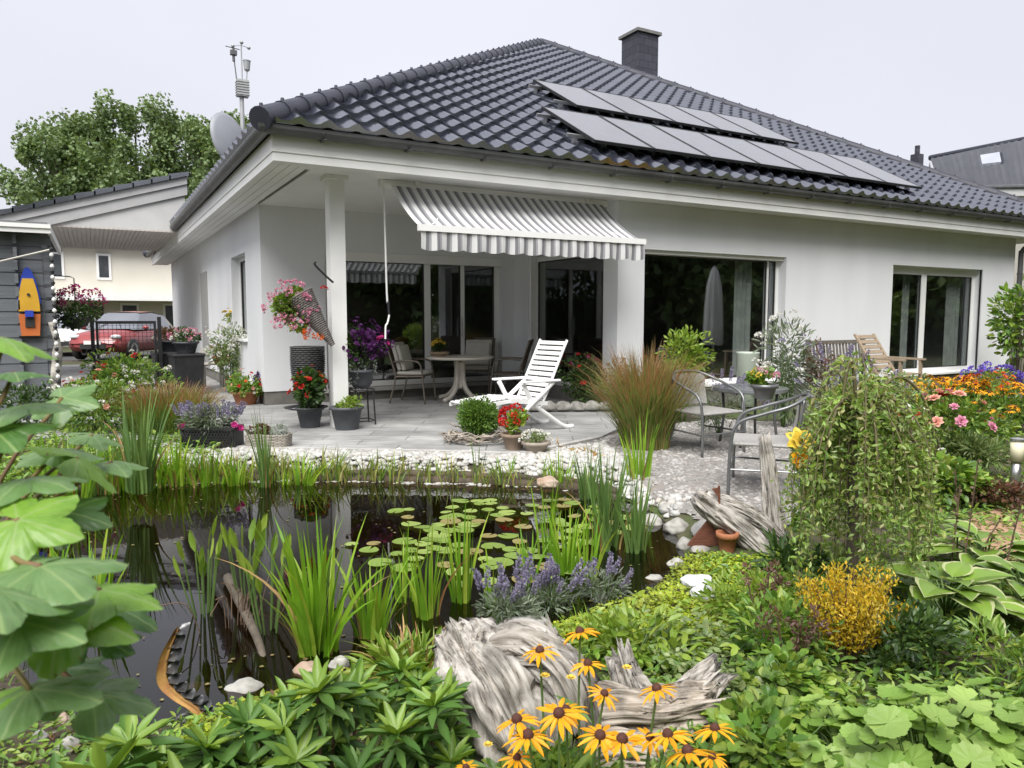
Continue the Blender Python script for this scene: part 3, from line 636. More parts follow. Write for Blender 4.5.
# ------------------------------------------------------------------ carport roof, shed, things on its wall
cp = thing('carport', 'pale wooden carport roof with dark tiles joining the left side of the bungalow', 'carport', (-4, 14, 0))
CY0, CY1 = 17.5, 22.6
def cpz(x): return 4.19+(x-1.83)*.312
xs0, xs1 = -6.5, 1.9
b = B(); nrow = 24
for i in range(nrow):
    a = xs0+(xs1-xs0)*i/nrow; c = xs0+(xs1-xs0)*(i+1)/nrow+.03
    v = []
    for (x, h) in ((a, .10), (c, .06), (c, -.02), (a, -.02)):
        for y in (CY0-.12, CY1): v.append((x, y, cpz(x)+h+.12))
    b.add(v, [(0, 2, 3, 1), (4, 6, 7, 5), (0, 1, 7, 6), (2, 4, 5, 3), (0, 6, 4, 2), (1, 3, 5, 7)])
part('roof_tiles', b, tile_m, cp, world=True)
def slab(b, x0, x1, y0, y1, lo, hi):
    v = [(x, y, cpz(x)+h) for x in (x0, x1) for y in (y0, y1) for h in (lo, hi)]
    return b.add(v, [(0, 1, 3, 2), (4, 6, 7, 5), (0, 4, 5, 1), (2, 3, 7, 6), (0, 2, 6, 4), (1, 5, 7, 3)])
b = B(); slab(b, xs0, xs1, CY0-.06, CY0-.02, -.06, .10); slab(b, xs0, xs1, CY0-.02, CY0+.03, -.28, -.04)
part('bargeboard', b, mat('shade_grey_board', (.46, .46, .46), (.40, .40, .40), 3, .6), cp, world=True)  # the bargeboards' shade is put into this grey colour
b = B()
for i in range(44): b.box(-1.6+i*.083, -1.6+i*.083+.076, CY0+.03, CY1, 3.12, 3.14)
b.box(-1.6, 2.1, CY0+.03, CY1, 3.142, 3.16)
gb = B(); gb.add([(-1.5, CY0+.031, 3.15), (1.85, CY0+.031, 3.15), (1.85, CY0+.031, 3.9), (-1.5, CY0+.06, 3.15), (1.85, CY0+.06, 3.15), (1.85, CY0+.06, 3.9)], [(0, 1, 2), (3, 5, 4), (0, 3, 4, 1), (1, 4, 5, 2), (2, 5, 3, 0)]); part('gable_boards', gb, mat('pale_gable_boards', (.55, .55, .54), (.50, .50, .49), 3, .6), cp, world=True)  # white gable boards toned down, their shade mixed into the colour
part('ceiling_boards', b, mat('carport_boards', (.60, .56, .52), (.52, .48, .45), 3, .7, stretch=(6, .5, 1)), cp, world=True)
b = B(); slab(b, xs0, -1.6, CY0+.03, CY1, -.02, .0)
for i in range(8): slab(b, xs0, -1.56, CY0+.4+i*.7, CY0+.48+i*.7, -.22, -.02)
part('rafters', b, mat('carport_rafters', (.22, .215, .21), (.28, .275, .27), 3, .7), cp, world=True)
b = B()
for (x, y) in ((-6.2, CY0+.1), (-6.2, CY1-.2), (-2.6, CY1-.2)): b.box(x, x+.14, y, y+.14, -.1, cpz(x)-.03)
part('post', b, white, cp, world=True)

shed = thing('garden_shed', 'grey horizontal board garden shed with white roof edge next to the carport', 'shed', (-2.0, 11.8, -.05))
SX1, SY0 = -.52, 11.3
b = B()
for i in range(15):
    z = -.1+i*.165; b.box(-4.5, SX1, SY0, SY0+.04, z, z+.150); b.box(-4.5, SX1, SY0+.012, SY0+.04, z+.150, z+.165)
    b.box(SX1-.04, SX1, SY0+.04, 14.6, z, z+.150); b.box(SX1-.04, SX1-.012, SY0+.04, 14.6, z+.150, z+.165)
    b.box(SX1, SX1+.10, SY0+.01, SY0+.05, z+.02, z+.14)
    b.box(SX1-.3, SX1-.26, SY0-.09, SY0, z+.02, z+.14)
part('wall_boards', b, mat('grey_shed_paint', (.115, .125, .14), (.15, .16, .175), 4, .6, .3, 30, stretch=(.4, 2, 8)), shed, world=True)
b = B(); b.box(-4.6, SX1+.12, SY0-.22, SY0-.18, 2.36, 2.47); b.box(-4.6, SX1+.12, SY0-.24, SY0-.221, 2.42, 2.47); b.box(SX1+.08, SX1+.12, SY0-.18, 14.7, 2.36, 2.47)
part('roof_edge', b, white, shed, world=True)
part('roof', B().box(-4.6, SX1+.08, SY0-.18, 14.7, 2.40, 2.50), mat('grey_felt', (.12, .125, .13), (.16, .165, .17), 9, .9), shed, world=True)

# toy boat hung on the shed wall
_bo = np.array([0, 0, H])+ray(29, 301)*((SY0-.06)/ray(29, 301)[1]); _bo[2] -= .04
tb = thing('wooden_boat_ornament', 'yellow and orange wooden boat ornament with blue bow hung on the shed', 'ornament', tuple(_bo))
yel = mat('yellow_paint', (.62, .36, .03), (.55, .30, .02), 5, .5); org_ = mat('orange_paint', (.55, .16, .04), (.48, .12, .03), 5, .5); blu = mat('blue_paint', (.03, .06, .42), (.02, .05, .34), 5, .4)
def hullpart(z0, z1, extra=0):
    t = np.linspace(0, 1, 26); hw = .115*np.clip(np.sin(np.pi*(t*.80+.2))**.75, 0, 1)*np.where(t < .5, 1, 1); hw = np.where(t < .35, .095+.02*t/.35, hw); z = -.40+t*.86
    k = (z >= z0-1e-6) & (z <= z1+1e-6); z, hw = z[k], hw[k]+extra
    return [(a, c) for a, c in zip(-hw, z)]+[(a, c) for a, c in zip(hw[::-1], z[::-1])]
def plate(b, pts, y0, y1):
    n = len(pts); v = [(x, y0, z) for x, z in pts]+[(x, y1, z) for x, z in pts]
    return b.add(v, [tuple(range(n)), tuple(range(n, 2*n))[::-1]]+[(i, n+i, n+(i+1) % n, (i+1) % n) for i in range(n)])
part('hull_rim', plate(B(), hullpart(-.02, .47, .018), -.012, .03), blu, tb); part('deck', plate(B(), hullpart(-.12, .33), -.03, -.013), yel, tb)
part('stern', plate(B(), hullpart(-.41, -.12, .004), -.034, .03), org_, tb); part('cabin', B().box(-.045, .045, -.09, -.035, -.16, -.08), blu, tb); part('cockpit', B().box(-.05, .05, -.05, -.035, -.29, -.17), frame_d, tb)
part('porthole', B().tube([(0, -.036, .12), (0, -.045, .12)], .018, 10), frame_d, tb)
# rain chain of beads
_rc = np.array([0, 0, H])+ray(51, 247)*((SY0-.2)/ray(51, 247)[1]); rc = thing('rain_chain', 'black and white beaded rain chain hanging at the shed corner', 'rain chain', tuple(_rc))
bw, bb_ = B(), B()
for i in range(34):
    (bw if i % 2 else bb_).lathe([(.006, -.07*i-.06), (.024, -.07*i-.04), (.024, -.07*i-.02), (.006, -.07*i)], 8)
part('white_chain', bw, plastic_w, rc); part('black_chain', bb_, metal_d, rc)
solo('rope', B().tube(catmull([(_rc[0], SY0-.2, _rc[2]-.03), (-1.1, SY0-.12, 1.95), (-1.5, SY0-.1, 1.80), (-2.4, SY0-.1, 1.72)], 6), .013, 6), mat('pale_rope', (.5, .48, .43)), 'pale rope slung across the grey shed wall', 'rope')
# bleached branch leaning on the shed
solo('driftwood_branch', B().tube(catmull([(-.42, 11.2, -.05), (-.44, 11.22, .5), (-.40, 11.2, .95), (-.45, 11.18, 1.25)], 5), [.06]*10+[.04]*6, 9), driftwood, 'pale bleached driftwood post leaning against the shed corner', 'branch', smooth=True)

# ------------------------------------------------------------------ satellite dish and weather mast behind the eave
light_metal = mat('pale_grey_metal', (.34, .35, .36), (.42, .43, .44), 8, .45, metal=.2); mid_metal = mat('mid_grey_metal', (.12, .12, .13), None, 8, .45)
sd = thing('satellite_dish', 'pale grey satellite dish mounted behind the left roof eave', 'satellite dish', (1.1, 12.3, 3.3))
c0 = dep(231, 141, 12.0); a = np.linspace(0, 2*np.pi, 40, endpoint=False); P = []
for q in np.linspace(.02, 1, 7): P.append(np.stack([.40*q*np.cos(a), .10*(q*q-1)*np.ones(40)*1.0, .46*q*np.sin(a)], 1))
P = np.array(P+[P[0]*0+np.stack([.40*np.cos(a), .02*np.ones(40), .46*np.sin(a)], 1)])
RZm = np.array(Matrix.Rotation(math.radians(38), 3, 'Z')@Matrix.Rotation(math.radians(-14), 3, 'X'))
P = np.concatenate([P, P[:, :1]], 1)@RZm.T*1.0+c0; P[..., 1] += 0
part('dish', B().grid(P), mat('grey_dish', (.25, .26, .29), (.22, .23, .26), 3, .5), sd, True, world=True)
b = B(); b.tube([c0+(0, .1, 0), c0+(.2, .25, -.3), (1.72, 12.6, 3.1)], .03, 8); b.tube([c0+RZm@np.array((0, -.02, -.46)), c0+RZm@np.array((0, -.45, -.15))], .015, 6); b.tube([c0+RZm@np.array((0, -.45, -.15)), c0+RZm@np.array((0, -.52, -.1))], .035, 8)
part('bracket', b, light_metal, sd, world=True)
wm = thing('weather_station', 'grey weather station with wind cups on a mast above the roof', 'weather station', dep(243, 140, 12.4))
m0 = np.array(wm.location); k = 12.4/F
def wp(px, py, dy=0): return np.array([(px-243)*k*1.0*math.cos(YAW), -(px-243)*k*math.sin(YAW)+dy, (140-py)*k])
part('mast', B().tube([wp(243, 165), wp(243, 98)], .035, 8), light_metal, wm)
b = B(); c = wp(244, 92); b.box(c[0]-.09, c[0]+.09, c[1]-.07, c[1]+.07, c[2]-.12, c[2]+.14)
for i in range(6): b.box(c[0]-.10, c[0]+.10, c[1]-.08, c[1]+.08, c[2]-.10+i*.04, c[2]-.085+i*.04)
part('sensor_box', b, mat('grey_plastic', (.42, .43, .43), (.36, .37, .37), 6, .5), wm)
b = B(); b.tube([wp(244, 90), wp(244, 50)], .012, 6)
for q in range(3):
    an = q*2.1+.4; e = wp(244, 51)+np.array([.14*math.cos(an), .14*math.sin(an), 0]); b.tube([wp(244, 51), e], .006, 5); b.add(I1[0]*.03+e, I1[1])
part('wind_cups', b, light_metal, wm)
b = B(); b.tube([wp(239, 86), wp(237, 66), wp(236.5, 62)], .01, 6); c = wp(236.5, 60); b.tube([c-(0, 0, .1), c], .022, 8); b.box(c[0]-.05, c[0]+.05, c[1]-.04, c[1]+.04, c[2], c[2]+.07); b.tube([c+(0, 0, .07), c+(0, 0, .1)], .02, 6); b.tube([c+(-.12, 0, .12), c+(.1, .03, .11)], .008, 5)
part('wind_vane', b, mid_metal, wm)
b = B(); b.tube([wp(248, 86), wp(249, 74)], .01, 6); c = wp(249, 75); b.lathe([(.03, 0), (.045, .02), (.06, .16), (.065, .16)], 14, c); part('rain_gauge', b, light_metal, wm)

# ------------------------------------------------------------------ beyond: houses, cars, gate
nbw = mat('cream_render', (.60, .57, .50), (.56, .53, .46), 1, .9)
nb = thing('cream_house', 'two storey cream house seen under the carport behind the cars', 'house', (-5, 42, 0))
b = B(); b.box(-14, 14, 40, 50, -.1, 4.7); b.add([(-14, 40, 4.7), (14, 40, 4.7), (-14, 50, 4.7), (14, 50, 4.7), (-14, 45, 6), (14, 45, 6)], [(0, 2, 4), (1, 5, 3)])
part('wall', b, nbw, nb, world=True)
b = B(); b.add([(-14.4, 39.5, 4.6), (14.4, 39.5, 4.6), (14.4, 45, 6.1), (-14.4, 45, 6.1), (-14.4, 50.5, 4.6), (14.4, 50.5, 4.6), (-14.4, 39.5, 4.75), (14.4, 39.5, 4.75), (14.4, 45, 6.25), (-14.4, 45, 6.25)], [(0, 1, 2, 3), (3, 2, 5, 4), (6, 9, 8, 7), (0, 6, 7, 1)])
part('roof', b, tile_m, nb, world=True)
gd = mat('dim_window', (.04, .045, .05), (.07, .075, .08), 2, .15)
for (x, z0, z1, wd) in [(-5.3, 2.9, 4.3, .9), (-1.3, 3.2, 4.2, .4), (.6, 3.2, 4.2, .4), (-9, 2.9, 4.3, 1), (-2.0, .5, 1.9, .6), (1.6, .5, 1.9, .6), (-4.6, .4, 1.7, .9), (3.5, .5, 1.9, .7)]:
    f = part('window', B().box(x-wd/2-.1, x+wd/2+.1, 39.94, 40.0, z0-.1, z1+.1), white, nb, world=True); part('pane', B().box(x-wd/2, x+wd/2, 39.92, 39.94, z0, z1), gd, f, world=True)
part('door', B().box(-.4, .5, 39.93, 40, 0, 2.0), mat('dark_door', (.09, .06, .05)), nb, world=True)
part('canopy', B().box(-6.5, 8, 38.6, 40, 2.1, 2.35), white, nb, world=True)
nb2 = thing('grey_house', 'pale grey house with one dark upstairs window beside the cream house', 'house', (-12, 36, 0))
b = B(); b.box(-20, -4.9, 33, 39, -.1, 4.4); b.add([(-20, 33, 4.4), (-4.9, 33, 4.4), (-4.9, 39, 4.4), (-20, 39, 4.4), (-20, 36, 5.2), (-4.9, 36, 5.2)], [(1, 2, 5), (0, 4, 3)]); part('wall', b, mat('pale_grey_render', (.52, .52, .52), (.48, .48, .48), 1, .9), nb2, world=True)
part('roof', B().add([(-20.3, 32.6, 4.35), (-4.7, 32.6, 4.35), (-4.7, 36, 5.35), (-20.3, 36, 5.35), (-20.3, 39.4, 4.35), (-4.7, 39.4, 4.35)], [(0, 1, 2, 3), (3, 2, 5, 4)]), tile_m, nb2, world=True)
f = part('window', B().box(-7.0, -6.3, 32.94, 33, 3.1, 4.0), white, nb2, world=True); part('pane', B().box(-6.95, -6.35, 32.92, 32.94, 3.15, 3.95), gd, f, world=True)

# neighbour's roof at the right
nr = thing('neighbour_house', 'neighbouring house with a dark tiled roof and a skylight behind the right roof edge', 'house', (42, 24, 0))
c0 = dep(1010, 192, 38); b = B()
ridge0 = dep(930, 158, 44); ridge1 = dep(1100, 125, 36); eav0 = dep(940, 188, 40); eav1 = dep(1110, 186, 31)
b2 = B(); vdir = ridge0-eav0; cl_ = np.linspace(0, 1, 26)
Rw = []
for i, s in enumerate(cl_):
    for dz in (.0, .08) if i < 25 else (.0,):
        q = s+(.04 if dz == 0 and i > 0 else 0); q = min(1, s)
        Rw.append(np.array([(eav0+(eav1-eav0)*t)*(1-q)+(ridge0+(ridge1-ridge0)*t)*q+np.array([0, 0, dz+.06*max(0, math.sin(t*150))]) for t in np.linspace(0, 1, 160)]))
rf = part('roof', B().grid(np.array(Rw)), mat('neighbour_roof_tile', (.055, .058, .078), (.08, .083, .105), 2, .35, spec=1, ior=2.0), nr, world=True)
part('ridge_tiles', B().tube([ridge0, ridge1], .16, 8), cap_m, rf, world=True)
fl = lambda p, z: np.array([p[0], p[1], z])
b = B(); inn = np.array([.4, .5, 0]); e0, e1 = eav0+inn, eav1+inn
b.add([fl(e0, 0), fl(e1, 0), fl(e1, e1[2]-.1), fl(e0, e0[2]-.1), fl(ridge0*2-eav0, 0), fl(ridge1*2-eav1, 0), fl(ridge1*2-eav1, eav1[2]-.1), fl(ridge0*2-eav0, eav0[2]-.1), ridge0-(0, 0, .2), ridge1-(0, 0, .2)], [(0, 1, 2, 3), (5, 4, 7, 6), (4, 0, 3, 7), (1, 5, 6, 2), (3, 8, 7), (2, 6, 9)])
part('wall', b, nbw, nr, world=True)
part('gutter', B().tube([eav0, eav1], .12, 8), zinc, nr, world=True)
part('fascia', B().beam(eav0-(0, 0, .25), eav1-(0, 0, .25), .06, .3), white, nr, world=True)
def onroof(t, s): return (eav0+(eav1-eav0)*t)*(1-s)+(ridge0+(ridge1-ridge0)*t)*s
for (t0, t1, s0, s1) in ((.32, .44, .50, .74),):
    q = [onroof(t0, s0), onroof(t1, s0), onroof(t1, s1), onroof(t0, s1)]; v = q+[p+np.array([-.04, -.07, .15]) for p in q]
    k = part('skylight', B().add(v, [(0, 1, 5, 4), (1, 2, 6, 5), (2, 3, 7, 6), (3, 0, 4, 7), (4, 5, 6, 7)]), mat('skylight_glass', (.35, .37, .42), (.4, .42, .48), 1, .1, spec=1), rf, world=True)
b = B(); c = dep(917, 158, 44.5); b.box(c[0]-.25, c[0]+.25, c[1]-.25, c[1]+.25, c[2]-2, c[2]+.2); b.tube([c+(0, 0, .2), c+(0, 0, .7)], .14, 10); part('chimney', b, slate, nr, world=True)

def car(name, label, loc, rz, paint):
    t = thing(name, label, 'car', loc, rz, 'cars parked beyond the gate')
    def loft(secs, b):                       # secs: list of (x, half-width, z list profile)
        P = np.array(secs); return b.grid(P)
    # side profile of lower body (x forward), width follows the plan
    xs = np.array([-2.0, -1.95, -1.5, -.9, 0, .9, 1.5, 1.9, 2.02]); top = np.array([.75, .92, .98, .97, .95, .93, .88, .76, .55]); bot = np.array([.45, .3, .24, .22, .22, .22, .24, .28, .40]); hw = np.array([.70, .80, .86, .88, .88, .88, .86, .78, .62])
    ring = []
    for x, a, c, h in zip(xs, top, bot, hw):
        y = np.array([-.55, -.9, -1, -1, -.93, -.6, 0, .6, .93, 1, 1, .9, .55])*h; z = np.array([c, c+.02, c+.12, (a+c)/2, a-.06, a, a+.02, a, a-.06, (a+c)/2, c+.12, c+.02, c]); ring.append(np.stack([np.full(13, x), y, z], 1))
    ring = np.array(ring); b = B().grid(ring); b.add(ring[0], [tuple(range(13))]); b.add(ring[-1], [tuple(range(13))[::-1]])
    part('body', b, paint, t, True)
    cx = np.array([-1.85, -1.35, -.5, .25, 1.05]); ct = np.array([.97, 1.40, 1.50, 1.47, .96]); cw = np.array([.70, .60, .58, .58, .72]); r2 = []
    for x, a, h in zip(cx, ct, cw): r2.append([(x, -.82 if x > -1.9 else -.8, .93), (x, -h, a-.03), (x, -h*.8, a), (x, h*.8, a), (x, h, a-.03), (x, .82, .93)])
    part('windows', B().grid(np.array(r2)), mat('car_glass', (.10, .11, .13), (.14, .15, .17), 1, .08, spec=1, ior=2.2), t, False)
    r3 = [[(x, -h*1.0, a+.005), (x, -h*.8, a+.015), (x, 0, a+.03), (x, h*.8, a+.015), (x, h, a+.005)] for x, a, h in zip(cx[1:4], ct[1:4], cw[1:4])]
    part('roof', B().grid(np.array(r3)), paint, t, True)
    for x in (-1.25, 1.3):
        for y in (-.80, .80):
            b = B(); prof = [(.20, -.10), (.31, -.10), (.33, -.07), (.33, .07), (.31, .10), (.20, .10)]; bb = B().lathe(prof, 22); V = np.concatenate(bb.v); V = V[:, [0, 2, 1]]*[1, 1, 1]+np.array([x, y, .33]); bb.v = [V]
            wl = part('wheel', bb, frame_d, t, True); rb = B().lathe([(.0, -.09), (.2, -.105), (.2, .105), (0, .09)], 14); V = np.concatenate(rb.v)[:, [0, 2, 1]]+np.array([x, y, .33]); rb.v = [V]; part('rim', rb, steel, wl)
    for y in (-.62, .62):
        part('headlight', B().add(I2[0]*[.14, .16, .08]+np.array([1.84, y, .72]), I2[1]), mat('headlight_glass', (.6, .62, .65), None, 2, .08), t, True)
        b = B(); b.add(I1[0]*[.06, .10, .07]+np.array([.75, y*1.62, 1.0]), I1[1]); part('mirror', b, paint, t, True)
    part('grille', B().box(1.93, 2.03, -.40, .40, .36, .50), frame_d, t); part('number_plate', B().box(2.03, 2.045, -.26, .26, .50, .61), white, t)
    b = B()
    for y in (-.35, .35): b.tube([(1.03, y, 1.0), (.75, y*.4, 1.17)], .01, 5)
    part('wipers', b, frame_d, t)
    return t
car('car', 'red car with a big sloping windscreen parked behind the mesh gate', (1.0, 27.6, 0), math.radians(-120), mat('red_car_paint', (.28, .05, .05), (.25, .04, .045), 2, .25, spec=.8))
car('car', 'white car mostly hidden at the left of the red car', (*dep(70, 355, 27)[:2], 0), math.radians(-100), mat('white_car_paint', (.7, .7, .7), (.66, .66, .66), 2, .25, spec=.8))
# ------------------------------------------------------------------ terrace furniture (all builders face local +Y)
VIEW = math.degrees(-YAW)      # heading of "image right" in the world, degrees
def facing(deg): return math.radians(VIEW+deg-90)      # 0 = image right, 90 = away, 180 = image left, 270 = towards the viewer
rattan = mat('brown_rattan', (.20, .14, .10), (.12, .085, .06), 40, .6, .5, 120)
brown_metal = mat('taupe_metal', (.17, .145, .12), (.21, .18, .15), 8, .4, metal=.3)
cushion_m = mat('cream_cushion', (.56, .54, .49), (.50, .48, .43), 12, .95, .25, 120)
table_m = mat('cream_lacquer', (.80, .75, .66), (.74, .69, .60), 5, .4)
def rbox(b, x0, x1, y0, y1, z0, z1, r=.02, M=None):
    prof = []
    for (zz, ins) in ((z0, r), (z0+r*.3, r*.3), (z0+r, 0), (z1-r, 0), (z1-r*.3, r*.3), (z1, r)):
        pts = []
        for (cx, cy, a0) in ((x1-r-0, y1-r, 0), (x0+r, y1-r, 90), (x0+r, y0+r, 180), (x1-r, y0+r, 270)):
            for k in range(4): t = math.radians(a0+k*30); pts.append((cx+(r-ins)*math.cos(t)+0, cy+(r-ins)*math.sin(t), zz))
        prof.append(pts)
    P = np.array(prof); n = P.shape[1]; v = P.reshape(-1, 3)
    if M is not None: v = v@np.array(M.to_3x3()).T+np.array(M.translation)
    j = np.arange(n); f = np.concatenate([np.stack([i*n+j, i*n+(j+1) % n, (i+1)*n+(j+1) % n, (i+1)*n+j], 1) for i in range(5)])
    return b.add(v, [f, tuple(range(n))[::-1], tuple(range(5*n, 6*n))])
def tilt(deg, loc): M = Matrix.Rotation(math.radians(deg), 4, 'X'); M.translation = Vector(loc); return M
def dining_chair(label, loc, rz, cushion):
    t = thing('garden_chair', label, 'chair', loc, rz, 'chairs round the terrace table')
    for x in (-.26, .26):
        part('leg', B().tube(catmull([(x, .27, 0), (x, .24, .30), (x, .22, .50), (x, .17, .63), (x, .0, .655), (x, -.22, .64)], 5), .014, 8), brown_metal, t, True)
        part('leg', B().tube(catmull([(x, -.30, 0), (x, -.20, .40), (x, -.26, .65), (x, -.36, .95)], 5), .014, 8), brown_metal, t, True)
    b = B(); b.tube([(-.26, .23, .42), (.26, .23, .42)], .012, 6); b.tube([(-.26, -.2, .41), (.26, -.2, .41)], .012, 6); b.tube([(-.26, .23, .42), (-.26, -.2, .41)], .012, 6); b.tube([(.26, .23, .42), (.26, -.2, .41)], .012, 6)
    part('frame', b, brown_metal, t); part('back_rail', B().tube([(-.26, -.36, .95), (.26, -.36, .95)], .013, 6), brown_metal, t)
    part('seat', B().box(-.25, .25, -.2, .23, .415, .43), rattan, t); b = B(); M = tilt(15, (0, -.215, .45)); b.box(-.25, .25, -.008, .008, .03, .50, M); part('backrest', b, rattan, t)
    if cushion:
        part('cushion', rbox(B(), -.235, .235, -.20, .24, .432, .49, .025), cushion_m, t, True)
        b = B(); M = tilt(15, (0, -.15, .50)); rbox(b, -.23, .23, -.03, .03, 0, .44, .025, M); M2 = tilt(15, (0, -.085, .50)); rbox(b, -.21, .21, -.028, .03, 0, .40, .025, M2); part('cushion', b, cushion_m, t, True)
    return t
TB = at(460, 400, 0)
rt3, fd3 = np.array([math.cos(YAW), -math.sin(YAW), 0]), np.array([math.sin(YAW), math.cos(YAW), 0])
dining_chair('terrace chair with cream back cushions, on the side of the table nearest the white post', at(414, 402, 0), facing(-12), True)
dining_chair('brown woven chair behind the round table, facing the pond', TB+fd3*.85+rt3*.22, facing(262), True)
dining_chair('brown woven chair seen from its side between the round table and white recliner', TB+rt3*.78+fd3*.12, facing(172), False)
tt = thing('round_table', 'cream round terrace table on curved pedestal legs', 'table', TB)
part('tabletop', B().lathe([(.0, .655), (.50, .655), (.53, .665), (.535, .68), (.53, .695), (.0, .70)], 48), table_m, tt, False)
for k in range(4):
    a = math.radians(28+k*90); pts = catmull([(.07, 0, .655), (.065, 0, .45), (.10, 0, .22), (.24, 0, .07), (.40, 0, .025)], 7); P = np.c_[pts[:, 0]*math.cos(a), pts[:, 0]*math.sin(a), pts[:, 2]]
    b = B()
    for i in range(len(P)-1): b.beam(P[i], P[i+1]+(P[i+1]-P[i])*.12, .075, .055, (-math.sin(a), math.cos(a), 0)) if False else b.tube([P[i], P[i+1]+(P[i+1]-P[i])*.1], [.036, .036], 10)
    part('leg', b, table_m, tt, True)
part('column', B().lathe([(.11, .6), (.06, .56), (.055, .3), (.07, .22), (.05, .18)], 20), table_m, tt, True)

RS = .93
rec = thing('recliner', 'white slatted folding recliner with a tall back and footrest on the terrace', 'recliner', at(526, 429, 0), facing(216)); rec.scale = (RS, RS, RS)
SEAT = [(.40, .43), (-.06, .37)]; BK = [(-.08, .39), (-.20, .66), (-.42, 1.10)]
for x in (-.27, .27):
    part('back_rail', B().tube(catmull([(x, -.02, .30), (x, -.12, .48), (x, -.24, .72), (x, -.44, 1.12)], 6), .017, 8), plastic_w, rec, True)
    part('seat_rail', B().beam((x, .44, .41), (x, -.12, .345), .03, .05), plastic_w, rec)
    part('leg', B().tube(catmull([(x*1.07, .50, .0), (x*1.07, .40, .05), (x*1.07, .22, .28), (x*1.07, -.02, .46), (x*1.07, -.20, .60)], 6), [.028]*25, 8), plastic_w, rec, True)
    part('leg', B().tube(catmull([(x*.94, -.56, .02), (x*.94, -.42, .03), (x*.94, -.20, .16), (x*.94, .08, .36), (x*.94, .24, .60)], 6), [.030]*25, 8), plastic_w, rec, True)
    part('armrest', rbox(B(), x*1.12-.03, x*1.12+.03, -.30, .30, .61, .64, .012), plastic_w, rec)
    part('footrest_rail', B().beam((x*.85, .42, .40), (x*.85, .98, .36), .026, .04), plastic_w, rec); part('footrest_leg', B().beam((x*.85, .80, .37), (x*.85, .70, .0), .022, .03), plastic_w, rec)
for i in range(11):
    q = .05+i/10*.92; z = .40+q*.70; y = -.09-.33*q-.02*q*q; part('back_slat', rbox(B(), -.255, .255, -.011, .011, -.026, .026, .008, tilt(25, (0, y, z))), plastic_w, rec)
for i in range(7): y = .40-i*.075; part('seat_slat', rbox(B(), -.255, .255, y-.026, y+.026, .405-.014*i*.5+.02, .425-.014*i*.5+.02, .008), plastic_w, rec)
for i in range(8): y = .50+i*.065; part('footrest_slat', rbox(B(), -.225, .225, y-.024, y+.024, .425-i*.006, .445-i*.006, .008), plastic_w, rec)

mesh_w = mat('grey_wicker_mesh', (.36, .35, .33), (.27, .26, .25), 60, .6, .5, 150)
def bistro_chair(label, loc, rz):
    t = thing('bistro_chair', label, 'chair', loc, rz, 'metal chairs in the gravel corner')
    hoop = [(-.28, .26, .0), (-.28, .25, .40), (-.29, .20, .58), (-.29, .02, .66), (-.27, -.16, .72), (-.16, -.28, .78), (0, -.31, .79), (.16, -.28, .78), (.27, -.16, .72), (.29, .02, .66), (.29, .20, .58), (.28, .25, .40), (.28, .26, .0)]
    part('hoop_frame', B().tube(catmull(hoop, 6), .0135, 8), metal_g, t, True)
    for x in (-.2, .2): part('leg', B().tube(catmull([(x*1.25, -.30, 0), (x, -.22, .25), (x, -.22, .42), (x, -.25, .62), (x*.95, -.27, .77)], 5), .012, 8), metal_g, t, True)
    b = B(); b.tube([(-.28, .25, .22), (.28, .25, .22)], .009, 6); b.tube([(-.28, .25, .22), (-.23, -.24, .22)], .009, 6); b.tube([(.28, .25, .22), (.23, -.24, .22)], .009, 6); part('stretcher', b, metal_g, t)
    part('seat', rbox(B(), -.26, .26, -.24, .26, .405, .43, .012), mesh_w, t, False)
    a = np.linspace(-.95, .95, 22); P = np.stack([np.stack([.22*np.sin(a)/math.sin(.95), -.29+.10*(1-np.cos(a))-dy, np.full(22, z)], 1) for z, dy in ((.46, -.04), (.62, -.01), (.765, .0))], 0)
    bb = B().grid(P); bb.grid(P+np.array([0, .012, 0])); part('backrest', bb, mesh_w, t, True)
    return t
bistro_chair('grey metal garden chair with mesh back beside the tall red grass', g(704, 452), facing(300))
bistro_chair('grey metal garden chair seen side-on in front of the bistro table', g(764, 492), facing(160))
bt = thing('bistro_table', 'round grey bistro table on the gravel with a planter on it', 'table', g(748, 445)); tz = .60
part('tabletop', B().lathe([(0, tz-.03), (.36, tz-.03), (.38, tz-.02), (.38, tz+.012), (.36, tz+.016), (0, tz+.012)], 40), mat('smoked_glass_top', (.14, .15, .16), (.18, .19, .20), 3, .12, spec=.8), bt)
for k in range(4):
    a = .5+k*math.pi/2; part('leg', B().tube([(.28*math.cos(a), .28*math.sin(a), tz-.03), (.26*math.cos(a), .26*math.sin(a), .3), (.30*math.cos(a), .30*math.sin(a), 0)], .014, 8), metal_g, bt, True)

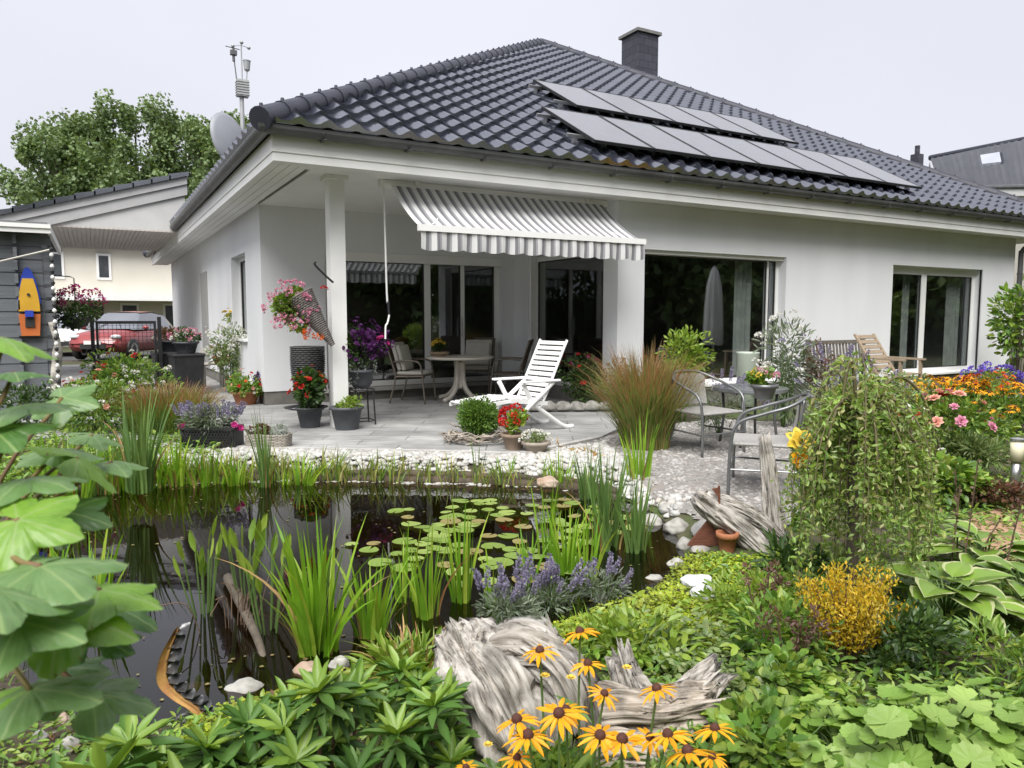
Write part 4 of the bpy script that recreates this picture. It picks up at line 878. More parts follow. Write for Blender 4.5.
def slat_back(b, x0, x1, y, z0, z1, n, tilt_y):
    for i in range(n):
        x = x0+(x1-x0)*i/(n-1); b.beam((x, y, z0), (x, y-tilt_y, z1), .035, .018, (0, 1, 0))
bn = thing('garden_bench', 'weathered wooden bench with an upright slatted back against the house wall', 'bench', (10.85, 7.85, 0), math.radians(180))
b = B(); slat_back(b, -.66, .66, -.22, .46, .88, 17, .06); part('backrest', b, teak, bn); b = B()
b.beam((-.72, -.28, .90), (.72, -.28, .90), .04, .06); b.beam((-.72, -.22, .46), (.72, -.22, .46), .04, .05); part('back_rail', b, teak, bn)
b = B()
for i in range(5): b.box(-.7, .7, -.2+i*.095, -.2+i*.095+.08, .41, .435)
part('seat', b, teak, bn)
for x in (-.70, .70):
    part('leg', B().beam((x, -.20, 0), (x, -.29, .95), .06, .06, (0, 1, 0)), teak, bn); part('leg', B().beam((x, .25, 0), (x, .25, .62), .06, .06, (0, 1, 0)), teak, bn); part('armrest', B().beam((x, -.24, .63), (x, .30, .63), .07, .03), teak, bn)
ac = thing('wooden_armchair', 'weathered wooden folding armchair beside the garden bench', 'armchair', dep(893, 388, 11.6)*[1, 1, 0], facing(303))
teak2 = mat('golden_teak', (.36, .28, .20), (.28, .22, .155), 9, .7, .3, 60, stretch=(1, 6, 6))
b = B()
for i in range(7): y = -.18-.05*i; b.box(-.25, .25, -.01, .01, 0, .06, tilt(22, (0, y+.0, .50+.078*i)))
part('backrest', b, teak2, ac); b = B()
for i in range(6): b.box(-.25, .25, -.2+i*.085, -.2+i*.085+.07, .43, .45)
part('seat', b, teak2, ac)
for x in (-.28, .28):
    part('leg', B().beam((x, .28, 0), (x, .26, .66), .05, .04, (0, 1, 0)), teak2, ac); part('leg', B().beam((x, -.28, 0), (x, -.17, .46), .05, .04, (0, 1, 0)), teak2, ac); part('back_post', B().beam((x*.93, -.12, .42), (x*.93, -.52, 1.04), .045, .03, (0, 1, 0)), teak2, ac)
    part('armrest', B().beam((x, -.30, .67), (x, .33, .66), .065, .028), teak2, ac)

# old wooden bench by the left wall, black bins, gate
ob = thing('wooden_side_bench', 'small silvered wooden bench beside the side wall of the house', 'bench', at(203, 389, 0), facing(0))
b = B()
for i in range(4): b.box(-.5, .5, -.2+i*.1, -.2+i*.1+.085, .44, .465)
pw_ = mat('pale_weathered_wood', (.42, .40, .36), (.34, .32, .29), 8, .8, .3, 50); part('seat', b, pw_, ob)
for x in (-.46, .46):
    for y in (-.17, .17): part('leg', B().box(x-.03, x+.03, y-.03, y+.03, 0, .44 if y > 0 else .74), pw_, ob)
    part('armrest', B().box(x-.035, x+.035, -.2, .22, .64, .67), pw_, ob)
gt = thing('wire_gate', 'black steel gate with wire mesh panel in front of the red car', 'gate', (.62, 14.3, 0), 0)
b = B()
for x in (-.62, .40): b.box(x-.03, x+.03, -.03, .03, 0, 1.32)
part('gate_post', b, metal_d, gt); b = B(); b.box(-.57, .35, -.02, .02, 1.20, 1.25); b.box(-.57, .35, -.02, .02, .1, .15); b.box(-.57, -.53, -.02, .02, .15, 1.2); b.box(.31, .35, -.02, .02, .15, 1.2); part('gate_frame', b, metal_d, gt)
b = B()
for i in range(13): x = -.52+i*.065; b.box(x, x+.006, -.003, .003, .15, 1.2)
for i in range(16): z = .2+i*.065; b.box(-.53, .31, -.006, -.003, z, z+.006)
part('wire_mesh', b, metal_d, gt)
for i, (x, y, l) in enumerate([(*dep(168, 350, 13.3)[:2], 'black lidded bin standing next to the gate'), (*dep(186, 350, 12.6)[:2], 'black lidded bin standing nearest the wooden side bench')]):
    t = thing('black_bin', l, 'bin', (x, y, 0), .1, 'black bins by the gate'); b = B(); v = [(sx*(.20+.04*k), sy*(.20+.04*k), .03+k*.62) for k in (0, 1) for sx, sy in ((-1, -1), (1, -1), (1, 1), (-1, 1))]
    b.add(v, [(3, 2, 1, 0), (4, 5, 6, 7)]+[(i_, (i_+1) % 4, 4+(i_+1) % 4, 4+i_) for i_ in range(4)]); part('body', b, metal_d, t); part('lid', rbox(B(), -.26, .26, -.26, .27, .652, .70, .02), metal_d, t)
solo('green_bucket', B().lathe([(.12, 0), (.125, .01), (.16, .26), (.17, .26), (.17, .28), (.15, .28), (.12, .04), (0, .04)], 24, cap=False), mat('green_plastic', (.03, .10, .05), (.025, .08, .04), 4, .4), 'dark green plastic bucket on the ground by the bins', 'bucket', at(187, 381, 0), smooth=True)
# path light, rusty and stone ornaments
pl = thing('path_light', 'short steel path light with a pale yellow shade in the flower bed', 'path light', g(1015, 484)); s = .0085
part('post', B().tube([(0, 0, -.05), (0, 0, .19)], .036, 16), steel, pl, True); part('lamp_shade', B().tube([(0, 0, .19), (0, 0, .36)], .05, 20), mat('frosted_shade', (.72, .68, .48), None, 4, .5), pl, True); part('cap', B().lathe([(.055, .36), (.055, .38), (0, .39)], 20), steel, pl)

# ------------------------------------------------------------------ flower and plant builders
def G(*c): return tuple(c)
lf_mid = leafm('mid_green_leaves', [(.07, .16, .03), (.13, .25, .03), (.21, .34, .05), (.10, .20, .05), (.28, .36, .06), (.17, .28, .04)])
lf_dark = leafm('dark_green_leaves', [(.032, .072, .018), (.055, .11, .026), (.085, .15, .034)])
lf_lime = leafm('lime_leaves', [(.13, .23, .025), (.20, .30, .035), (.27, .35, .06)], var=.25)
lf_grey = leafm('grey_green_leaves', [(.15, .19, .13), (.22, .26, .19), (.12, .16, .10)])
lf_silver = leafm('silver_leaves', [(.34, .37, .33), (.26, .30, .26)], trans=.1)
lf_pale = leafm('pale_green_leaves', [(.12, .20, .06), (.20, .27, .10), (.27, .32, .15)])
lf_yellow = leafm('golden_leaves', [(.55, .36, .02), (.62, .44, .03), (.42, .38, .04)], var=.25)
lf_moss = leafm('moss_leaves', [(.24, .33, .02), (.36, .42, .035), (.16, .25, .018), (.30, .30, .03)], trans=.2, var=.45, nscale=2.2)
lf_redbr = leafm('red_brown_leaves', [(.14, .06, .045), (.19, .09, .06), (.10, .06, .035), (.11, .12, .05)])
reed_m = leafm('reed_blades', [(.11, .26, .015), (.18, .36, .025), (.26, .43, .04), (.33, .42, .055)], .4, .35, .25)
reed_blue = leafm('blue_green_blades', [(.09, .17, .05), (.13, .23, .06), (.18, .28, .08)], .4, .3, .2)
straw_m = leafm('straw_blades', [(.42, .30, .12), (.33, .22, .08), (.26, .12, .05)], .6, .2)
grass_r = leafm('reddish_grass_blades', [(.11, .20, .03), (.15, .24, .04), (.22, .25, .07), (.26, .13, .06), (.30, .25, .11), (.13, .21, .04), (.17, .25, .05)], .5, .3, .3)
grass_t = leafm('red_tip_blades', [(.30, .11, .06), (.33, .18, .09), (.26, .22, .08), (.26, .09, .05)], .5, .3)
def petal(name, c, tr=.25): return leafm(name, c, .5, tr, .15, spec=.3, tint=(1.05, 1, .95))
P_red, P_pink, P_hot = petal('red_petals', [(.42, .012, .015), (.55, .03, .02)]), petal('pink_petals', [(.62, .22, .34), (.72, .36, .46)]), petal('magenta_petals', [(.45, .02, .18), (.55, .05, .25)])
P_pur, P_org, P_white = petal('purple_petals', [(.07, .015, .09), (.11, .025, .13), (.04, .01, .06)]), petal('orange_petals', [(.62, .10, .02), (.70, .18, .03)]), petal('white_petals', [(.78, .78, .74), (.70, .70, .64)])
P_yel, P_gold, P_lav = petal('yellow_petals', [(.70, .52, .06), (.78, .60, .12)]), petal('golden_petals', [(.72, .33, .01), (.80, .42, .015), (.78, .27, .01)]), petal('lavender_petals', [(.25, .22, .34), (.34, .31, .42), (.19, .17, .28)])
P_salmon, P_blue = petal('salmon_petals', [(.72, .33, .26), (.76, .45, .36)]), petal('blue_violet_petals', [(.16, .10, .50), (.22, .15, .58)])
cone_m = mat('brown_flower_cone', (.045, .012, .008), (.09, .03, .015), 40, .8)
def unit(n):
    d = rng.normal(size=(n, 3)); return d/np.linalg.norm(d, axis=1)[:, None]
def rosette(mt, n=12, layers=2, cup=.35, w=WIDE, size=1):
    b = B()
    for l in range(layers):
        a = np.linspace(0, 2*np.pi, n, endpoint=False)+l*.4; e = cup+l*.45; d = np.stack([np.cos(a)*math.cos(e), np.sin(a)*math.cos(e), np.full(n, math.sin(e))], 1); nn = np.stack([-np.cos(a)*math.sin(e), -np.sin(a)*math.sin(e), np.full(n, math.cos(e))], 1)
        b.scatter(w, d*.06, d, nn, size*(.5-.12*l))
    return b.mesh('flower', mt)
def umbel(mt, n=26, size=.32):
    d = unit(n); d[:, 2] = np.abs(d[:, 2]); return B().scatter(DIA, d*.3, d+unit(n)*.6, d, size).mesh('flower', mt)
F_ros = {k: rosette(m, 7, 2, .3) for k, m in dict(red=P_red, pink=P_pink, hot=P_hot, purple=P_pur, orange=P_org, white=P_white, yellow=P_yel, salmon=P_salmon, blue=P_blue).items()}
F_rose = {k: rosette(m, 7, 4, .2) for k, m in dict(red=P_red, pink=P_pink, salmon=P_salmon, yellow=P_yel, gold=P_gold).items()}
F_umb = {k: umbel(m) for k, m in dict(red=P_red, pink=P_pink, white=P_white, purple=P_pur, hot=P_hot, orange=P_org, lav=P_lav, blue=P_blue, yellow=P_yel).items()}
def spike_mesh(mt, n=64, h=1.0, r=.075, sz=.085):
    z = rng.uniform(.45, 1, n)*h; a = rng.uniform(0, 6.28, n); rr = r*(1.25-z/h*.9); p = np.stack([np.cos(a)*rr*.5, np.sin(a)*rr*.5, z], 1); d = np.stack([np.cos(a), np.sin(a), .7+0*a], 1)
    b = B(); b.scatter(DIA, p, d, unit(n), sz); return b.mesh('flower_spike', mt)
F_spk = {k: spike_mesh(m) for k, m in dict(lav=P_lav, purple=P_pur, hot=P_hot, blue=P_blue).items()}
def lumps(n, c, r, k=9, seed=0, fill=.55):
    """points of a crown: lumps over an ellipsoid, leaves on and inside the lumps; returns points and outward directions"""
    c, r = np.array(c, float), np.array(r, float); q = unit(k); q[:, 2] = q[:, 2]*.9; q = q*rng.uniform(.35, .78, (k, 1)); lr = rng.uniform(.30, .52, k)
    i = rng.integers(0, k, n); d = unit(n); rad = lr[i]*rng.uniform(fill, 1.08, n)**.6; p = q[i]+d*rad[:, None]
    o = p/(np.linalg.norm(p, axis=1)[:, None]+1e-6)
    return c+p*r, o*.6+d*.7
def foliage(b, n, c, r, tm=OVAL, size=.05, k=9, up=.5, fill=.5, zmin=None):
    p, o = lumps(n, c, r, k, fill=fill); d = o+unit(n)*.7+np.array([0, 0, .15]); nn = np.array([0, 0, 1.])*up+unit(n)*.6+o*.4
    if zmin is not None: m = p[:, 2] > zmin; p, d, nn = p[m], d[m], nn[m]
    return b.scatter(tm, p, d, nn, size*rng.uniform(.6, 1.25, len(p)))
def stems(b, n, h, r, base=.05, rad=.006, lean=1.0):
    for i in range(n):
        a = rng.uniform(0, 6.28); q = rng.uniform(.2, 1)**.6*lean; e = np.array([math.cos(a)*q*r, math.sin(a)*q*r, h*rng.uniform(.6, 1)]); s0 = np.array([math.cos(a)*base*rng.uniform(0, 1), math.sin(a)*base, 0])
        b.tube(catmull([s0, s0*.6+e*.4+(0, 0, h*.12), e], 4), np.linspace(rad, rad*.35, 9), 5)
    return b
def blooms(root, me, n, c, r, size, name='flower', low=-.1, spread=.25, front=.0):
    c, r = np.array(c, float), np.array(r, float)
    for i in range(n):
        d = unit(1)[0]
        while d[2] < low: d = unit(1)[0]
        if front and rng.random() < front: d[:2] = -np.abs(d[:2])*np.sign([math.sin(YAW), math.cos(YAW)]); 
        p = c+d*r*rng.uniform(.88, 1.08); dv = Vector(d+unit(1)[0]*spread+np.array([0, 0, .3])); o = put(name, me, root, p, dv.to_track_quat('Z', 'Y').to_euler(), size*rng.uniform(.75, 1.2))
def shrub(name, label, cat, loc, r, zc, n, tm, size, mt, k=9, stem=6, stemm=None, fl=(), group=None, up=.5, stem_h=None, fill=.5, low=-.1):
    t = thing(name, label, cat, loc, rng.uniform(0, 6.28), group)
    if stem: part('stem', stems(B(), stem, stem_h or (zc+r[2]*.5), max(r[0], r[1])*.7, rad=.004+.006*zc), stemm or stem_m, t, True)
    part('foliage', foliage(B(), n, (0, 0, zc), r, tm, size, k, up, fill, zmin=.01), mt, t)
    for (me, cnt, sz) in fl: blooms(t, me, cnt, (0, 0, zc), r, sz, low=low)
    return t
def pot(b, r, h, rim=.015, n=28): return b.lathe([(r*.70, 0), (r*.72, .008), (r*.96, h-.035), (r*.96+rim*.3, h-.035), (r+rim, h-.03), (r+rim, h), (r-.012, h), (r*.93, h-.03), (0, h-.03)], n, cap=False)
def potted(name, label, loc, r, h, pm, fr, zc, n, tm, size, mt, fl=(), cat='potted plant', k=7, group=None, low=-.25, soil=True):
    t = shrub(name, label, cat, loc, fr, zc, n, tm, size, mt, k, 0, None, fl, group, low=low)
    part('pot', pot(B(), r, h), pm, t, True); part('stem', stems(B(), 5, zc, fr[0]*.5, .03).__class__().tube([(0, 0, h-.05), (0, 0, zc)], [.012, .006], 6), stem_m, t); return t
def grassclump(name, label, cat, loc, n, h, rad, lean, wd, mt, tips=None, group=None, curl=1, tip_h=1.05):
    t = thing(name, label, cat, loc, 0, group); a = rng.uniform(0, 6.28, n); q = rad*np.sqrt(rng.uniform(0, 1, n)); root = np.stack([np.cos(a)*q, np.sin(a)*q, np.full(n, -.03)], 1)
    az = a+rng.normal(0, .5, n); part('blades', B().blades(root, h*rng.uniform(.55, 1.05, n), az, lean*rng.uniform(.15, 1.1, n)*(.4+q/rad), wd*rng.uniform(.6, 1.2, n), 6, curl), mt, t)
    if tips:
        m = n//3; ln = lean*rng.uniform(.15, 1.0, m)*(.4+q[:m]/rad); hh = h*tip_h*rng.uniform(.7, 1.05, m); u_ = .62; ho = ln*hh*u_**(1+curl*.8); r2_ = root[:m]+np.stack([ho*np.cos(az[:m]), ho*np.sin(az[:m]), hh*(u_-.45*np.minimum(ln, 1.6)*u_**2.4)], 1); part('tips', B().blades(r2_, hh*.40, az[:m], ln*1.7, wd*.8, 4, .6), tips, t)
    return t
# ------------------------------------------------------------------ pots and planters on the terrace
def tp(x, y): return at(x, y, 0)
t = thing('lavender_crate', 'dark lattice crate of flowering lavender with pink blooms at its ends', 'planter', tp(213, 446), facing(90))
b = B(); b.box(-.26, .26, -.13, .13, .0, .03)
for sgn in (-1, 1):
    for i in range(18):
        x = -.26+i*.03
        for dx in (.09, -.09):
            x2 = min(.26, max(-.26, x+dx)); b.beam((x, sgn*.135, .02), (x2, sgn*.135, .19), .008, .006, (0, 1, 0))
    b.box(-.27, .27, sgn*.135-.01, sgn*.135+.01, .185, .205)
    b.box(sgn*.262-.008, sgn*.262+.008, -.13, .13, .0, .2)
part('crate', b, metal_d, t); part('liner', B().box(-.25, .25, -.12, .12, .03, .17), frame_d, t)
part('foliage', foliage(B(), 900, (0, 0, .27), (.30, .17, .13), LANCE, .07, 9), lf_grey, t)
for i in range(46): a = rng.uniform(-.28, .28); put('flower_spike', F_spk['lav'], t, (a, rng.uniform(-.14, .14), .22), (rng.normal(0, .3), rng.normal(0, .3)+a, 0), .22*rng.uniform(.8, 1.2))
for x in (-.30, -.27, .27, .30, .25): put('flower', F_ros['hot'], t, (x, rng.uniform(-.12, -.02), .19+rng.uniform(0, .07)), (1.2, 0, rng.uniform(-1, 1)), .07)
t = thing('wicker_tray', 'pale wicker trough with dark heather and a silvery plant', 'planter', tp(269, 446), facing(84)); b = B()
for zz in range(9):
    a = np.linspace(0, 2*np.pi, 60, endpoint=False); q = 1+.04*zz/9; sup = lambda c: np.sign(c)*np.abs(c)**.35
    b.tube(np.stack([.21*q*sup(np.cos(a)), .105*q*sup(np.sin(a)), .012+zz*.014+.004*np.cos(a*15+zz*math.pi)], 1), .009, 5, closed=True)
part('basket', b, wicker_l, t); part('handle', B().tube(catmull([(-.21, 0, .12), (-.25, 0, .17), (-.20, 0, .17)], 4), .01, 6), wicker_l, t)
part('heather', foliage(B(), 500, (-.09, 0, .18), (.12, .10, .08), TINY, .03, 6), lf_redbr, t); part('silver_plant', foliage(B(), 420, (.11, 0, .16), (.09, .09, .06), LANCE, .035, 5), lf_silver, t)

t = potted('red_begonia_pot', 'dark grey pot of red and orange begonias at the foot of the white post', tp(310, 427), .155, .24, pot_m, (.24, .22, .25), .47, 620, WIDE, .07, lf_dark, [(F_ros['red'], 16, .07), (F_ros['orange'], 7, .07)])
part('saucer', B().lathe([(.2, .225), (.25, .24), (.26, .25), (.24, .25), (.17, .24)], 28, (-.05, 0, 0), cap=False), metal_d, t, True)
potted('herb_pot', 'tapered dark grey pot with low pale green herbs', tp(347, 429), .185, .27, pot_m, (.19, .17, .08), .31, 520, OVAL, .04, lf_lime)
# tilted wicker cone of geraniums hung on the post
hb = thing('hanging_wicker_cone', 'grey wicker cone of pink and orange geraniums hung on the white post', 'hanging basket', dep(326, 318, 8.55)); pc0 = np.array(hb.location); kk = 8.55/F
def lp(px, py, dd=0): return (px-326)*kk*rt3+np.array([0, 0, (318-py)*kk])+fd3*dd
tip, mouth = lp(334, 344, -.1), lp(303, 297, -.12); ax_ = mouth-tip; Lc = np.linalg.norm(ax_); R_ = np.array(Vector(ax_).to_track_quat('Z', 'Y').to_matrix())
b = B()
for i in range(30):
    q = i/29; a = np.linspace(0, 2*np.pi, 40, endpoint=False); rr = .022+.135*q; ring = np.stack([rr*np.cos(a)*(1+.03*np.cos(a*20+i*math.pi)), rr*np.sin(a)*(1+.03*np.cos(a*20+i*math.pi)), np.full(40, q*Lc)], 1)@R_.T+tip; b.tube(ring, .011, 5, closed=True)
part('cone', b, mat('grey_wicker', (.20, .18, .165), (.11, .10, .095), 30, .75, .5, 90), hb, True)
part('hook', B().tube(catmull([lp(334, 283), lp(326, 275, -.05), lp(318, 266, -.08), lp(319, 263, -.08)], 5), .013, 6), metal_d, hb)
part('foliage', foliage(B(), 900, lp(299, 309, -.16), (.25, .15, .26), WIDE, .055, 8), lf_mid, hb)
part('blossom', foliage(B(), 260, lp(300, 309, -.18), (.28, .17, .29), DIA, .04, 9), P_pink, hb); blooms(hb, F_umb['pink'], 50, lp(297, 309, -.18), (.29, .18, .32), .075, low=-.8); blooms(hb, F_umb['orange'], 7, lp(317, 334, -.2), (.09, .06, .05), .08, low=-.8); blooms(hb, F_umb['red'], 2, lp(329, 292, -.2), (.03, .03, .04), .06)
t = thing('dark_wicker_vase', 'tall dark woven vase behind the red begonias', 'vase', tp(309, 417)); b = B()
for i in range(34):
    z = .03+i*.027; rr = .10+.11*math.sin(min(1, i/30)*math.pi*.55)**1.2; a = np.linspace(0, 2*np.pi, 36, endpoint=False); b.tube(np.stack([rr*np.cos(a)*(1+.04*np.cos(a*18+i*math.pi)), rr*np.sin(a)*(1+.04*np.cos(a*18+i*math.pi)), np.full(36, z)], 1), .011, 4, closed=True)
part('weave', b, wicker_d, t, True); part('liner', B().lathe([(.08, .03), (.18, .6), (.17, .9), (.0, .88)], 20, cap=False), frame_d, t)
t = thing('petunia_stand', 'trailing dark purple petunias on a tall black metal stand beside the post', 'planter', tp(362, 424)); b = B()
for sx in (-1, 1):
    for sy in (-1, 1): b.tube([(sx*.13, sy*.13, 0), (sx*.11, sy*.11, .45)], .01, 6)
for z in (.05, .43):
    for k in range(4): a, c = [(-1, -1), (1, -1), (1, 1), (-1, 1)][k], [(1, -1), (1, 1), (-1, 1), (-1, -1)][k]; b.tube([(a[0]*.13, a[1]*.13, z), (c[0]*.13, c[1]*.13, z)], .008, 5)
part('stand', b, metal_d, t); part('pot', B().lathe([(.08, .44), (.13, .5), (.15, .64), (.16, .64), (.16, .67), (.13, .67)], 24), pot_m, t, True)
part('foliage', foliage(B(), 900, (-.02, 0, .97), (.30, .26, .29), OVAL, .05, 11), lf_dark, t); part('blossom', foliage(B(), 700, (-.02, 0, 1.0), (.32, .27, .30), DIA, .05, 9), P_pur, t); part('trailing_leaves', foliage(B(), 420, (.03, -.02, .60), (.19, .19, .22), OVAL, .035, 8), lf_silver, t)
blooms(t, F_ros['purple'], 98, (-.02, 0, 1.0), (.32, .28, .30), .055, low=-.6); blooms(t, F_ros['hot'], 8, (.26, -.08, .98), (.09, .1, .12), .06)
# groups by the house corner
t = shrub('white_hydrangea', 'tall loose shrub of small white flowers at the house corner', 'shrub', tp(231, 393), (.42, .36, .55), .72, 1500, OVAL, .055, lf_pale, 14, 9, None, [(F_umb['white'], 34, .10)])
shrub('yellow_daisies', 'yellow blooms above the white flowering shrub at the house corner', 'flower', tp(226, 391)+fd3*.3, (.16, .14, .14), 1.32, 160, OVAL, .05, lf_lime, 4, 4, None, [(F_ros['yellow'], 12, .07)])
t = potted('mixed_flower_pot', 'round terracotta planter overflowing with mixed bedding flowers at the house corner', tp(246, 404), .2, .2, terracotta, (.33, .27, .24), .28, 1100, WIDE, .05, lf_mid, [(F_ros['salmon'], 9, .05), (F_ros['orange'], 5, .05), (F_ros['white'], 6, .045), (F_ros['red'], 5, .05)], low=-.4)
t = potted('purple_flower_pot', 'terracotta pot of dense violet flowers against the house plinth', tp(268, 402), .15, .2, terracotta, (.24, .18, .15), .33, 500, OVAL, .04, lf_dark, [(F_umb['purple'], 44, .085), (F_umb['blue'], 12, .06)], low=-.3)
t = potted('door_flower_pot', 'wide terracotta pot of mauve and white flowers by the glass door', tp(385, 391), .23, .24, terracotta, (.26, .22, .13), .34, 500, OVAL, .045, lf_dark, [(F_umb['lav'], 22, .09), (F_umb['white'], 8, .07)])
potted('pink_flower_tub', 'dark tub of pale pink flowers on the bin beside the wooden side bench', np.array([*dep(186, 350, 12.6)[:2], .70]), .2, .2, pot_m, (.26, .22, .16), .27, 500, OVAL, .06, lf_dark, [(F_umb['pink'], 14, .09), (F_umb['white'], 8, .08)])
potted('red_leaf_tub', 'dark tub of reddish foliage on the bin nearest the gate', np.array([*dep(168, 350, 13.3)[:2], .70]), .2, .2, pot_m, (.28, .22, .16), .26, 500, OVAL, .06, lf_redbr, [(F_umb['white'], 6, .08)])
potted('trough_by_wall', 'terracotta trough of red-leaved plants near the side wall', np.array([2.0, 13.8, .0])+(0, .3, .46), .16, .16, terracotta, (.26, .2, .14), .24, 420, OVAL, .05, lf_redbr, [(F_umb['pink'], 6, .08)])
fp = potted('yellow_flower_bowl', 'shallow tan bowl of yellow flowers standing on the round table', TB+np.array([0, 0, .70])-rt3*.32, .14, .07, mat('tan_glaze', (.50, .38, .26), (.44, .33, .22), 8, .5), (.13, .12, .11), .16, 260, OVAL, .045, lf_dark, [(F_rose['yellow'], 16, .085)], low=.2)
# clipped ball on a wreath of twigs, geraniums, alyssum
bx_ = shrub('box_ball', 'round clipped box ball set in a wreath of bleached twigs', 'shrub', tp(478, 441), (.24, .24, .235), .235, 6000, OVAL, .036, leafm('box_leaves', [(.07, .15, .025), (.11, .20, .035), (.16, .27, .05)], var=.2), 60, 3, fill=.1)
b = B()
for i in range(60):
    a0 = rng.uniform(0, 6.28); rr = rng.uniform(.26, .36); da = rng.uniform(.5, 1.1); z0 = rng.uniform(.01, .11)
    P = [(rr*math.cos(a0+da*q)*rng.uniform(.94, 1.1), rr*math.sin(a0+da*q)*rng.uniform(.94, 1.1), z0+rng.uniform(-.02, .05)) for q in np.linspace(0, 1, 4)]
    P[-1] = tuple(np.array(P[-1])*[1.15, 1.15, 1.3]); b.tube(catmull(P, 3), np.linspace(.011, .004, 10), 5)
solo('twig_wreath', b, mat('bleached_twig', (.42, .37, .31), (.26, .22, .18), 20, .85, .4, 60), 'wreath of pale bleached twigs lying round the clipped box ball', 'wreath', tp(478, 441), smooth=True)
potted('red_geranium_pot', 'weathered stone pot of bright red geraniums before the recliner', tp(514, 449), .12, .16, mat('weathered_pot', (.30, .22, .16), (.22, .16, .12), 9, .85, .4, 60), (.14, .13, .13), .28, 300, WIDE, .05, lf_lime, [(F_umb['red'], 16, .085)])
potted('alyssum_pot', 'low stone bowl of tiny white alyssum beside the red geraniums', tp(536, 451), .13, .10, mat('stone_bowl', (.36, .31, .26), (.28, .24, .2), 9, .85, .4, 60), (.16, .14, .07), .13, 320, OVAL, .03, lf_pale, [(F_umb['white'], 24, .05)])
# planting along the column, tall pot, planter on the bistro table
shrub('pillar_shrub', 'dark green shrub with red leaves and flowers at the foot of the white column', 'shrub', np.array([6.15, 8.85, 0]), (.40, .42, .38), .42, 1700, OVAL, .06, lf_dark, 14, 8, None, [(F_ros['red'], 12, .06), (F_umb['hot'], 6, .05)])
shrub('red_leaf_shrub', 'red-leaved barberry in front of the white column', 'shrub', np.array([6.3, 8.15, 0]), (.28, .28, .36), .42, 800, OVAL, .045, lf_redbr, 10, 8, twig_m)
b = B()
for i in range(7): q = i/6; rock(b, (5.3+q*1.1, 8.75-q*.55, .06), (.12, .08, .09), 40+i, rz=-.4)
solo('planting_kerb', b, stone_m, 'low kerb of grey stones edging the shrubs by the column', 'kerb', smooth=True)
b = B().lathe([(.12, 0), (.13, .01), (.165, .78), (.17, .80), (.155, .80), (.14, .7), (0, .7)], 32, cap=False)
solo('tall_green_vase', b, mat('pale_green_glaze', (.42, .47, .41), (.38, .43, .37), 3, .35), 'tall pale green glazed vase in front of the big window', 'vase', dep(747, 381, 10.9)*np.array([1, 1, 0])+np.array([0, 0, 0]), smooth=True)
zp = g(748, 445)[2]+.616; bpp = dep(764, 400, 6.55); bpp[2] = zp
t = potted('table_planter', 'grey zinc planter of pink and white flowers on the bistro table', bpp, .105, .13, metal_g, (.13, .12, .09), .18, 300, WIDE, .045, lf_mid, [(F_umb['pink'], 8, .06), (F_umb['white'], 5, .06), (F_umb['yellow'], 4, .05)], low=.2)

# ------------------------------------------------------------------ shrubs and borders round the house
grassclump('red_fountain_grass', 'tall clump of reddish ornamental grass beside the bistro chair', 'ornamental grass', np.array([*(dep(645, 450, 7.5)[:2]), -.03]), 2000, 1.10, .24, .50, .008, grass_r, grass_t, tip_h=1.06)
grassclump('low_red_grass', 'rounded green grass with red tips at the end of the pond', 'ornamental grass', np.array([*tp(168, 430)[:2], -.02]), 3000, .60, .40, .6, .008, leafm('low_grass_blades', [(.10, .18, .03), (.16, .24, .04), (.22, .28, .06)], .5, .3), grass_t, tip_h=1.12)
shrub('lime_shrub', 'bright lime shrub in front of the big window', 'shrub', np.array([*dep(682, 390, 9.3)[:2], 0]), (.36, .34, .46), .78, 1300, OVAL, .07, lf_lime, 12, 10)
shrub('white_butterfly_bush', 'loose tall shrub with grey-green leaves and white flowers at the big window edge', 'shrub', np.array([*dep(784, 395, 8.9)[:2], 0]), (.40, .34, .62), .72, 900, LANCE, .11, lf_grey, 16, 16, None, [(F_umb['white'], 22, .09), (F_umb['lav'], 8, .08)])
shrub('russian_sage', 'hazy grey-lilac sage in front of the garden bench', 'shrub', np.array([*dep(838, 395, 8.6)[:2], 0]), (.55, .34, .40), .42, 900, LANCE, .06, lf_silver, 14, 14, None, [(F_spk['lav'], 40, .22)])
shrub('red_stem_shrub', 'thin shrub with dark red leaves before the bench', 'shrub', np.array([*dep(822, 390, 8.9)[:2], 0]), (.30, .26, .45), .66, 420, OVAL, .05, lf_redbr, 12, 10, twig_m)
shrub('catmint', 'low lilac catmint between big window and bistro table', 'shrub', np.array([*dep(722, 400, 8.3)[:2], 0]), (.45, .34, .26), .28, 1000, LANCE, .05, lf_grey, 12, 8, None, [(F_spk['lav'], 34, .22)])
shrub('cream_rose_bush', 'pale leafy bush with creamy white flowers behind the weeping shrub', 'shrub', np.array([*dep(885, 415, 8.0)[:2], 0]), (.62, .4, .34), .36, 1700, OVAL, .06, lf_pale, 16, 8, None, [(F_umb['white'], 16, .09), (F_umb['yellow'], 8, .08)])
shrub('young_tree', 'leafy young tree with glossy leaves at the house end by the downpipe', 'tree', np.array([*dep(1018, 385, 13.6)[:2], 0]), (.52, .46, .85), 1.25, 1000, OVAL, .14, lf_mid, 16, 9, bark, stem_h=1.8)
dz = [B().scatter(LANCE, np.zeros((13, 3)), np.stack([np.cos(np.arange(13)*2*np.pi/13), np.sin(np.arange(13)*2*np.pi/13), np.full(13, -.12+.1*rng.random())], 1), np.tile([0, 0, 1.], (13, 1)), .5+.06*rng.random(13)).mesh('petals', P_gold) for _ in range(1)]
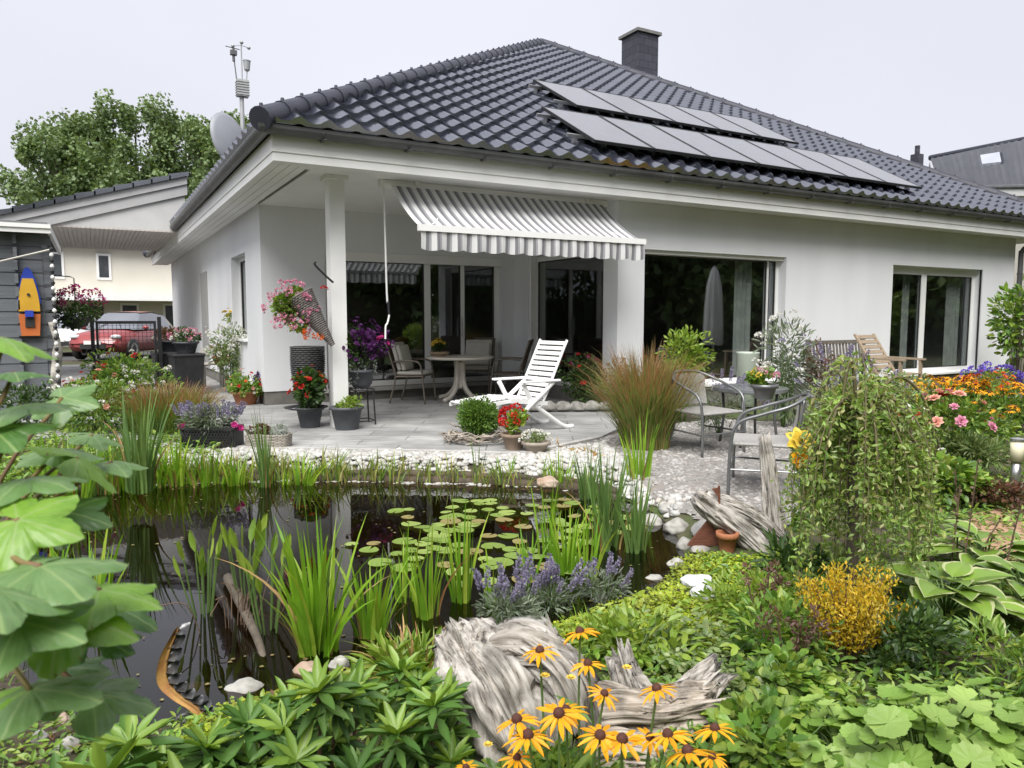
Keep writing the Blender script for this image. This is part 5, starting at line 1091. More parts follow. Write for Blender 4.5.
def daisy_mesh(nv, wd, drop):
    out = []
    for v in range(nv):
        n = 13; a = np.arange(n)*2*np.pi/n+rng.normal(0, .07, n); d = np.stack([np.cos(a), np.sin(a), drop+rng.normal(0, .12, n)], 1); nn = np.stack([-d[:, 2]*np.cos(a), -d[:, 2]*np.sin(a), np.ones(n)], 1)+unit(n)*.18
        b = B(); b.scatter(oval(wd, .06, .22), d*[.07, .07, 0], d, nn, rng.uniform(.38, .48, n)); out.append(b.mesh('flower', P_gold))
    return out
DAI = daisy_mesh(12, .25, -.10); CONE = B().lathe([(.105, -.02), (.115, .03), (.09, .09), (.045, .125), (0, .13)], 12, cap=False).mesh('flower_centre', cone_m, True)
def coneflowers(label, loc, r, h, n, size, leaves, group, tm=LANCE):
    t = thing('coneflower', label, 'flower', loc, 0, group); b = B(); 
    for i in range(n):
        a = rng.uniform(0, 6.28); q = math.sqrt(rng.random()); e = np.array([math.cos(a)*q*r[0], math.sin(a)*q*r[1], h*rng.uniform(.78, 1.05)]); b.tube(catmull([e*[.4, .4, 0], e*[.8, .8, .6], e], 3), .004, 5)
        f = put('flower', DAI[i % 12], t, e, (rng.normal(-.12, .3), rng.normal(0, .3), rng.uniform(0, 6)), size*rng.uniform(.85, 1.15)); put('flower_centre', CONE, f)
    part('stem', b, stem_m, t); part('foliage', foliage(B(), leaves, (0, 0, h*.45), (r[0]*1.05, r[1]*1.05, h*.48), OVAL, .07, 12), lf_mid, t); return t
coneflowers('big drift of golden coneflowers at the back, under the right-hand glass door', np.array([*dep(950, 408, 9.2)[:2], 0]), (.85, .5), .54, 95, .145, 1300, 'golden coneflowers in the border')
coneflowers('golden coneflowers beside the downpipe behind the path light', np.array([*dep(1012, 415, 8.6)[:2], 0]), (.45, .4), .52, 34, .13, 900, 'golden coneflowers in the border')
coneflowers('smaller patch of golden coneflowers just above the path light', np.array([*dep(985, 440, 7.6)[:2], -.02]), (.35, .3), .42, 16, .11, 600, 'golden coneflowers in the border')
shrub('helenium', 'rust-orange blooms among the golden coneflowers', 'flower', np.array([*dep(988, 400, 8.9)[:2], 0]), (.30, .26, .18), .50, 300, LANCE, .07, lf_mid, 8, 8, None, [(F_ros['orange'], 26, .065), (F_ros['red'], 8, .065)], low=0)
shrub('blue_asters', 'violet-blue asters in front of the house plinth by the downpipe', 'flower', np.array([*dep(992, 392, 10.4)[:2], 0]), (.38, .26, .2), .42, 400, OVAL, .05, lf_mid, 8, 6, None, [(F_umb['blue'], 34, .11)], low=0)
shrub('red_dahlias', 'low red dahlias at the near end of the coneflower drift', 'flower', np.array([*dep(905, 425, 7.8)[:2], 0]), (.35, .25, .16), .22, 600, OVAL, .07, lf_mid, 8, 5, None, [(F_ros['red'], 20, .07), (F_ros['orange'], 5, .06)], low=0)
shrub('pink_rose_bush', 'rose bush with pink and salmon blooms in front of the coneflowers', 'rose bush', g(946, 470), (.34, .28, .30), .40, 1300, OVAL, .055, lf_mid, 12, 8, twig_m, [(F_rose['salmon'], 13, .10), (F_rose['pink'], 8, .10), (F_rose['red'], 3, .09)], low=.0)
shrub('silver_santolina', 'feathery pale green santolina beside the path light', 'shrub', g(972, 476), (.26, .2, .17), .18, 1300, LANCE, .08, lf_pale, 14, 4, up=.1)
shrub('purple_sage_border', 'dark purple-leaved sage below the path light', 'shrub', g(988, 506), (.34, .22, .14), .12, 900, OVAL, .045, lf_redbr, 10, 5)
shrub('border_greens', 'mid green leafy perennials under the pink rose bush', 'shrub', g(930, 500), (.42, .3, .2), .2, 1300, WIDE, .07, lf_mid, 12, 5, None, [(F_umb['white'], 6, .05)])
# left side
shrub('blush_flower_shrub', 'bushy green shrub with blush and red flowers in front of the shed', 'shrub', np.array([*tp(98, 432)[:2], -.05]), (.55, .40, .36), .38, 2300, OVAL, .055, lf_mid, 18, 9, None, [(F_umb['white'], 22, .06), (F_ros['salmon'], 9, .08), (F_ros['red'], 5, .07)])
shrub('shed_side_shrub', 'green leafy shrub at the base of the grey shed wall', 'shrub', np.array([*dep(45, 420, 8.6)[:2], -.05]), (.5, .4, .32), .3, 1400, OVAL, .06, lf_dark, 12, 6, None, [(F_umb['white'], 10, .05)])
shrub('gate_perennials', 'mixed perennials with reddish blooms in front of the wire gate', 'shrub', np.array([*dep(128, 405, 10.5)[:2], 0]), (.75, .35, .42), .42, 2100, OVAL, .07, lf_mid, 16, 10, None, [(F_umb['white'], 14, .07), (F_umb['red'], 8, .08)])
hbk = thing('magenta_hanging_basket', 'dark basket of magenta flowers hanging at the shed corner', 'hanging basket', dep(76, 318, 10.9))
part('basket', B().lathe([(.03, -.16), (.14, -.12), (.2, 0), (.21, .02), (.19, .02)], 22), wicker_d, hbk, True); part('foliage', foliage(B(), 900, (0, 0, .12), (.33, .26, .32), OVAL, .06, 9), lf_dark, hbk); blooms(hbk, F_umb['hot'], 30, (.08, -.05, .2), (.30, .24, .27), .10)
part('hanger', B().tube([(-.3, .1, .62), (-.05, 0, .60), (0, 0, .58), (0, 0, .0)], .008, 5), metal_d, hbk)
# ------------------------------------------------------------------ pond life
def reed(label, px, py, n, h, rad=.07, lean=.35, wd=.018, mt=reed_m, z=None, straw=0, name='iris_clump', cat='iris', curl=.7):
    p = at(px, py, WZ-.03) if z is None else g(px, py); t = grassclump(name, label, cat, p, int(n*1.7), h*1.04, rad, lean, wd*1.35, mt, group='irises and reeds round the pond', curl=curl)
    if straw:
        a = rng.uniform(0, 6.28, straw); part('dry_blades', B().blades(np.c_[np.cos(a)*rad, np.sin(a)*rad, a*0], h*rng.uniform(.4, .9, straw), a, rng.uniform(.2, .75, straw), wd*.8, 6), straw_m, t)
    return t
reed('largest bright green iris clump, standing in the near water', 318, 656, 40, .72, .09, .42, .022, straw=4)
reed('bright iris clump just right of the largest one', 372, 640, 24, .50, .07, .35, .016, straw=3)
reed('thin iris clump at the near edge of the lily pads', 428, 622, 14, .58, .05, .3, .015, straw=2)
reed('narrow iris clump standing in the middle of the lily pads', 462, 606, 18, .60, .05, .2, .014)
reed('pale reed clump in front of the lily pads', 492, 612, 10, .42, .04, .3, .012, straw=2)
reed('small iris tuft at the right of the lily pads', 528, 588, 14, .42, .04, .3, .013)
reed('tall iris tuft just above the lavender', 566, 578, 16, .55, .05, .25, .015)
reed('blue-green iris stand by the right bank of the pond', 606, 552, 26, .78, .09, .2, .017, reed_blue, straw=4)
reed('blue-green iris stand against the bank stones', 636, 556, 18, .62, .06, .25, .016, reed_blue, straw=3)
reed('iris stand behind the others near the terrace steps', 588, 502, 18, .52, .07, .2, .015, reed_blue)
reed('yellowing iris stand before the red fountain grass', 640, 478, 16, .62, .10, .25, .018, reed_m, 0, straw=3)
reed('tall thin reeds standing before the herb pot', 266, 490, 16, .85, .05, .22, .013, reed_blue, straw=2)
reed('short reed tuft in front of the white pebbles', 304, 488, 14, .42, .09, .6, .02, reed_m)
reed('reed tuft below the wicker trough', 238, 488, 14, .34, .08, .3, .022, reed_m, straw=2)
reed('blue-green fan of tall iris left of the lavender crate', 140, 488, 26, .88, .10, .25, .022, reed_blue, 0, straw=3)
reed('green iris tuft under the lavender crate', 178, 487, 22, .60, .14, .35, .022, reed_m, straw=5)
reed('tangled yellow-green reeds at the far corner of the pond', 118, 492, 30, .60, .22, .5, .018, reed_m, straw=12)
reed('broad reed fringe at the far bank below the crate', 210, 486, 24, .40, .22, .4, .022, reed_m, straw=8)
reed('reed fringe in the far left corner behind the big leaves', 70, 505, 26, .72, .16, .3, .02, reed_m, straw=4)
reed('near iris clump beside the big foreground leaves', 92, 612, 14, .52, .10, .35, .02, reed_m, straw=2)
reed('iris blades rising behind the big foreground leaves', 45, 600, 14, .6, .10, .3, .02, reed_m)
reed('thin reeds before the twig wreath', 478, 484, 8, .55, .05, .2, .011, reed_blue)
reed('short reeds before the terrace step', 505, 485, 12, .34, .06, .3, .013, reed_m)
reed('sedge tuft on the bank below the recliner', 560, 490, 26, .42, .10, .4, .010, reed_m, straw=6)
reed('dense green reed stand under the low red-tipped grass', 158, 488, 22, .52, .16, .3, .018, reed_m, straw=6)
reed('low yellowing sedge along the pebble edge', 275, 486, 18, .26, .22, .5, .014, reed_m, straw=8)
reed('reed stand rising at the left end of the far bank', 96, 496, 22, .72, .14, .25, .018, reed_blue, straw=5)
reed('slender reeds between the lily pads and the blue-green stands', 548, 560, 14, .58, .06, .2, .013)
reed('slender reeds at the near right edge of the lily pads', 586, 584, 14, .52, .06, .25, .013)
reed('fine reeds at the near left edge of the lily pads', 405, 606, 12, .48, .05, .25, .012)
pl_ = fs_[6:-2]; n_ = 2600; q_ = rng.uniform(0, len(pl_)-1.01, n_)**1.0; j_ = q_.astype(int); R_p = pl_[j_]*(1-(q_-j_))[:, None]+pl_[j_+1]*(q_-j_)[:, None]+np.stack([rng.normal(0, .07, n_), rng.normal(0, .07, n_), rng.uniform(-.04, .03, n_)], 1)
wgt = np.clip(1.25-q_/len(pl_)*1.25+.35*np.sin(q_*1.9), .15, 1.2); kp = rng.random(n_) < wgt*.8; R_p = R_p[kp]; nn_ = len(R_p)
setting('reeds', B().blades(R_p, rng.uniform(.10, .34, nn_)*(.5+.6*wgt[kp]), rng.uniform(0, 6.28, nn_), rng.uniform(.1, .7, nn_), rng.uniform(.008, .02, nn_), 5), leafm('bank_reeds', [(.10, .20, .03), (.17, .28, .04), (.25, .32, .06), (.34, .28, .09), (.16, .26, .05)]), 'stuff')
# pickerelweed: arrow-shaped leaves on bare stalks
SPADE = oval(.30, .05, .05)
def pickerel(label, px, py, n, h, rad):
    t = thing('pickerelweed', label, 'water plant', at(px, py, WZ-.04), 0, 'pickerelweed in the near water'); b, l = B(), B()
    for i in range(n):
        a = rng.uniform(0, 6.28); q = rad*math.sqrt(rng.random()); e = np.array([math.cos(a)*q*2, math.sin(a)*q*2, h*rng.uniform(.55, 1.0)]); b.tube(catmull([e*[.4, .4, 0], e*[.75, .75, .55], e], 4), .0045, 5)
        l.scatter(SPADE, e[None], np.array([[math.cos(a)*.3, math.sin(a)*.3, 1]]), unit(1)*[1, 1, .2], np.array([rng.uniform(.11, .16)]))
    part('stem', b, stem_m, t); part('leaves', l, lf_lime, t); return t
pickerel('pickerelweed with spade leaves nearest the pond corner', 205, 622, 13, .42, .06); pickerel('pickerelweed between the corner plant and the largest iris', 246, 610, 12, .40, .06); pickerel('pickerelweed beside the bent dry blade', 268, 640, 8, .42, .05)
b = B()
for i in range(14): a = rng.uniform(0, 6.28); r0 = rng.uniform(.0, .2); b.tube(catmull([(r0*math.cos(a), r0*math.sin(a), -.05), (r0*math.cos(a)*1.5+.02, r0*math.sin(a)*1.5, .15), (r0*math.cos(a)*2.1, r0*math.sin(a)*2.2, .05+rng.uniform(0, .2))], 3), .0026, 4)
solo('water_twigs', b, twig_m, 'tangle of bare dark twigs in the water among the pickerelweed', 'twigs', at(240, 625, WZ))
solo('sunken_branch', B().tube(catmull([at(228, 578, WZ+.03), at(244, 610, WZ+.05), at(258, 640, WZ+.02), at(266, 668, WZ-.03)], 6), np.linspace(.03, .014, 19), 8), bark, 'dark half-sunk branch lying in the pond', 'branch', smooth=True)
solo('bent_dry_blade', B().blades(at(305, 655, WZ)[None], np.array([.62]), np.array([math.radians(VIEW+165)]), np.array([.75]), np.array([.02]), 8), straw_m, 'single dry orange blade bending over the water', 'dry blade')

def padmesh():
    n = 26; a = np.linspace(.16, 2*math.pi-.16, n); r = 1+.03*np.sin(a*3+rng.uniform(0, 6)); v = [(0, 0, 0)]; 
    for q, z in ((.55, .004), (1.0, .02)): v += [(r[i]*q*math.cos(a[i]), r[i]*q*math.sin(a[i]), z+(.02*math.sin(a[i]*2+q) if q == 1 else 0)) for i in range(n)]
    return B().add(v, [[(0, 1+i, 2+i) for i in range(n-1)], [(1+i, 1+n+i, 2+n+i, 2+i) for i in range(n-1)]][0]+[(1+i, 1+n+i, 2+n+i, 2+i) for i in range(n-1)])
pad_ms = []
for c in ([(.17, .26, .05), (.22, .31, .07)], [(.25, .35, .08), (.30, .38, .11)], [(.24, .22, .08), (.30, .24, .10)]):
    for _ in range(2): pad_ms.append(padmesh().mesh('pad', leafm('lily_pad_leaf', c, .28, .1, .2, 8, spec=.6), True))
for label, poly, n in [('water lily with floating pads at the far side of the lily patch', [(395, 512), (450, 500), (560, 500), (640, 515), (640, 535), (520, 535), (420, 535)], 48), ('water lily with floating pads at the near side, in front of the far patch', [(350, 545), (420, 536), (520, 536), (620, 540), (600, 570), (520, 588), (440, 588), (380, 570)], 44)]:
    ctr = at(np.mean([p[0] for p in poly]), np.mean([p[1] for p in poly]), WZ); t = thing('water_lily', label, 'water lily', ctr, 0, 'water lilies'); pw = [at(x, y, WZ)[:2] for x, y in poly]; got = []
    tries = 0
    while len(got) < n and tries < 4000:
        tries += 1; p = spread(pw, 1)[0]; r = rng.uniform(.045, .085)
        if all(np.hypot(*(p-q[:2])) > (r+q[2])*.72 for q in got):
            got.append((p[0], p[1], r)); put('pad', pad_ms[int(rng.choice(6, p=[.25, .2, .2, .2, .08, .07]))], t, (p[0]-ctr[0], p[1]-ctr[1], .006+rng.uniform(0, .006)), (rng.normal(0, .03), rng.normal(0, .03), rng.uniform(0, 6.28)), r)
    part('stalks', B().tube([(0, 0, -.3), (.02, .02, -.01)], .01, 5), stem_m, t)
wl_ = spread(POND, 900); sdw = sdist(wl_[:, 0], wl_[:, 1], POND); wl_ = wl_[(sdw < -.05) & ((sdw > -.30) | (rng.random(len(wl_)) < .22))]; nw_ = len(wl_)
setting('water_litter', B().scatter(DIA, np.c_[wl_, np.full(nw_, WZ+.004)], unit(nw_)*[1, 1, .02], np.tile([0, 0, 1.], (nw_, 1)), rng.uniform(.008, .03, nw_)), leafm('floating_litter', [(.10, .13, .03), (.16, .11, .05), (.22, .20, .06), (.07, .06, .03)], trans=0), 'stuff')
# stones round the pond, each its own
stone_w = mat('bright_stone', (.38, .37, .34), (.20, .19, .17), 14, .8, .6, 30, lo=.4, hi=.7)
def stone(px, py, wpx, hpx, m, label, seed, flat=.5, up=.0):
    p = g(px, py+hpx*.35); D = p[0]*math.sin(YAW)+p[1]*math.cos(YAW); k = D/F; b = rock(B(), (0, 0, 0), (wpx*k*.38, wpx*k*.32, hpx*k*.50), seed, I3 if wpx > 25 else I2, .24, -YAW)
    return solo('pond_stone', b, m, label, 'stone', p+np.array([0, 0, hpx*k*.12+up]), 0, 'stones round the pond', True)
for i, a in enumerate([
    (245, 686, 52, 22, stone_w, 'long pale stone at the near pond edge beside the rusty ornament'), (196, 688, 40, 26, stone_m, 'grey stone at the foot of the rusty ornament'),
    (308, 668, 40, 26, stone_b, 'brownish rounded stone under the largest iris'), (340, 662, 30, 28, stone_w, 'upright pale stone between two rounded stones under the irises'),
    (372, 664, 24, 16, stone_m, 'small grey stone at the foot of the second iris'), (436, 640, 26, 20, stone_w, 'pale stone against the big driftwood stump'),
    (535, 622, 44, 30, stone_m, 'large grey stone behind the stump under the lavender'), (654, 578, 26, 14, stone_w, 'white stone at the mossy bank, nearest the rusty triangle'), (676, 562, 26, 16, stone_w, 'white stone lying by the rusty triangle'),
    (700, 548, 30, 9, stone_m, 'flat pale stone under the rusty triangle'), (652, 520, 30, 20, stone_w, 'pale stone on the gravel bank above the irises'), (676, 524, 34, 20, stone_m, 'grey stone on the gravel bank next to the flat slab'),
    (684, 542, 22, 18, stone_w, 'small white stone above the rusty triangle base'), (640, 506, 26, 16, stone_w, 'pale stone at the gravel edge behind the irises'), (668, 506, 24, 14, stone_m, 'rounded stone at the gravel edge before the metal chair'),
    (532, 466, 44, 10, stone_m, 'flat slab stone stepping down from the terrace'), (566, 462, 34, 14, stone_b, 'brown stone at the corner of the terrace'), (548, 480, 30, 14, stone_b, 'brown wet stone at the far water line'),
    (520, 476, 20, 12, stone_m, 'small stone in the pebbles before the twig wreath'), (600, 468, 26, 12, stone_m, 'stone at the terrace corner beside the fountain grass'), (60, 716, 26, 16, stone_b, 'reddish stone under the big leaves'), (40, 735, 24, 16, stone_w, 'pale stone under the big leaves'), (68, 742, 30, 20, stone_m, 'pinkish grey stone under the big leaves, nearest the frame bottom'),
    (430, 614, 22, 12, stone_b, 'mossy brown stone half under water by the stump'), (600, 600, 30, 16, stone_m, 'grey stone in the moss beside the lavender')]): stone(*a[:5], a[5], 60+i)
# grey slab and driftwood at the gravel edge
b = B(); q = g(706, 528); rock(b, q+(0, 0, -.01), (.10, .24, .035), 91, I3, .18, -YAW-.3, .9); solo('stone_slab', b, mat('grey_slab', (.20, .20, .19), (.27, .26, .25), 5, .8, .4, 50), 'flat grey stone slab stepping along the gravel edge', 'slab')

def limb(b, pts, rad, seed=0, n=84, m=12, flute=.2, twist=.5, rag=.0):
    P = catmull(pts, m); k = len(P); R = np.interp(np.linspace(0, 1, k), np.linspace(0, 1, len(rad)), rad); T = np.gradient(P, axis=0); T /= np.linalg.norm(T, axis=1)[:, None]; X = np.cross(T[0], [.3, .2, .93]); X /= np.linalg.norm(X); rows = []
    a = np.linspace(0, 2*np.pi, n, endpoint=False)
    for i in range(k):
        X = X-T[i]*(X@T[i]); X /= np.linalg.norm(X); Yv = np.cross(T[i], X); f = np.array([mnoise.noise(Vector((math.cos(t+twist*i/k)*2.6+seed, math.sin(t+twist*i/k)*2.6, i*.06+seed)))+.5*mnoise.noise(Vector((math.cos(t)*7+seed, math.sin(t)*7, i*.10)))+.35*mnoise.noise(Vector((math.cos(t)*19+seed, math.sin(t)*19, i*.16))) for t in a])
        cr2 = np.array([abs(mnoise.noise(Vector((math.cos(t)*5.5+seed*2, math.sin(t)*5.5, i*.045+seed)))) for t in a]); r = R[i]*(1+flute*f*1.5-.55*np.clip(1-cr2/.12, 0, 1)**1.3); end = T[i][None]*(rag*f[:, None] if i in (0, k-1) else 0); rows.append(P[i]+r[:, None]*(np.cos(a)[:, None]*X+np.sin(a)[:, None]*Yv)+end)
    v = np.concatenate(rows); j = np.arange(n); j2 = (j+1) % n; fs = [np.concatenate([np.stack([i*n+j, i*n+j2, (i+1)*n+j2, (i+1)*n+j], 1) for i in range(k-1)])]
    c0 = len(v); v = np.concatenate([v, [P[0]-T[0]*0], [P[-1]]]); fs += [[(c0, j2[i], j[i]) for i in range(n)], [(c0+1, (k-1)*n+j[i], (k-1)*n+j2[i]) for i in range(n)]]
    gr = [[R[i]*math.cos(t), R[i]*math.sin(t), seed*.37+np.linalg.norm(np.diff(P[:i+1], axis=0), axis=1).sum()] for i in range(k) for t in a]+[[0, 0, seed*.37], [0, 0, seed*.37+3]]
    b.grain = getattr(b, 'grain', [])+gr
    return b.add(v, fs[0:1]+fs[1]+fs[2])
def wood(name, b, m, t):
    o = part(name, b, m, t, True); at_ = o.data.attributes.new('grain', 'FLOAT_VECTOR', 'POINT'); at_.data.foreach_set('vector', np.array(b.grain, np.float32).ravel()); return o
def woodm(name, dark, light, rot):
    m, t, p = _new(name); N = t.nodes.new; Lk = t.links.new; tc = N('ShaderNodeTexCoord'); ga = N('ShaderNodeAttribute'); ga.attribute_name = 'grain'; mp = N('ShaderNodeMapping'); mp.inputs['Scale'].default_value = (70, 70, 3.2); Lk(ga.outputs['Vector'], mp.inputs['Vector'])
    n1 = N('ShaderNodeTexNoise'); n1.inputs['Scale'].default_value = 1.6; n1.inputs['Detail'].default_value = 12; n1.inputs['Roughness'].default_value = .68; n1.inputs['Distortion'].default_value = .25; Lk(mp.outputs['Vector'], n1.inputs['Vector'])
    n2 = N('ShaderNodeTexNoise'); n2.inputs['Scale'].default_value = 9; n2.inputs['Detail'].default_value = 6; Lk(tc.outputs['Object'], n2.inputs['Vector'])
    r = N('ShaderNodeValToRGB'); e = r.color_ramp.elements; e[0].position = .38; e[1].position = .60; e[0].color = (*dark, 1); e[1].color = (*light, 1); k = e.new(.44); k.color = (light[0]*.55, light[1]*.52, light[2]*.48, 1); Lk(n1.outputs['Fac'], r.inputs['Fac'])
    r2 = N('ShaderNodeMapRange'); r2.inputs['From Min'].default_value = .36; r2.inputs['From Max'].default_value = .50; r2.inputs['To Min'].default_value = .6; r2.inputs['To Max'].default_value = 1.1; Lk(n2.outputs['Fac'], r2.inputs['Value'])
    vs = N('ShaderNodeVectorMath'); vs.operation = 'SCALE'; Lk(r.outputs['Color'], vs.inputs[0]); Lk(r2.outputs['Result'], vs.inputs['Scale']); Lk(vs.outputs['Vector'], p.inputs['Base Color']); p.inputs['Roughness'].default_value = .85
    bp = N('ShaderNodeBump'); bp.inputs['Strength'].default_value = .7; bp.inputs['Distance'].default_value = .008; Lk(n1.outputs['Fac'], bp.inputs['Height']); Lk(bp.outputs['Normal'], p.inputs['Normal']); return m
dw_a = woodm('stump_wood', (.06, .052, .045), (.47, .445, .41), (0, 0, math.radians(60))); dw_b = woodm('log_wood', (.05, .04, .03), (.46, .41, .35), (0, 0, math.radians(VIEW)))
so_ = dep(575, 720, 2.36); so_[2] = float(gz(so_[0], so_[1])); st = thing('driftwood_stump', 'silver weathered driftwood root stump behind the golden coneflowers', 'tree stump', so_)
def sp(px, py, D=2.75): return dep(px, py, D*.86)-so_
b = B(); limb(b, [sp(455, 636, 2.95), sp(470, 662, 2.85), sp(492, 690, 2.75), sp(515, 735, 2.7), sp(535, 790, 2.7)], [.08, .11, .13, .14, .14], 3, 84, 12, .38, 1.2, .10); wood('root_head', b, dw_a, st)
b = B(); limb(b, [sp(450, 660, 3.0), sp(490, 660, 2.85), sp(540, 655, 2.8), sp(578, 690, 2.85)], [.055, .08, .085, .06], 9, 84, 12, .40, 1.0, .10); limb(b, [sp(500, 640, 2.9), sp(530, 650, 2.8), sp(562, 680, 2.72), sp(575, 730, 2.7)], [.045, .075, .08, .08], 13, 84, 12, .38, .8, .10); wood('root_arm', b, dw_a, st)
b = B(); limb(b, [sp(535, 735, 2.8), sp(600, 715, 2.8), sp(655, 716, 2.85), sp(708, 708, 2.9)], [.10, .095, .088, .072], 21, 84, 12, .26, .5, .14); wood('log', b, dw_b, st)
b = B(); limb(b, [sp(640, 740, 2.95), sp(680, 705, 2.98), sp(716, 672, 3.0)], [.075, .07, .05], 31, 84, 12, .34, .4, .12); limb(b, [sp(632, 720, 3.0), sp(630, 690, 3.0), sp(622, 662, 3.0)], [.07, .07, .048], 37, 84, 12, .34, .4, .12); limb(b, [sp(552, 700, 3.0), sp(556, 660, 3.0), sp(548, 638, 3.02)], [.07, .06, .035], 41, 84, 12, .34, .4, .10); wood('broken_snag', b, dw_a, st)
b = B(); limb(b, [sp(560, 770, 2.7), sp(620, 760, 2.65), sp(670, 772, 2.7)], [.10, .11, .09], 51, 84, 12, .25); wood('lower_log', b, dw_b, st)
o2 = g(740, 548); dl = thing('driftwood_log', 'grey driftwood log leaning over the rusty triangle at the gravel edge', 'driftwood', o2); Dl = o2[0]*math.sin(YAW)+o2[1]*math.cos(YAW)
def sp2(px, py, dd=0): return dep(px, py, Dl+dd)-o2
b = B(); limb(b, [sp2(698, 498, .1), sp2(722, 516, .05), sp2(750, 540, 0), sp2(778, 568, -.1)], [.06, .075, .065, .04], 71, 84, 12, .3, .6, .06); limb(b, [sp2(716, 500, .2), sp2(750, 515, .2), sp2(782, 540, .1)], [.04, .06, .04], 77, 84, 12, .3, .6, .05); wood('trunk', b, dw_a, dl)
b = B(); limb(b, [sp2(778, 560, .25), sp2(772, 500, .35), sp2(764, 440, .4)], [.07, .06, .035], 81, 84, 12, .32, .5, .07); wood('upright_snag', b, dw_a, dl)
rust = mat('rusty_steel', (.10, .035, .02), (.17, .06, .032), 12, .85, .5, 70, stretch=(1, 1, 6))
r0 = g(708, 548); Dr = r0[0]*math.sin(YAW)+r0[1]*math.cos(YAW); rp = lambda px, py, dd=0: dep(px, py, Dr+dd)-r0
b = B(); tri = [rp(688, 546), rp(720, 546), rp(719, 508)]; v = tri+[p+fd3*.03 for p in tri]; b.add(v, [(0, 1, 2), (5, 4, 3), (0, 3, 4, 1), (1, 4, 5, 2), (2, 5, 3, 0)])
rt_ = solo('rusty_triangle', b, rust, 'rusty brown steel sail-shaped triangle standing at the pond bank', 'ornament', r0); part('mast', B().tube([rp(720, 550), rp(719, 486)], .008, 6), rust, rt_); part('pennant', B().add([rp(718, 488), rp(712, 489), rp(719, 498), rp(718, 488)+fd3*.01, rp(712, 489)+fd3*.01, rp(719, 498)+fd3*.01], [(0, 1, 2), (5, 4, 3), (0, 3, 4, 1), (1, 4, 5, 2), (2, 5, 3, 0)]), rust, rt_)
solo('small_terracotta_pot', pot(B(), .062, .12, .008), terracotta, 'small empty terracotta pot tucked under the leaning driftwood', 'flower pot', g(727, 551)+np.array([0, 0, .0]), smooth=True)
s0 = g(698, 600); sh = thing('white_shell', 'white ribbed shell-like stone lying on the bright moss', 'shell', s0+np.array([0, 0, .03]), -.4); wh = mat('shell_white', (.74, .75, .76), (.45, .47, .50), 7, .6, .5, 30, stretch=(1, 5, 5))
part('upper_shell', rock(B(), (0, .03, .06), (.085, .05, .034), 5, I3, .25, .1, .9), wh, sh, True); part('lower_shell', rock(B(), (.015, -.03, .02), (.065, .05, .045), 8, I3, .22, .2, .9), wh, sh, True)
# rusty fluted ornament by the water
orn = g(182, 702); Do = 2.62; orn = dep(182, 720, Do); ro = thing('rusty_fluted_ornament', 'rust-coloured curved garden ornament with a fluted dark edge by the pond', 'ornament', (orn[0], orn[1], float(gz(orn[0], orn[1])))); oo = np.array(ro.location); rq = lambda px, py, dd=0: dep(px, py, Do+dd)-oo
cen = catmull([rq(178, 628), rq(166, 655), rq(164, 680), rq(178, 696), rq(196, 708), rq(204, 720)], 8); wdt = np.interp(np.linspace(0, 1, len(cen)), [0, .2, .5, .8, 1], [.008, .022, .03, .022, .01]); P = []
for i, c in enumerate(cen): P.append([c-rt3*wdt[i]*.6-fd3*.02, c-rt3*wdt[i]*.1, c+rt3*wdt[i]*.5-fd3*.012, c+rt3*wdt[i]*.6+fd3*.012, c-rt3*wdt[i]*.5+fd3*.005])
P = np.array(P); P = np.concatenate([P, P[:, :1]], 1); part('blade', B().grid(P), mat('ochre_rust', (.42, .24, .07), (.30, .13, .04), 14, .7, .3, 60), ro, True)
t_ = np.linspace(0, 1, 150); cc = np.stack([np.interp(t_, np.linspace(0, 1, len(cen)), cen[:, k]) for k in range(3)], 1); wv = np.interp(t_, np.linspace(0, 1, len(cen)), wdt); P = np.stack([cc+rt3*(wv*.3)[:, None], cc+rt3*(wv*.8+.014*np.sin(t_*64))[:, None]+fd3*(.014*np.cos(t_*64))[:, None]+np.array([0, 0, .01]), cc+rt3*(wv*1.0+.026+.006*np.sin(t_*64))[:, None]+fd3*(.026*np.cos(t_*64))[:, None]+np.array([0, 0, .012])], 1)
part('fluted_edge', B().grid(P), mat('dark_patina', (.05, .05, .05), (.20, .20, .20), 30, .35, metal=.7), ro, True); part('stake', B().tube([cen[-1], cen[-1]+np.array([0, 0, -.30])], .008, 6), rust, ro)
b = B(); a = np.linspace(0, 4.5*np.pi, 60); b.tube(np.stack([rq(186, 722)[0]+.004*a*np.cos(a), rq(186, 722)[1]+0*a, rq(186, 722)[2]+.004*a*np.sin(a)], 1)*1.0, .005, 6); part('scroll', b, mat('scroll_metal', (.2, .2, .2), None, 4, .35, metal=.8), ro)
# ------------------------------------------------------------------ foreground planting
# lavender at the water's edge
def lavender(label, px, py, n, h):
    t = thing('lavender', label, 'lavender', g(px, py), 0, 'lavender by the pond'); b = B()
    for i in range(n):
        a = rng.uniform(0, 6.28); e = np.array([math.cos(a), math.sin(a), 0])*rng.uniform(.02, .17)+np.array([0, 0, h*rng.uniform(.5, .75)]); b.tube([e*[.2, .2, 0], e], .0025, 4); put('flower_spike', F_spk['lav'], t, e*[.9, .9, .6], (rng.normal(0, .25)-e[1]*1.5, rng.normal(0, .25)+e[0]*1.5, 0), h*.72*rng.uniform(.7, 1.1))
    part('stem', b, stem_m, t); part('foliage', foliage(B(), 500, (0, 0, .10), (.17, .15, .11), LANCE, .05, 8), lf_grey, t); return t
lavender('large lavender flowering between the stump and the water', 545, 618, 26, .28); lavender('smaller lavender flowering left of the white shell', 600, 606, 12, .24); lavender('sparse lavender at the far side of the stump', 506, 634, 14, .28)
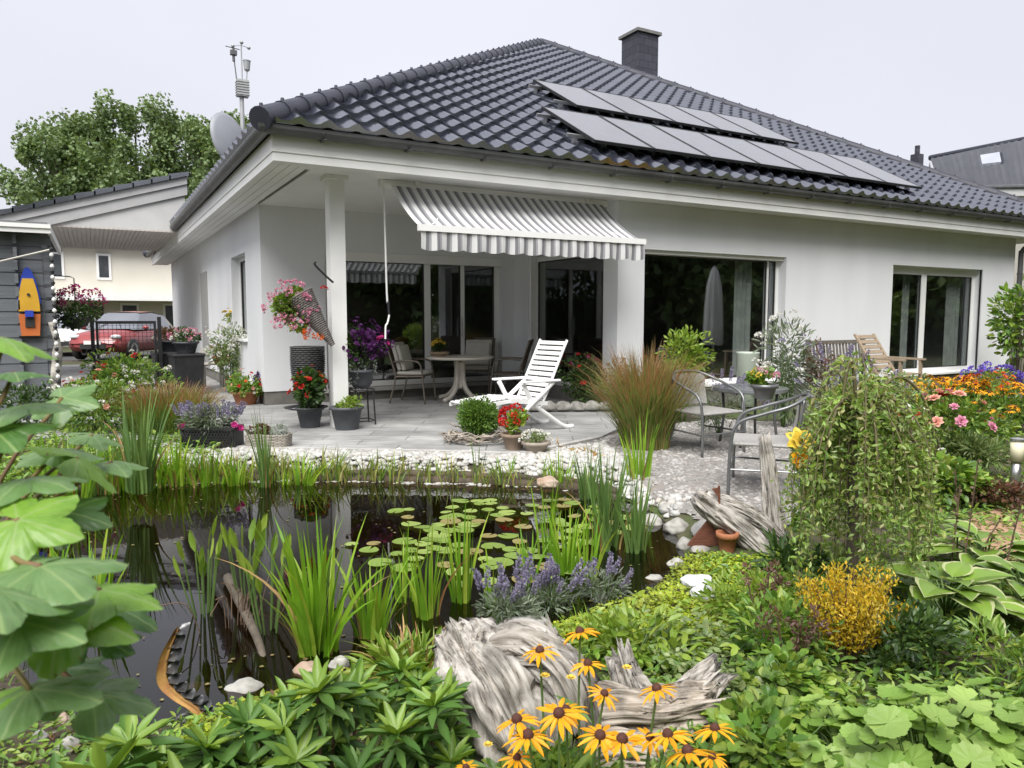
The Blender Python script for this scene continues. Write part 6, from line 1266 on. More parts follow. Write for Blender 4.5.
# ground covers: too many leaves to count
def cover(name, poly, n, tm, size, mt, hmax=.06, up=1.2, hump=.0):
    pix = spread(np.array(poly, float), n); P = np.zeros((n, 3)); z = np.full(n, -.13)
    for _ in range(5):
        d = _fw+_rt*((pix[:, 0]-CX)/F)[:, None]+_up*((CY-pix[:, 1])/F)[:, None]; t = (z-H)/d[:, 2]; P = np.array([0, 0, H])+d*t[:, None]; z = gz(P[:, 0], P[:, 1])
    m = sdist(P[:, 0], P[:, 1], POND) > .04; P = P[m]; k = len(P)
    bump = .5+.5*np.sin(P[:, 0]*7.1+1.3*np.sin(P[:, 1]*5))*np.sin(P[:, 1]*6.3+P[:, 0]*2); P[:, 2] = z[m]+hmax*rng.uniform(.0, 1, k)*(.4+.6*bump)+hump*bump
    b = B().scatter(tm, P, unit(k)*[1, 1, .45]+np.array([0, 0, .12]), np.array([0, 0, 1.])*up+unit(k)*.6, size*rng.uniform(.6, 1.3, k)); return setting(name, b, mt, 'stuff')
cover('moss', [(560, 600), (640, 572), (700, 556), (790, 560), (800, 620), (720, 650), (600, 650), (540, 640)], 16000, DIA, .022, lf_moss, .05)
cover('moss', [(200, 700), (290, 672), (420, 650), (470, 660), (450, 720), (300, 740), (180, 745)], 9000, DIA, .018, lf_moss, .04)
cover('ground_cover', [(560, 640), (620, 610), (720, 640), (860, 640), (1060, 560), (1090, 900), (430, 900), (430, 660)], 9000, OVAL, .045, lf_mid, .10)
cover('ground_cover', [(-60, 690), (100, 690), (200, 720), (480, 680), (470, 900), (-60, 900)], 5000, OVAL, .035, lf_mid, .07)
cover('ground_cover', [(700, 560), (900, 540), (1060, 480), (1060, 600), (860, 660), (720, 650)], 5000, OVAL, .04, lf_mid, .08)
cover('ground_cover', [(820, 450), (1060, 420), (1060, 520), (900, 540), (830, 500)], 3000, OVAL, .05, lf_mid, .08)
cover('ground_cover', [(-20, 430), (120, 425), (230, 445), (210, 476), (100, 486), (-20, 520)], 5000, OVAL, .06, lf_mid, .12)
cover('leaf_litter', [(-60, 690), (200, 690), (480, 700), (700, 720), (1060, 600), (1090, 900), (-60, 900)], 2500, OVAL, .03, lf_redbr, .02)
cover('reed_litter', [(60, 496), (150, 486), (260, 486), (420, 484), (560, 486), (600, 480), (590, 474), (420, 477), (250, 476), (100, 478), (50, 490)], 2600, LANCE, .10, straw_m, .03, .3)
cover('sedum', [(690, 600), (730, 590), (760, 610), (720, 628)], 700, DIA, .02, lf_redbr, .03)
cover('ground_cover', [(640, 640), (700, 630), (780, 640), (820, 700), (760, 740), (660, 690)], 1800, WIDE, .032, lf_pale, .16)
# strawberry-like leafy mounds
def mound(label, px, py, r, h, n, tm, size, mt, name='leafy_perennial', fl=(), k=10, cat='perennial'):
    p = g(px, py); D = p[0]*math.sin(YAW)+p[1]*math.cos(YAW); return shrub(name, label, cat, p, (r, r*.85, h), h*.7, n, tm, size, mt, k, 6, None, fl, 'leafy perennials in the foreground', up=1.1)
mound('bright leafy mound behind the stump and beside the lavender', 640, 660, .24, .12, 420, OVAL, .06, lf_lime)
mound('leafy mound to the right of the driftwood stump', 775, 700, .20, .13, 560, WIDE, .042, lf_mid)
mound('leafy mound below the red-brown plumes', 770, 660, .26, .16, 560, OVAL, .055, lf_mid)
mound('leafy mound between the white shell and the golden shrub', 745, 618, .28, .10, 600, OVAL, .045, lf_lime)
mound('dark leafy mound under the golden shrub', 880, 668, .32, .16, 900, OVAL, .045, lf_dark)
mound('feathery mound at the right edge under the hosta', 1010, 690, .30, .14, 800, LANCE, .06, lf_mid)
mound('leafy mound in the front between coneflowers and lady’s mantle', 770, 775, .24, .16, 520, WIDE, .05, lf_mid)
mound('yellow-green sedge-like mound left of the stump', 398, 690, .16, .10, 500, LANCE, .10, lf_lime)
mound('low lime mound in front of the stump among the coneflowers', 560, 785, .20, .08, 420, OVAL, .045, lf_mid)
mound('small leafy mound at the left of the stump', 430, 740, .22, .13, 480, OVAL, .045, lf_mid)
mound('mossy mound at the foot of the weeping shrub', 800, 600, .3, .10, 700, TINY, .03, lf_mid)
mound('hellebore with dark finger leaves by the leaning driftwood', 790, 575, .18, .10, 200, LANCE, .12, lf_dark)
for lab, px, py in (('dry brown-red plumes beside the white shell', 765, 640), ('dry brown-red plume stems left of the golden shrub', 790, 680)):
    t = thing('astilbe', lab, 'perennial', g(px, py), 0, 'dry plumes'); b, f = B(), B()
    for i in range(7):
        a = rng.uniform(0, 6.28); e = np.array([math.cos(a)*.09, math.sin(a)*.09, rng.uniform(.22, .36)]); b.tube(catmull([e*[.2, .2, 0], e*[.7, .7, .6], e], 3), .004, 5); p, o = lumps(22, e, (.04, .04, .045), 4); f.scatter(OVAL, p, o+unit(22), unit(22), .026)
    part('stem', b, twig_m, t); part('foliage', f, leafm('dry_plumes', [(.12, .06, .045), (.17, .10, .07), (.09, .05, .04)]), t)
# sedge tuft with warm tips by the stump
grassclump('golden_sedge', 'yellow-green sedge with orange tips between rhododendron and stump', 'sedge', g(420, 690), 160, .28, .10, .8, .010, lf_lime, straw_m)
grassclump('fine_grass', 'fine thin grass blades standing behind the stump', 'grass tuft', g(590, 640), 70, .22, .10, .6, .005, reed_m)
# weeping shrub on a short trunk
wsx = g(850, 590); t = thing('weeping_shrub', 'umbrella-shaped weeping shrub with small leaves on a short dark trunk', 'weeping shrub', wsx)
b = B(); HT = .95; trunk = catmull([(0, 0, 0), (.02, .01, .35), (-.03, 0, .7), (-.02, .0, HT)], 6); part('trunk', B().tube(trunk, np.linspace(.035, .022, len(trunk)), 9), bark, t, True)
lv = B()
sect = [rng.uniform(0, 6.28) for _ in range(17)]
for i in range(96):
    a = sect[i % 17]+rng.normal(0, .10); ro_ = (.16+.36*((i % 17)*.618 % 1))*rng.uniform(.75, 1.15)*(1 if rng.random() > .12 else 1.3); bot = rng.uniform(.02, .35)+.35*((i % 17)*.382 % 1); top = HT*rng.uniform(.92, 1.12)
    if i % 9 == 0: top *= 1.16; ro_ *= 1.25
    ca, sa = math.cos(a), math.sin(a); pts = catmull([(0, 0, HT*.96), (ca*ro_*.45, sa*ro_*.45, top), (ca*ro_*.85, sa*ro_*.85, top*.86), (ca*ro_*1.0, sa*ro_*1.0, (top+bot)*.48), (ca*ro_*.98, sa*ro_*.98, bot)], 7)
    b.tube(pts, np.linspace(.005 if i > 12 else .012, .0012, len(pts)), 5)
    n = int(rng.uniform(80, 170)); q = rng.uniform(.10, 1, n)**.8*(len(pts)-1.01); j = q.astype(int); fr = (q-j)[:, None]; P = pts[j]*(1-fr)+pts[j+1]*fr+rng.normal(0, .026, (n, 3)); tg = pts[j+1]-pts[j]; tg /= np.linalg.norm(tg, axis=1)[:, None]; lv.scatter(OVAL, P, tg*.5+unit(n), unit(n)+np.array([0, 0, .8]), .033*rng.uniform(.6, 1.3, n))
part('branches', b, mat('olive_twig', (.10, .085, .04), (.14, .12, .06), 14, .8), t, True); part('leaves', lv, leafm('weeping_leaves', [(.11, .21, .03), (.18, .30, .05), (.27, .37, .07), (.32, .28, .14), (.21, .33, .07), (.29, .37, .13), (.14, .24, .04)], trans=.3), t)
rp_ = dep(800, 442, 3.72); t = thing('yellow_rose', 'single large yellow and orange rose bloom at the left of the weeping shrub', 'rose', (rp_[0], rp_[1], float(gz(rp_[0], rp_[1]))))
hz = rp_[2]-t.location[2]; part('stem', B().tube(catmull([(0, 0, 0), (.03, 0, hz*.5), (0, 0, hz-.01)], 4), .006, 6), stem_m, t); put('flower', F_rose['yellow'], t, (0, 0, hz), (.95, .1, -.5), .15); put('flower', F_rose['gold'], t, (-.02, -.02, hz-.08), (1.2, .1, -.6), .10); part('foliage', foliage(B(), 60, (0, 0, hz*.6), (.07, .07, .16), OVAL, .05, 4), lf_mid, t)
# golden shrub: upright feathery twigs
ysx = g(848, 662); t = thing('golden_shrub', 'bright golden-yellow feathery shrub in front of the weeping shrub', 'shrub', ysx); b, lv = B(), B()
for i in range(60):
    a = rng.uniform(0, 6.28); q = rng.uniform(0, 1)**.6; e = np.array([math.cos(a)*.24*q, math.sin(a)*.2*q, rng.uniform(.24, .46)*(1.1-.35*q)]); pts = catmull([e*[.15, .15, 0], e*[.55, .55, .5], e], 5); b.tube(pts, np.linspace(.005, .0015, len(pts)), 5)
    n = 110; s_ = rng.uniform(.3, 1, n)*(len(pts)-1.01); j = s_.astype(int); fr = (s_-j)[:, None]; P = pts[j]*(1-fr)+pts[j+1]*fr+rng.normal(0, .014, (n, 3)); lv.scatter(OVAL, P, unit(n)+np.array([0, 0, 1.]), unit(n), .018*rng.uniform(.6, 1.3, n))
part('stem', b, twig_m, t); part('leaves', lv, lf_yellow, t)
# hosta with pale margins and tall seed stems
hm_in = leafm('hosta_leaf', [(.15, .26, .04), (.20, .32, .05), (.11, .21, .04)], .35, .2, .2); hm_ed = leafm('hosta_margin', [(.42, .46, .22), (.50, .52, .30)], .4, .25, .1)
def hosta(label, px, py, n, r, size):
    p = g(px, py); t = thing('hosta', label, 'hosta', p, 0, 'hostas at the right'); yy = np.linspace(0, 1, 9); hw = .46*np.sin(np.pi*yy**.8)**.85*(1-.25*yy); tm_i, tm_o = [], []
    def tpl(k0, k1):
        v, f = [], []
        for sgn in (-1, 1):
            o = len(v)
            for i in range(9): v += [(sgn*hw[i]*k0, yy[i], -.32*yy[i]**2+.10*k0*hw[i]*2), (sgn*hw[i]*k1, yy[i]*(1+.03*(k1-.8)), -.32*yy[i]**2+.10*k1*hw[i]*2+.012*math.sin(i*2.2))]
            f += [(o+2*i, o+2*i+1, o+2*i+3, o+2*i+2) for i in range(8)]
        return np.array(v), [f]
    a = rng.uniform(0, 6.28, n); q = np.sqrt(rng.uniform(.02, 1, n)); e = .75-.7*q; pos = np.stack([np.cos(a)*q*r*.55, np.sin(a)*q*r*.55, .10+.13*(1-q)], 1); d = np.stack([np.cos(a)*np.cos(e), np.sin(a)*np.cos(e), np.sin(e)], 1); nn = np.stack([-np.cos(a)*np.sin(e), -np.sin(a)*np.sin(e), np.cos(e)+.2], 1)+unit(n)*.15; s_ = size*rng.uniform(.75, 1.15, n)
    part('leaves', B().scatter(tpl(0, .80), pos, d, nn, s_), hm_in, t, True); part('leaf_margins', B().scatter(tpl(.795, 1.0), pos, d, nn, s_), hm_ed, t, True)
    b = B(); [b.tube([(0, 0, 0), pos[i]*[.6, .6, .8], pos[i]], .005, 5) for i in range(n)]; part('stem', b, stem_m, t); return t
hosta('variegated hosta with cream-edged leaves at the right, the front one', 945, 618, 22, .34, .21); hosta('variegated hosta behind the front one by the orange gravel', 985, 570, 20, .32, .19); hosta('variegated hosta leaf clump at the right picture edge', 1024, 608, 14, .28, .18)
b = B()
for (px, py, tx, ty) in ((962, 575, 978, 460), (950, 572, 960, 485), (968, 580, 1000, 520), (1000, 590, 1022, 500), (957, 560, 955, 470)): p0 = g(px, py); D = p0[0]*math.sin(YAW)+p0[1]*math.cos(YAW); e = dep(tx, ty, D); b.tube(catmull([p0, p0*.5+e*.5+np.array([.01, 0, .03]), e], 5), .004, 5); b.scatter(DIA, e-np.outer(np.linspace(0, .5, 14), e-p0), unit(14)+np.array([0, 0, .6]), unit(14), .022)
solo('hosta_seed_stems', b, twig_m, 'thin brown seed stems rising from the hostas', 'seed stems')
setting('orange_gravel', patch([g(x, y) for x, y in [(975, 515), (1040, 490), (1080, 540), (1050, 575), (985, 560), (960, 535)]], .014), mat('orange_gravel', (.42, .26, .17), (.34, .20, .13), 60, .9, .6, 120))
# lady's mantle: scalloped round leaves
def mantle(label, px, py, n, r, h, size, tm, mt):
    p = g(px, py); t = thing('ladys_mantle', label, 'perennial', p, 0, 'scalloped round-leaved perennials'); q = unit(n); q[:, 2] = np.abs(q[:, 2]); rad = rng.uniform(.55, 1.05, n)[:, None]; P = q*rad*np.array([r, r*.9, h])+np.array([0, 0, .02]); nn = q*.8+np.array([0, 0, .9])+unit(n)*.3; b = B()
    d = np.cross(unit(n), nn); part('leaves', B().scatter(tm, P, d, nn, size*rng.uniform(.6, 1.15, n)), mt, t); [b.tube([(P[i]*[.15, .15, 0]), P[i]*[.7, .7, .8], P[i]-(0, 0, .004)], .0025, 4) for i in range(n)]; part('stem', b, stem_m, t); return t
lf_mantle = leafm('mantle_leaves', [(.17, .30, .05), (.25, .39, .08), (.34, .47, .13), (.14, .25, .045)], .5, .3, .25)
mantle('large scalloped-leaf perennial at the right front', 925, 800, 120, .30, .30, .115, LADY, lf_mantle); mantle('scalloped-leaf perennial at the front below the golden shrub', 850, 775, 75, .24, .22, .10, LADY, lf_mantle); mantle('scalloped-leaf perennial in the right bottom corner', 1000, 765, 80, .26, .22, .10, LADY, lf_mantle); mantle('three-lobed leaf perennial between stump and lady’s mantle', 785, 705, 90, .26, .16, .075, LADYL, lf_mid); mantle('three-lobed leaf perennial at the right of the stump base', 775, 745, 80, .17, .15, .07, LADYL, lf_mid)
# rhododendrons in front
rh_old = leafm('rhododendron_leaves', [(.045, .11, .02), (.075, .16, .03), (.12, .22, .05)], .5, .15, .25, spec=.3); rh_new = leafm('rhododendron_shoots', [(.17, .30, .04), (.24, .36, .06), (.13, .25, .035)], .4, .3, .15)
RL = oval(.26, .10, .10)
def rhodo(label, pts, D0, size):
    c = dep(*np.mean(pts, 0)[:2], D0); base = np.array([c[0], c[1], float(gz(c[0], c[1]))]); t = thing('rhododendron', label, 'shrub', base, 0, 'rhododendrons in the foreground'); o, nw, st_ = B(), B(), B()
    for (px, py) in pts:
        p = dep(px, py, D0-(py-700)*.0012+rng.normal(0, .12))-base; tl = np.array([p[0]*.3, p[1]*.3, 0])+rng.normal(0, .08, 3)*[1, 1, 0]; ax2 = np.array([rng.normal(0, .22), rng.normal(0, .22)-.12, 1.]); ax2 /= np.linalg.norm(ax2); st_.tube(catmull([tl, tl*.5+p*.5, p], 4), .006, 5)
        M = np.array(Vector(ax2).to_track_quat('Z', 'Y').to_matrix())
        for (bb, n, e0, s0, lf) in ((o, 10, .12, 1.0, RL), (o, 7, -.25, .95, RL), (nw if rng.random() < .85 else o, 8, .75, .85, RL)):
            a = np.linspace(0, 2*np.pi, n, endpoint=False)+rng.uniform(0, 6)+rng.normal(0, .15, n); e = e0+rng.normal(0, .16, n); d = np.stack([np.cos(a)*np.cos(e), np.sin(a)*np.cos(e), np.sin(e)], 1)@M.T; nn = np.stack([-np.cos(a)*np.sin(e), -np.sin(a)*np.sin(e), np.cos(e)], 1)@M.T+unit(n)*.2; bb.scatter(lf, np.repeat(p[None], n, 0)-ax2*(.03 if e0 < 0 else 0), d, nn, size*s0*rng.uniform(.8, 1.15, n))
    part('stem', st_, twig_m, t); part('leaves', o, rh_old, t, True); part('leaves', nw, rh_new, t, True)
gp = [(x+rng.uniform(-16, 16), y+rng.uniform(-14, 14)) for y in (705, 735, 765, 800) for x in range(215, 460, 34) if not (y < 720 and (x < 250 or x > 430))]+[(400, 672), (415, 690), (355, 690), (445, 700)]
rhodo('rhododendron with fresh light shoots at the front below the irises', gp, 2.05, .105)
rhodo('low rhododendron with long dark leaves at the left front', [(130, 745), (160, 770), (105, 780), (185, 800), (60, 800), (215, 770)], 1.9, .13)
# golden coneflowers right in front
def front_daisies():
    heads = [(580, 632, 2.3, .075), (540, 651, 2.2, .072), (588, 664, 2.25, .072), (657, 689, 2.1, .075), (604, 694, 2.15, .065), (517, 720, 2.0, .08), (559, 714, 2.0, .085), (528, 736, 1.95, .085), (566, 711, 2.1, .08), (600, 736, 1.95, .08), (622, 740, 1.95, .085), (668, 735, 2.0, .08), (715, 729, 2.05, .075), (688, 752, 1.9, .085), (650, 738, 2.05, .07), (466, 768, 1.9, .05), (517, 758, 1.95, .06), (712, 757, 2.0, .06)]
    c = dep(600, 740, 1.85); base = np.array([c[0], c[1], float(gz(c[0], c[1]))]); t = thing('coneflower', 'group of large golden coneflowers with dark brown centres in front of the stump', 'flower', base, 0, None); b, l = B(), B()
    for i, (px, py, D, s) in enumerate(heads):
        p = dep(px, py, D*.92)-base; q = np.array([p[0]*.7, p[1]*.7, 0]); pts = catmull([q, q*.5+p*.5+rng.normal(0, .01, 3), p-(0, 0, .004)], 5); b.tube(pts, .0035, 5); f = put('flower', DAI[i % 12], t, p, (rng.normal(.06, .2), rng.normal(0, .2), rng.uniform(0, 6.28)), s*1.62); put('flower_centre', CONE, f)
        n = 5; j = rng.integers(0, len(pts)-4, n); a = rng.uniform(0, 6.28, n); l.scatter(LANCE, pts[j], np.stack([np.cos(a), np.sin(a), .5+0*a], 1), np.stack([-np.cos(a)*.5, -np.sin(a)*.5, 1+0*a], 1), rng.uniform(.09, .16, n))
    part('stem', b, stem_m, t); part('leaves', l, lf_mid, t); part('foliage', foliage(B(), 260, (0, -.02, .06), (.30, .18, .12), OVAL, .08, 10), lf_mid, t)
    for (px, py) in ((571, 678), (545, 676), (627, 668), (488, 745)): p = dep(px, py, 2.0)-base; put('bud', F_ros['yellow'], t, p, None, .028)
front_daisies()
# large sycamore-like leaves close to the camera at the left
def maple_template():
    n, rings = 151, 7; a = np.linspace(-math.pi*.92, math.pi*.92, n); ph = a/(math.pi*.92)*2.5; cusp = np.abs(np.sin((ph+.5)*math.pi)); lobe = np.abs(np.cos((ph)*math.pi)); tri_ = 1-2*np.abs(ph-np.round(ph)); r = .56+.44*tri_**.85*np.where(np.abs(ph) > 1.6, .72, np.where(np.abs(ph) > .6, .92, 1.0)); r = r*(1+.045*(np.arange(n) % 5)/5); v, vn = [(0, 0, 0)], [1.]
    for k in range(1, rings+1):
        q = k/rings
        for i in range(n):
            d = abs(ph[i]-round(ph[i]))*(math.pi*.92/2.5)*r[i]*q*.5; rib = math.cos(2*math.pi*ph[i]); v.append((.5*r[i]*q*math.sin(a[i]), .5*r[i]*q*math.cos(a[i]), -.10*q*q-.016*rib*q+.010*math.sin(q*17+i*.35)*q)); vn.append(max(math.exp(-(d/.007)**2), .55*math.exp(-(((q*9+abs(ph[i]-round(ph[i]))*7) % 1-.5)/.10)**2)*(1 if d > .01 else 0)*.6))
    f = [(0, 2+i, 1+i) for i in range(n-1)]+[(1+k*n+i, 2+k*n+i, 2+(k+1)*n+i, 1+(k+1)*n+i) for k in range(rings-1) for i in range(n-1)]
    return v, f, vn
mv, mf, mvn = maple_template(); leaf_mats = []
for nm, c1, c2 in (('fresh_leaf', (.15, .31, .03), (.22, .39, .05)), ('pale_leaf', (.12, .23, .07), (.17, .29, .11)), ('deep_leaf', (.06, .15, .03), (.09, .20, .045))):
    m, t_, p = _new(nm); N = t_.nodes.new; Lk = t_.links.new; at_ = N('ShaderNodeAttribute'); at_.attribute_name = 'vein'; tc = N('ShaderNodeTexCoord'); n_ = N('ShaderNodeTexNoise'); n_.inputs['Scale'].default_value = 5; n_.inputs['Detail'].default_value = 5; Lk(tc.outputs['Object'], n_.inputs['Vector'])
    r1 = N('ShaderNodeValToRGB'); e = r1.color_ramp.elements; e[0].position = .35; e[1].position = .65; e[0].color = (*c1, 1); e[1].color = (*c2, 1); Lk(n_.outputs['Fac'], r1.inputs['Fac']); mx_ = N('ShaderNodeMix'); mx_.data_type = 'RGBA'; mx_.inputs['B'].default_value = (.30, .40, .16, 1); sc2 = N('ShaderNodeMath'); sc2.operation = 'MULTIPLY'; sc2.inputs[1].default_value = .8; Lk(at_.outputs['Fac'], sc2.inputs[0]); Lk(sc2.outputs[0], mx_.inputs['Factor']); Lk(r1.outputs['Color'], mx_.inputs['A'])
    sn = N('ShaderNodeTexNoise'); sn.inputs['Scale'].default_value = 13; sn.inputs['Detail'].default_value = 2; Lk(tc.outputs['Object'], sn.inputs['Vector']); sm = N('ShaderNodeMapRange'); sm.inputs['From Min'].default_value = .70; sm.inputs['From Max'].default_value = .74; Lk(sn.outputs['Fac'], sm.inputs['Value']); base_mix = mx_; mx_ = N('ShaderNodeMix'); mx_.data_type = 'RGBA'; mx_.inputs['B'].default_value = (.16, .08, .03, 1); Lk(base_mix.outputs['Result'], mx_.inputs['A']); Lk(sm.outputs['Result'], mx_.inputs['Factor']); Lk(mx_.outputs['Result'], p.inputs['Base Color']); p.inputs['Roughness'].default_value = .36; p.inputs['Specular IOR Level'].default_value = .55; tr = N('ShaderNodeBsdfTranslucent'); v2 = N('ShaderNodeVectorMath'); v2.operation = 'MULTIPLY'; v2.inputs[1].default_value = (1.4, 1.4, .7); Lk(mx_.outputs['Result'], v2.inputs[0]); Lk(v2.outputs['Vector'], tr.inputs['Color']); ms = N('ShaderNodeMixShader'); ms.inputs[0].default_value = .3; Lk(p.outputs['BSDF'], ms.inputs[1]); Lk(tr.outputs['BSDF'], ms.inputs[2]); Lk(ms.outputs['Shader'], t_.nodes['Material Output'].inputs['Surface'])
    me = B().add(mv, mf).mesh('leaf', m, True); at2 = me.attributes.new('vein', 'FLOAT', 'POINT')
    if len(me.vertices) == len(mvn): at2.data.foreach_set('value', np.array(mvn, np.float32))
    leaf_mats.append(me)
fl_base = dep(-120, 900, .8); fl_base[2] = float(gz(fl_base[0], fl_base[1])); t = thing('sycamore_sapling', 'sapling with big lobed green leaves very close at the left of the view', 'sapling', fl_base); b = B(); hub0 = dep(-60, 620, .8)-fl_base
LV = [(4, 338, .80, .17, 0), (14, 372, .90, .13, 2), (22, 405, .85, .21, 1), (62, 398, 1.0, .15, 1), (78, 458, .95, .20, 0), (28, 478, .80, .20, 1), (112, 462, 1.05, .15, 1), (18, 520, .72, .19, 0), (66, 512, .9, .17, 2), (40, 566, .66, .24, 1), (100, 590, .74, .20, 0), (112, 606, .82, .18, 2), (60, 612, .70, .23, 0), (20, 622, .62, .19, 1), (92, 640, .80, .18, 2), (30, 690, .66, .23, 1), (92, 694, .78, .21, 1), (66, 668, .85, .17, 2), (-10, 590, .6, .2, 1), (58, 450, 1.0, .18, 1), (92, 435, 1.1, .14, 1), (-8, 430, .8, .2, 2), (10, 560, .8, .2, 2), (-20, 700, .7, .2, 0)]
for i, (px, py, D, s, ci) in enumerate(LV):
    p = dep(px, py, D)-fl_base; a = math.radians(VIEW)+rng.normal(0, .9); q = thing('x', None, None) if False else None
    d = Vector((math.cos(a), math.sin(a), rng.uniform(-.35, .05))).normalized(); nn = Vector((rng.normal(0, .2)-math.sin(YAW)*.22, rng.normal(0, .2)-math.cos(YAW)*.22, 1)); nn = (nn-d*nn.dot(d)).normalized(); x = d.cross(nn); M = Matrix((x, d, nn)).transposed()
    put('leaf', leaf_mats[ci], t, p, M.to_euler(), s*.66); j = p*.35+hub0*.65; b.tube(catmull([hub0*[.95, .95, .6+.5*rng.random()], j+(0, 0, .02), p], 5), .0028, 6)
b.tube(catmull([(0, 0, 0), hub0*.5, hub0, hub0*1.0+(0, 0, .4)], 5), .010, 8); part('stem', b, mat('red_green_stem', (.20, .16, .05), (.14, .06, .03), 9, .6), t, True)

# ------------------------------------------------------------------ trees: beyond the carport, and the garden edge that the windows mirror
poplar_m = leafm('poplar_leaves', [(.10, .17, .06), (.145, .215, .08), (.19, .26, .105), (.12, .185, .07)], .5, .25, .3, .25); tree_m = leafm('garden_tree_leaves', [(.05, .09, .02), (.08, .14, .03), (.12, .18, .04)], .6, .1, .4, .4)
def tree(name, label, base, h, r, n, size, mt, group, k=16, trunk=.25, upright=False, low=.30):
    t = thing(name, label, 'tree', base, 0, group); tp_ = catmull([(0, 0, -.2), (rng.normal(0, .2), rng.normal(0, .2), h*.35), (rng.normal(0, .3), 0, h*.9)], 5); b = B(); b.tube(tp_, np.linspace(trunk, trunk*.2, len(tp_)), 8); ends = []
    for i in range(k):
        z = h*rng.uniform(low, .85); a = rng.uniform(0, 6.28); q = rng.uniform(.45, 1)*r*(1.0 if not upright else .8)*(1-.55*(z/h)**3); e = np.array([math.cos(a)*q, math.sin(a)*q, min(h*.97, z+h*(.22 if upright else .12)*rng.random())]); s0 = np.array([0, 0, z*.72]); b.tube(catmull([s0, s0*.5+e*.5+(0, 0, h*.02), e], 4), np.linspace(trunk*.35, trunk*.06, 9), 5); ends.append(e)
    ends.append(np.array([0, 0, h*.93])); E = np.array(ends); i = rng.integers(0, len(E), n); d = unit(n); cr_ = r*(.30 if upright else .42)*rng.uniform(.5, 1.15, len(E)); P = E[i]+d*(cr_[i]*rng.uniform(.15, 1, n)**.6)[:, None]*np.array([1, 1, 1.25 if upright else .8]); sp_ = rng.integers(0, len(E), n//4); fr = rng.uniform(.4, 1, n//4)[:, None]; P[:n//4] = E[sp_]*fr+np.array([0, 0, h*.5])*(1-fr)+unit(n//4)*r*.12
    part('trunk', b, bark, t, True); part('crown', B().scatter(DIA, P, unit(n)+np.array([0, 0, -.2]), unit(n)+np.array([0, 0, .6]), size*rng.uniform(.6, 1.3, n)), mt, t); return t
for i, (px, D, top, r, lab) in enumerate([(64, 58, 138, 3.2, 'leftmost of the tall trees behind the carport, lower than its neighbours'), (92, 62, 126, 3.4, 'second tree from the left in the row behind the carport'), (140, 60, 114, 3.6, 'tallest tree of the row behind the carport'), (182, 63, 118, 3.4, 'tree behind the carport just left of the satellite dish'), (222, 60, 124, 3.2, 'tree behind the carport partly covered by the satellite dish')]):
    p = dep(px, 330, D); p[2] = 0; h = H+(318-top)*D/F; tree('tall_tree', lab, p, h, r*1.45, 17000, .29, poplar_m, 'trees behind the carport', 36, .3, True, .25)
grp = 'garden edge trees mirrored in the windows'
for i, (x, y, h, r) in enumerate([(13, -4, 8, 3.2), (17.5, -2.5, 9, 3.4), (22, -5, 9, 3.6), (26.5, -1, 9, 3.6), (31, -3, 9, 3.8), (35, 1.5, 9, 3.6), (39, 3.5, 10, 3.8), (9, -8, 9, 3.4), (4, -10, 9, 3.5), (-2, -9, 9, 3.4), (28, 4.5, 6, 2.4)]): tree('garden_tree', 'dark tree of the garden edge mirrored in the window panes', (x, y, 0), h, r, 7000, .38, tree_m, grp, 18, .22, False, .12)
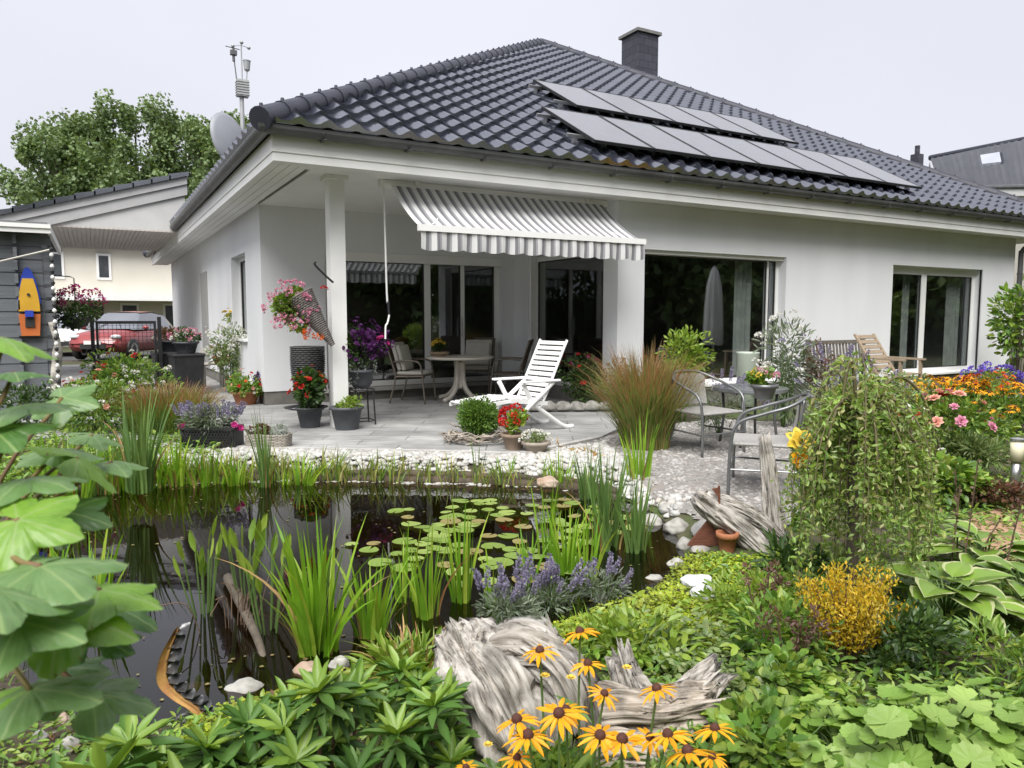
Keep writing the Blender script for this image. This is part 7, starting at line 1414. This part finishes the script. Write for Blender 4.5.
for (x0, y0, x1, y1) in ((7, -6, 20, -6.5), (20, -6.5, 40, -1), (40, -1, 44, 6), (-8, -6, 7, -6)):
    t = thing('hedge', 'dark clipped garden hedge mirrored in the window panes', 'hedge', ((x0+x1)/2, (y0+y1)/2, 0), 0, 'garden hedges mirrored in the windows'); L_h = math.hypot(x1-x0, y1-y0); n = int(L_h*330); q = rng.uniform(0, 1, n); P = np.stack([x0+(x1-x0)*q-(x0+x1)/2+rng.normal(0, .35, n), y0+(y1-y0)*q-(y0+y1)/2+rng.normal(0, .35, n), rng.uniform(.0, 4.2, n)], 1); part('foliage', B().scatter(DIA, P, unit(n), unit(n), .30), tree_m, t)
    part('branches', B().beam(((x0-x1)/2, (y0-y1)/2, 1.1), ((x1-x0)/2, (y1-y0)/2, 1.1), .35, 2.2), bark, t)
pz = thing('closed_parasol', 'closed white parasol mirrored in the big window', 'parasol', (11.95, 5.2, 0)); part('pole', B().tube([(0, 0, 0), (0, 0, 2.45)], .025, 10), steel, pz); a = np.linspace(0, 2*np.pi, 48, endpoint=False); rows_ = []
for z, r in ((.70, .17), (.75, .19), (1.1, .185), (1.6, .17), (2.0, .14), (2.3, .08), (2.42, .03)): rows_.append(np.stack([r*np.cos(a)*(1+.14*np.cos(a*8)), r*np.sin(a)*(1+.14*np.cos(a*8)), np.full(48, z)], 1))
P = np.array(rows_); part('canopy', B().grid(np.concatenate([P, P[:, :1]], 1)), leafm('white_canvas', [(.80, .80, .80), (.82, .82, .82)], .9, .5, .03, tint=(1, 1, 1)), pz, True); part('base', B().lathe([(.28, 0), (.28, .06), (.05, .09)], 24), stone_m, pz)
# rough lawn on the open ground either side of the beds
ng = 60000; qx, qy = rng.uniform(-6, 15, ng), rng.uniform(-3, 10, ng); fv = qx*math.sin(YAW)+qy*math.cos(YAW); rv = qx*math.cos(YAW)-qy*math.sin(YAW); pxv = CX+F*rv/np.maximum(fv, .05)
kp = ((pxv < -10) | (pxv > 1040) | (fv < 1.0)) & (np.hypot(qx, qy) > .5) & (sdist(qx, qy, POND) > .15) & ~inpoly(qx, qy, np.array(terr)) & ~((qx < -.4) & (qy > 11.0)) & ~((qx > 6.4) & (qy > 8.3))
qx, qy = qx[kp], qy[kp]; mg = len(qx)
setting('grass', B().blades(np.stack([qx, qy, gz(qx, qy)-.01], 1), rng.uniform(.05, .12, mg), rng.uniform(0, 6.28, mg), rng.uniform(.2, .9, mg), rng.uniform(.008, .02, mg), 2), leafm('lawn_grass', [(.06, .13, .02), (.10, .19, .03), (.15, .24, .04), (.20, .24, .06)], .6, .2), 'stuff')
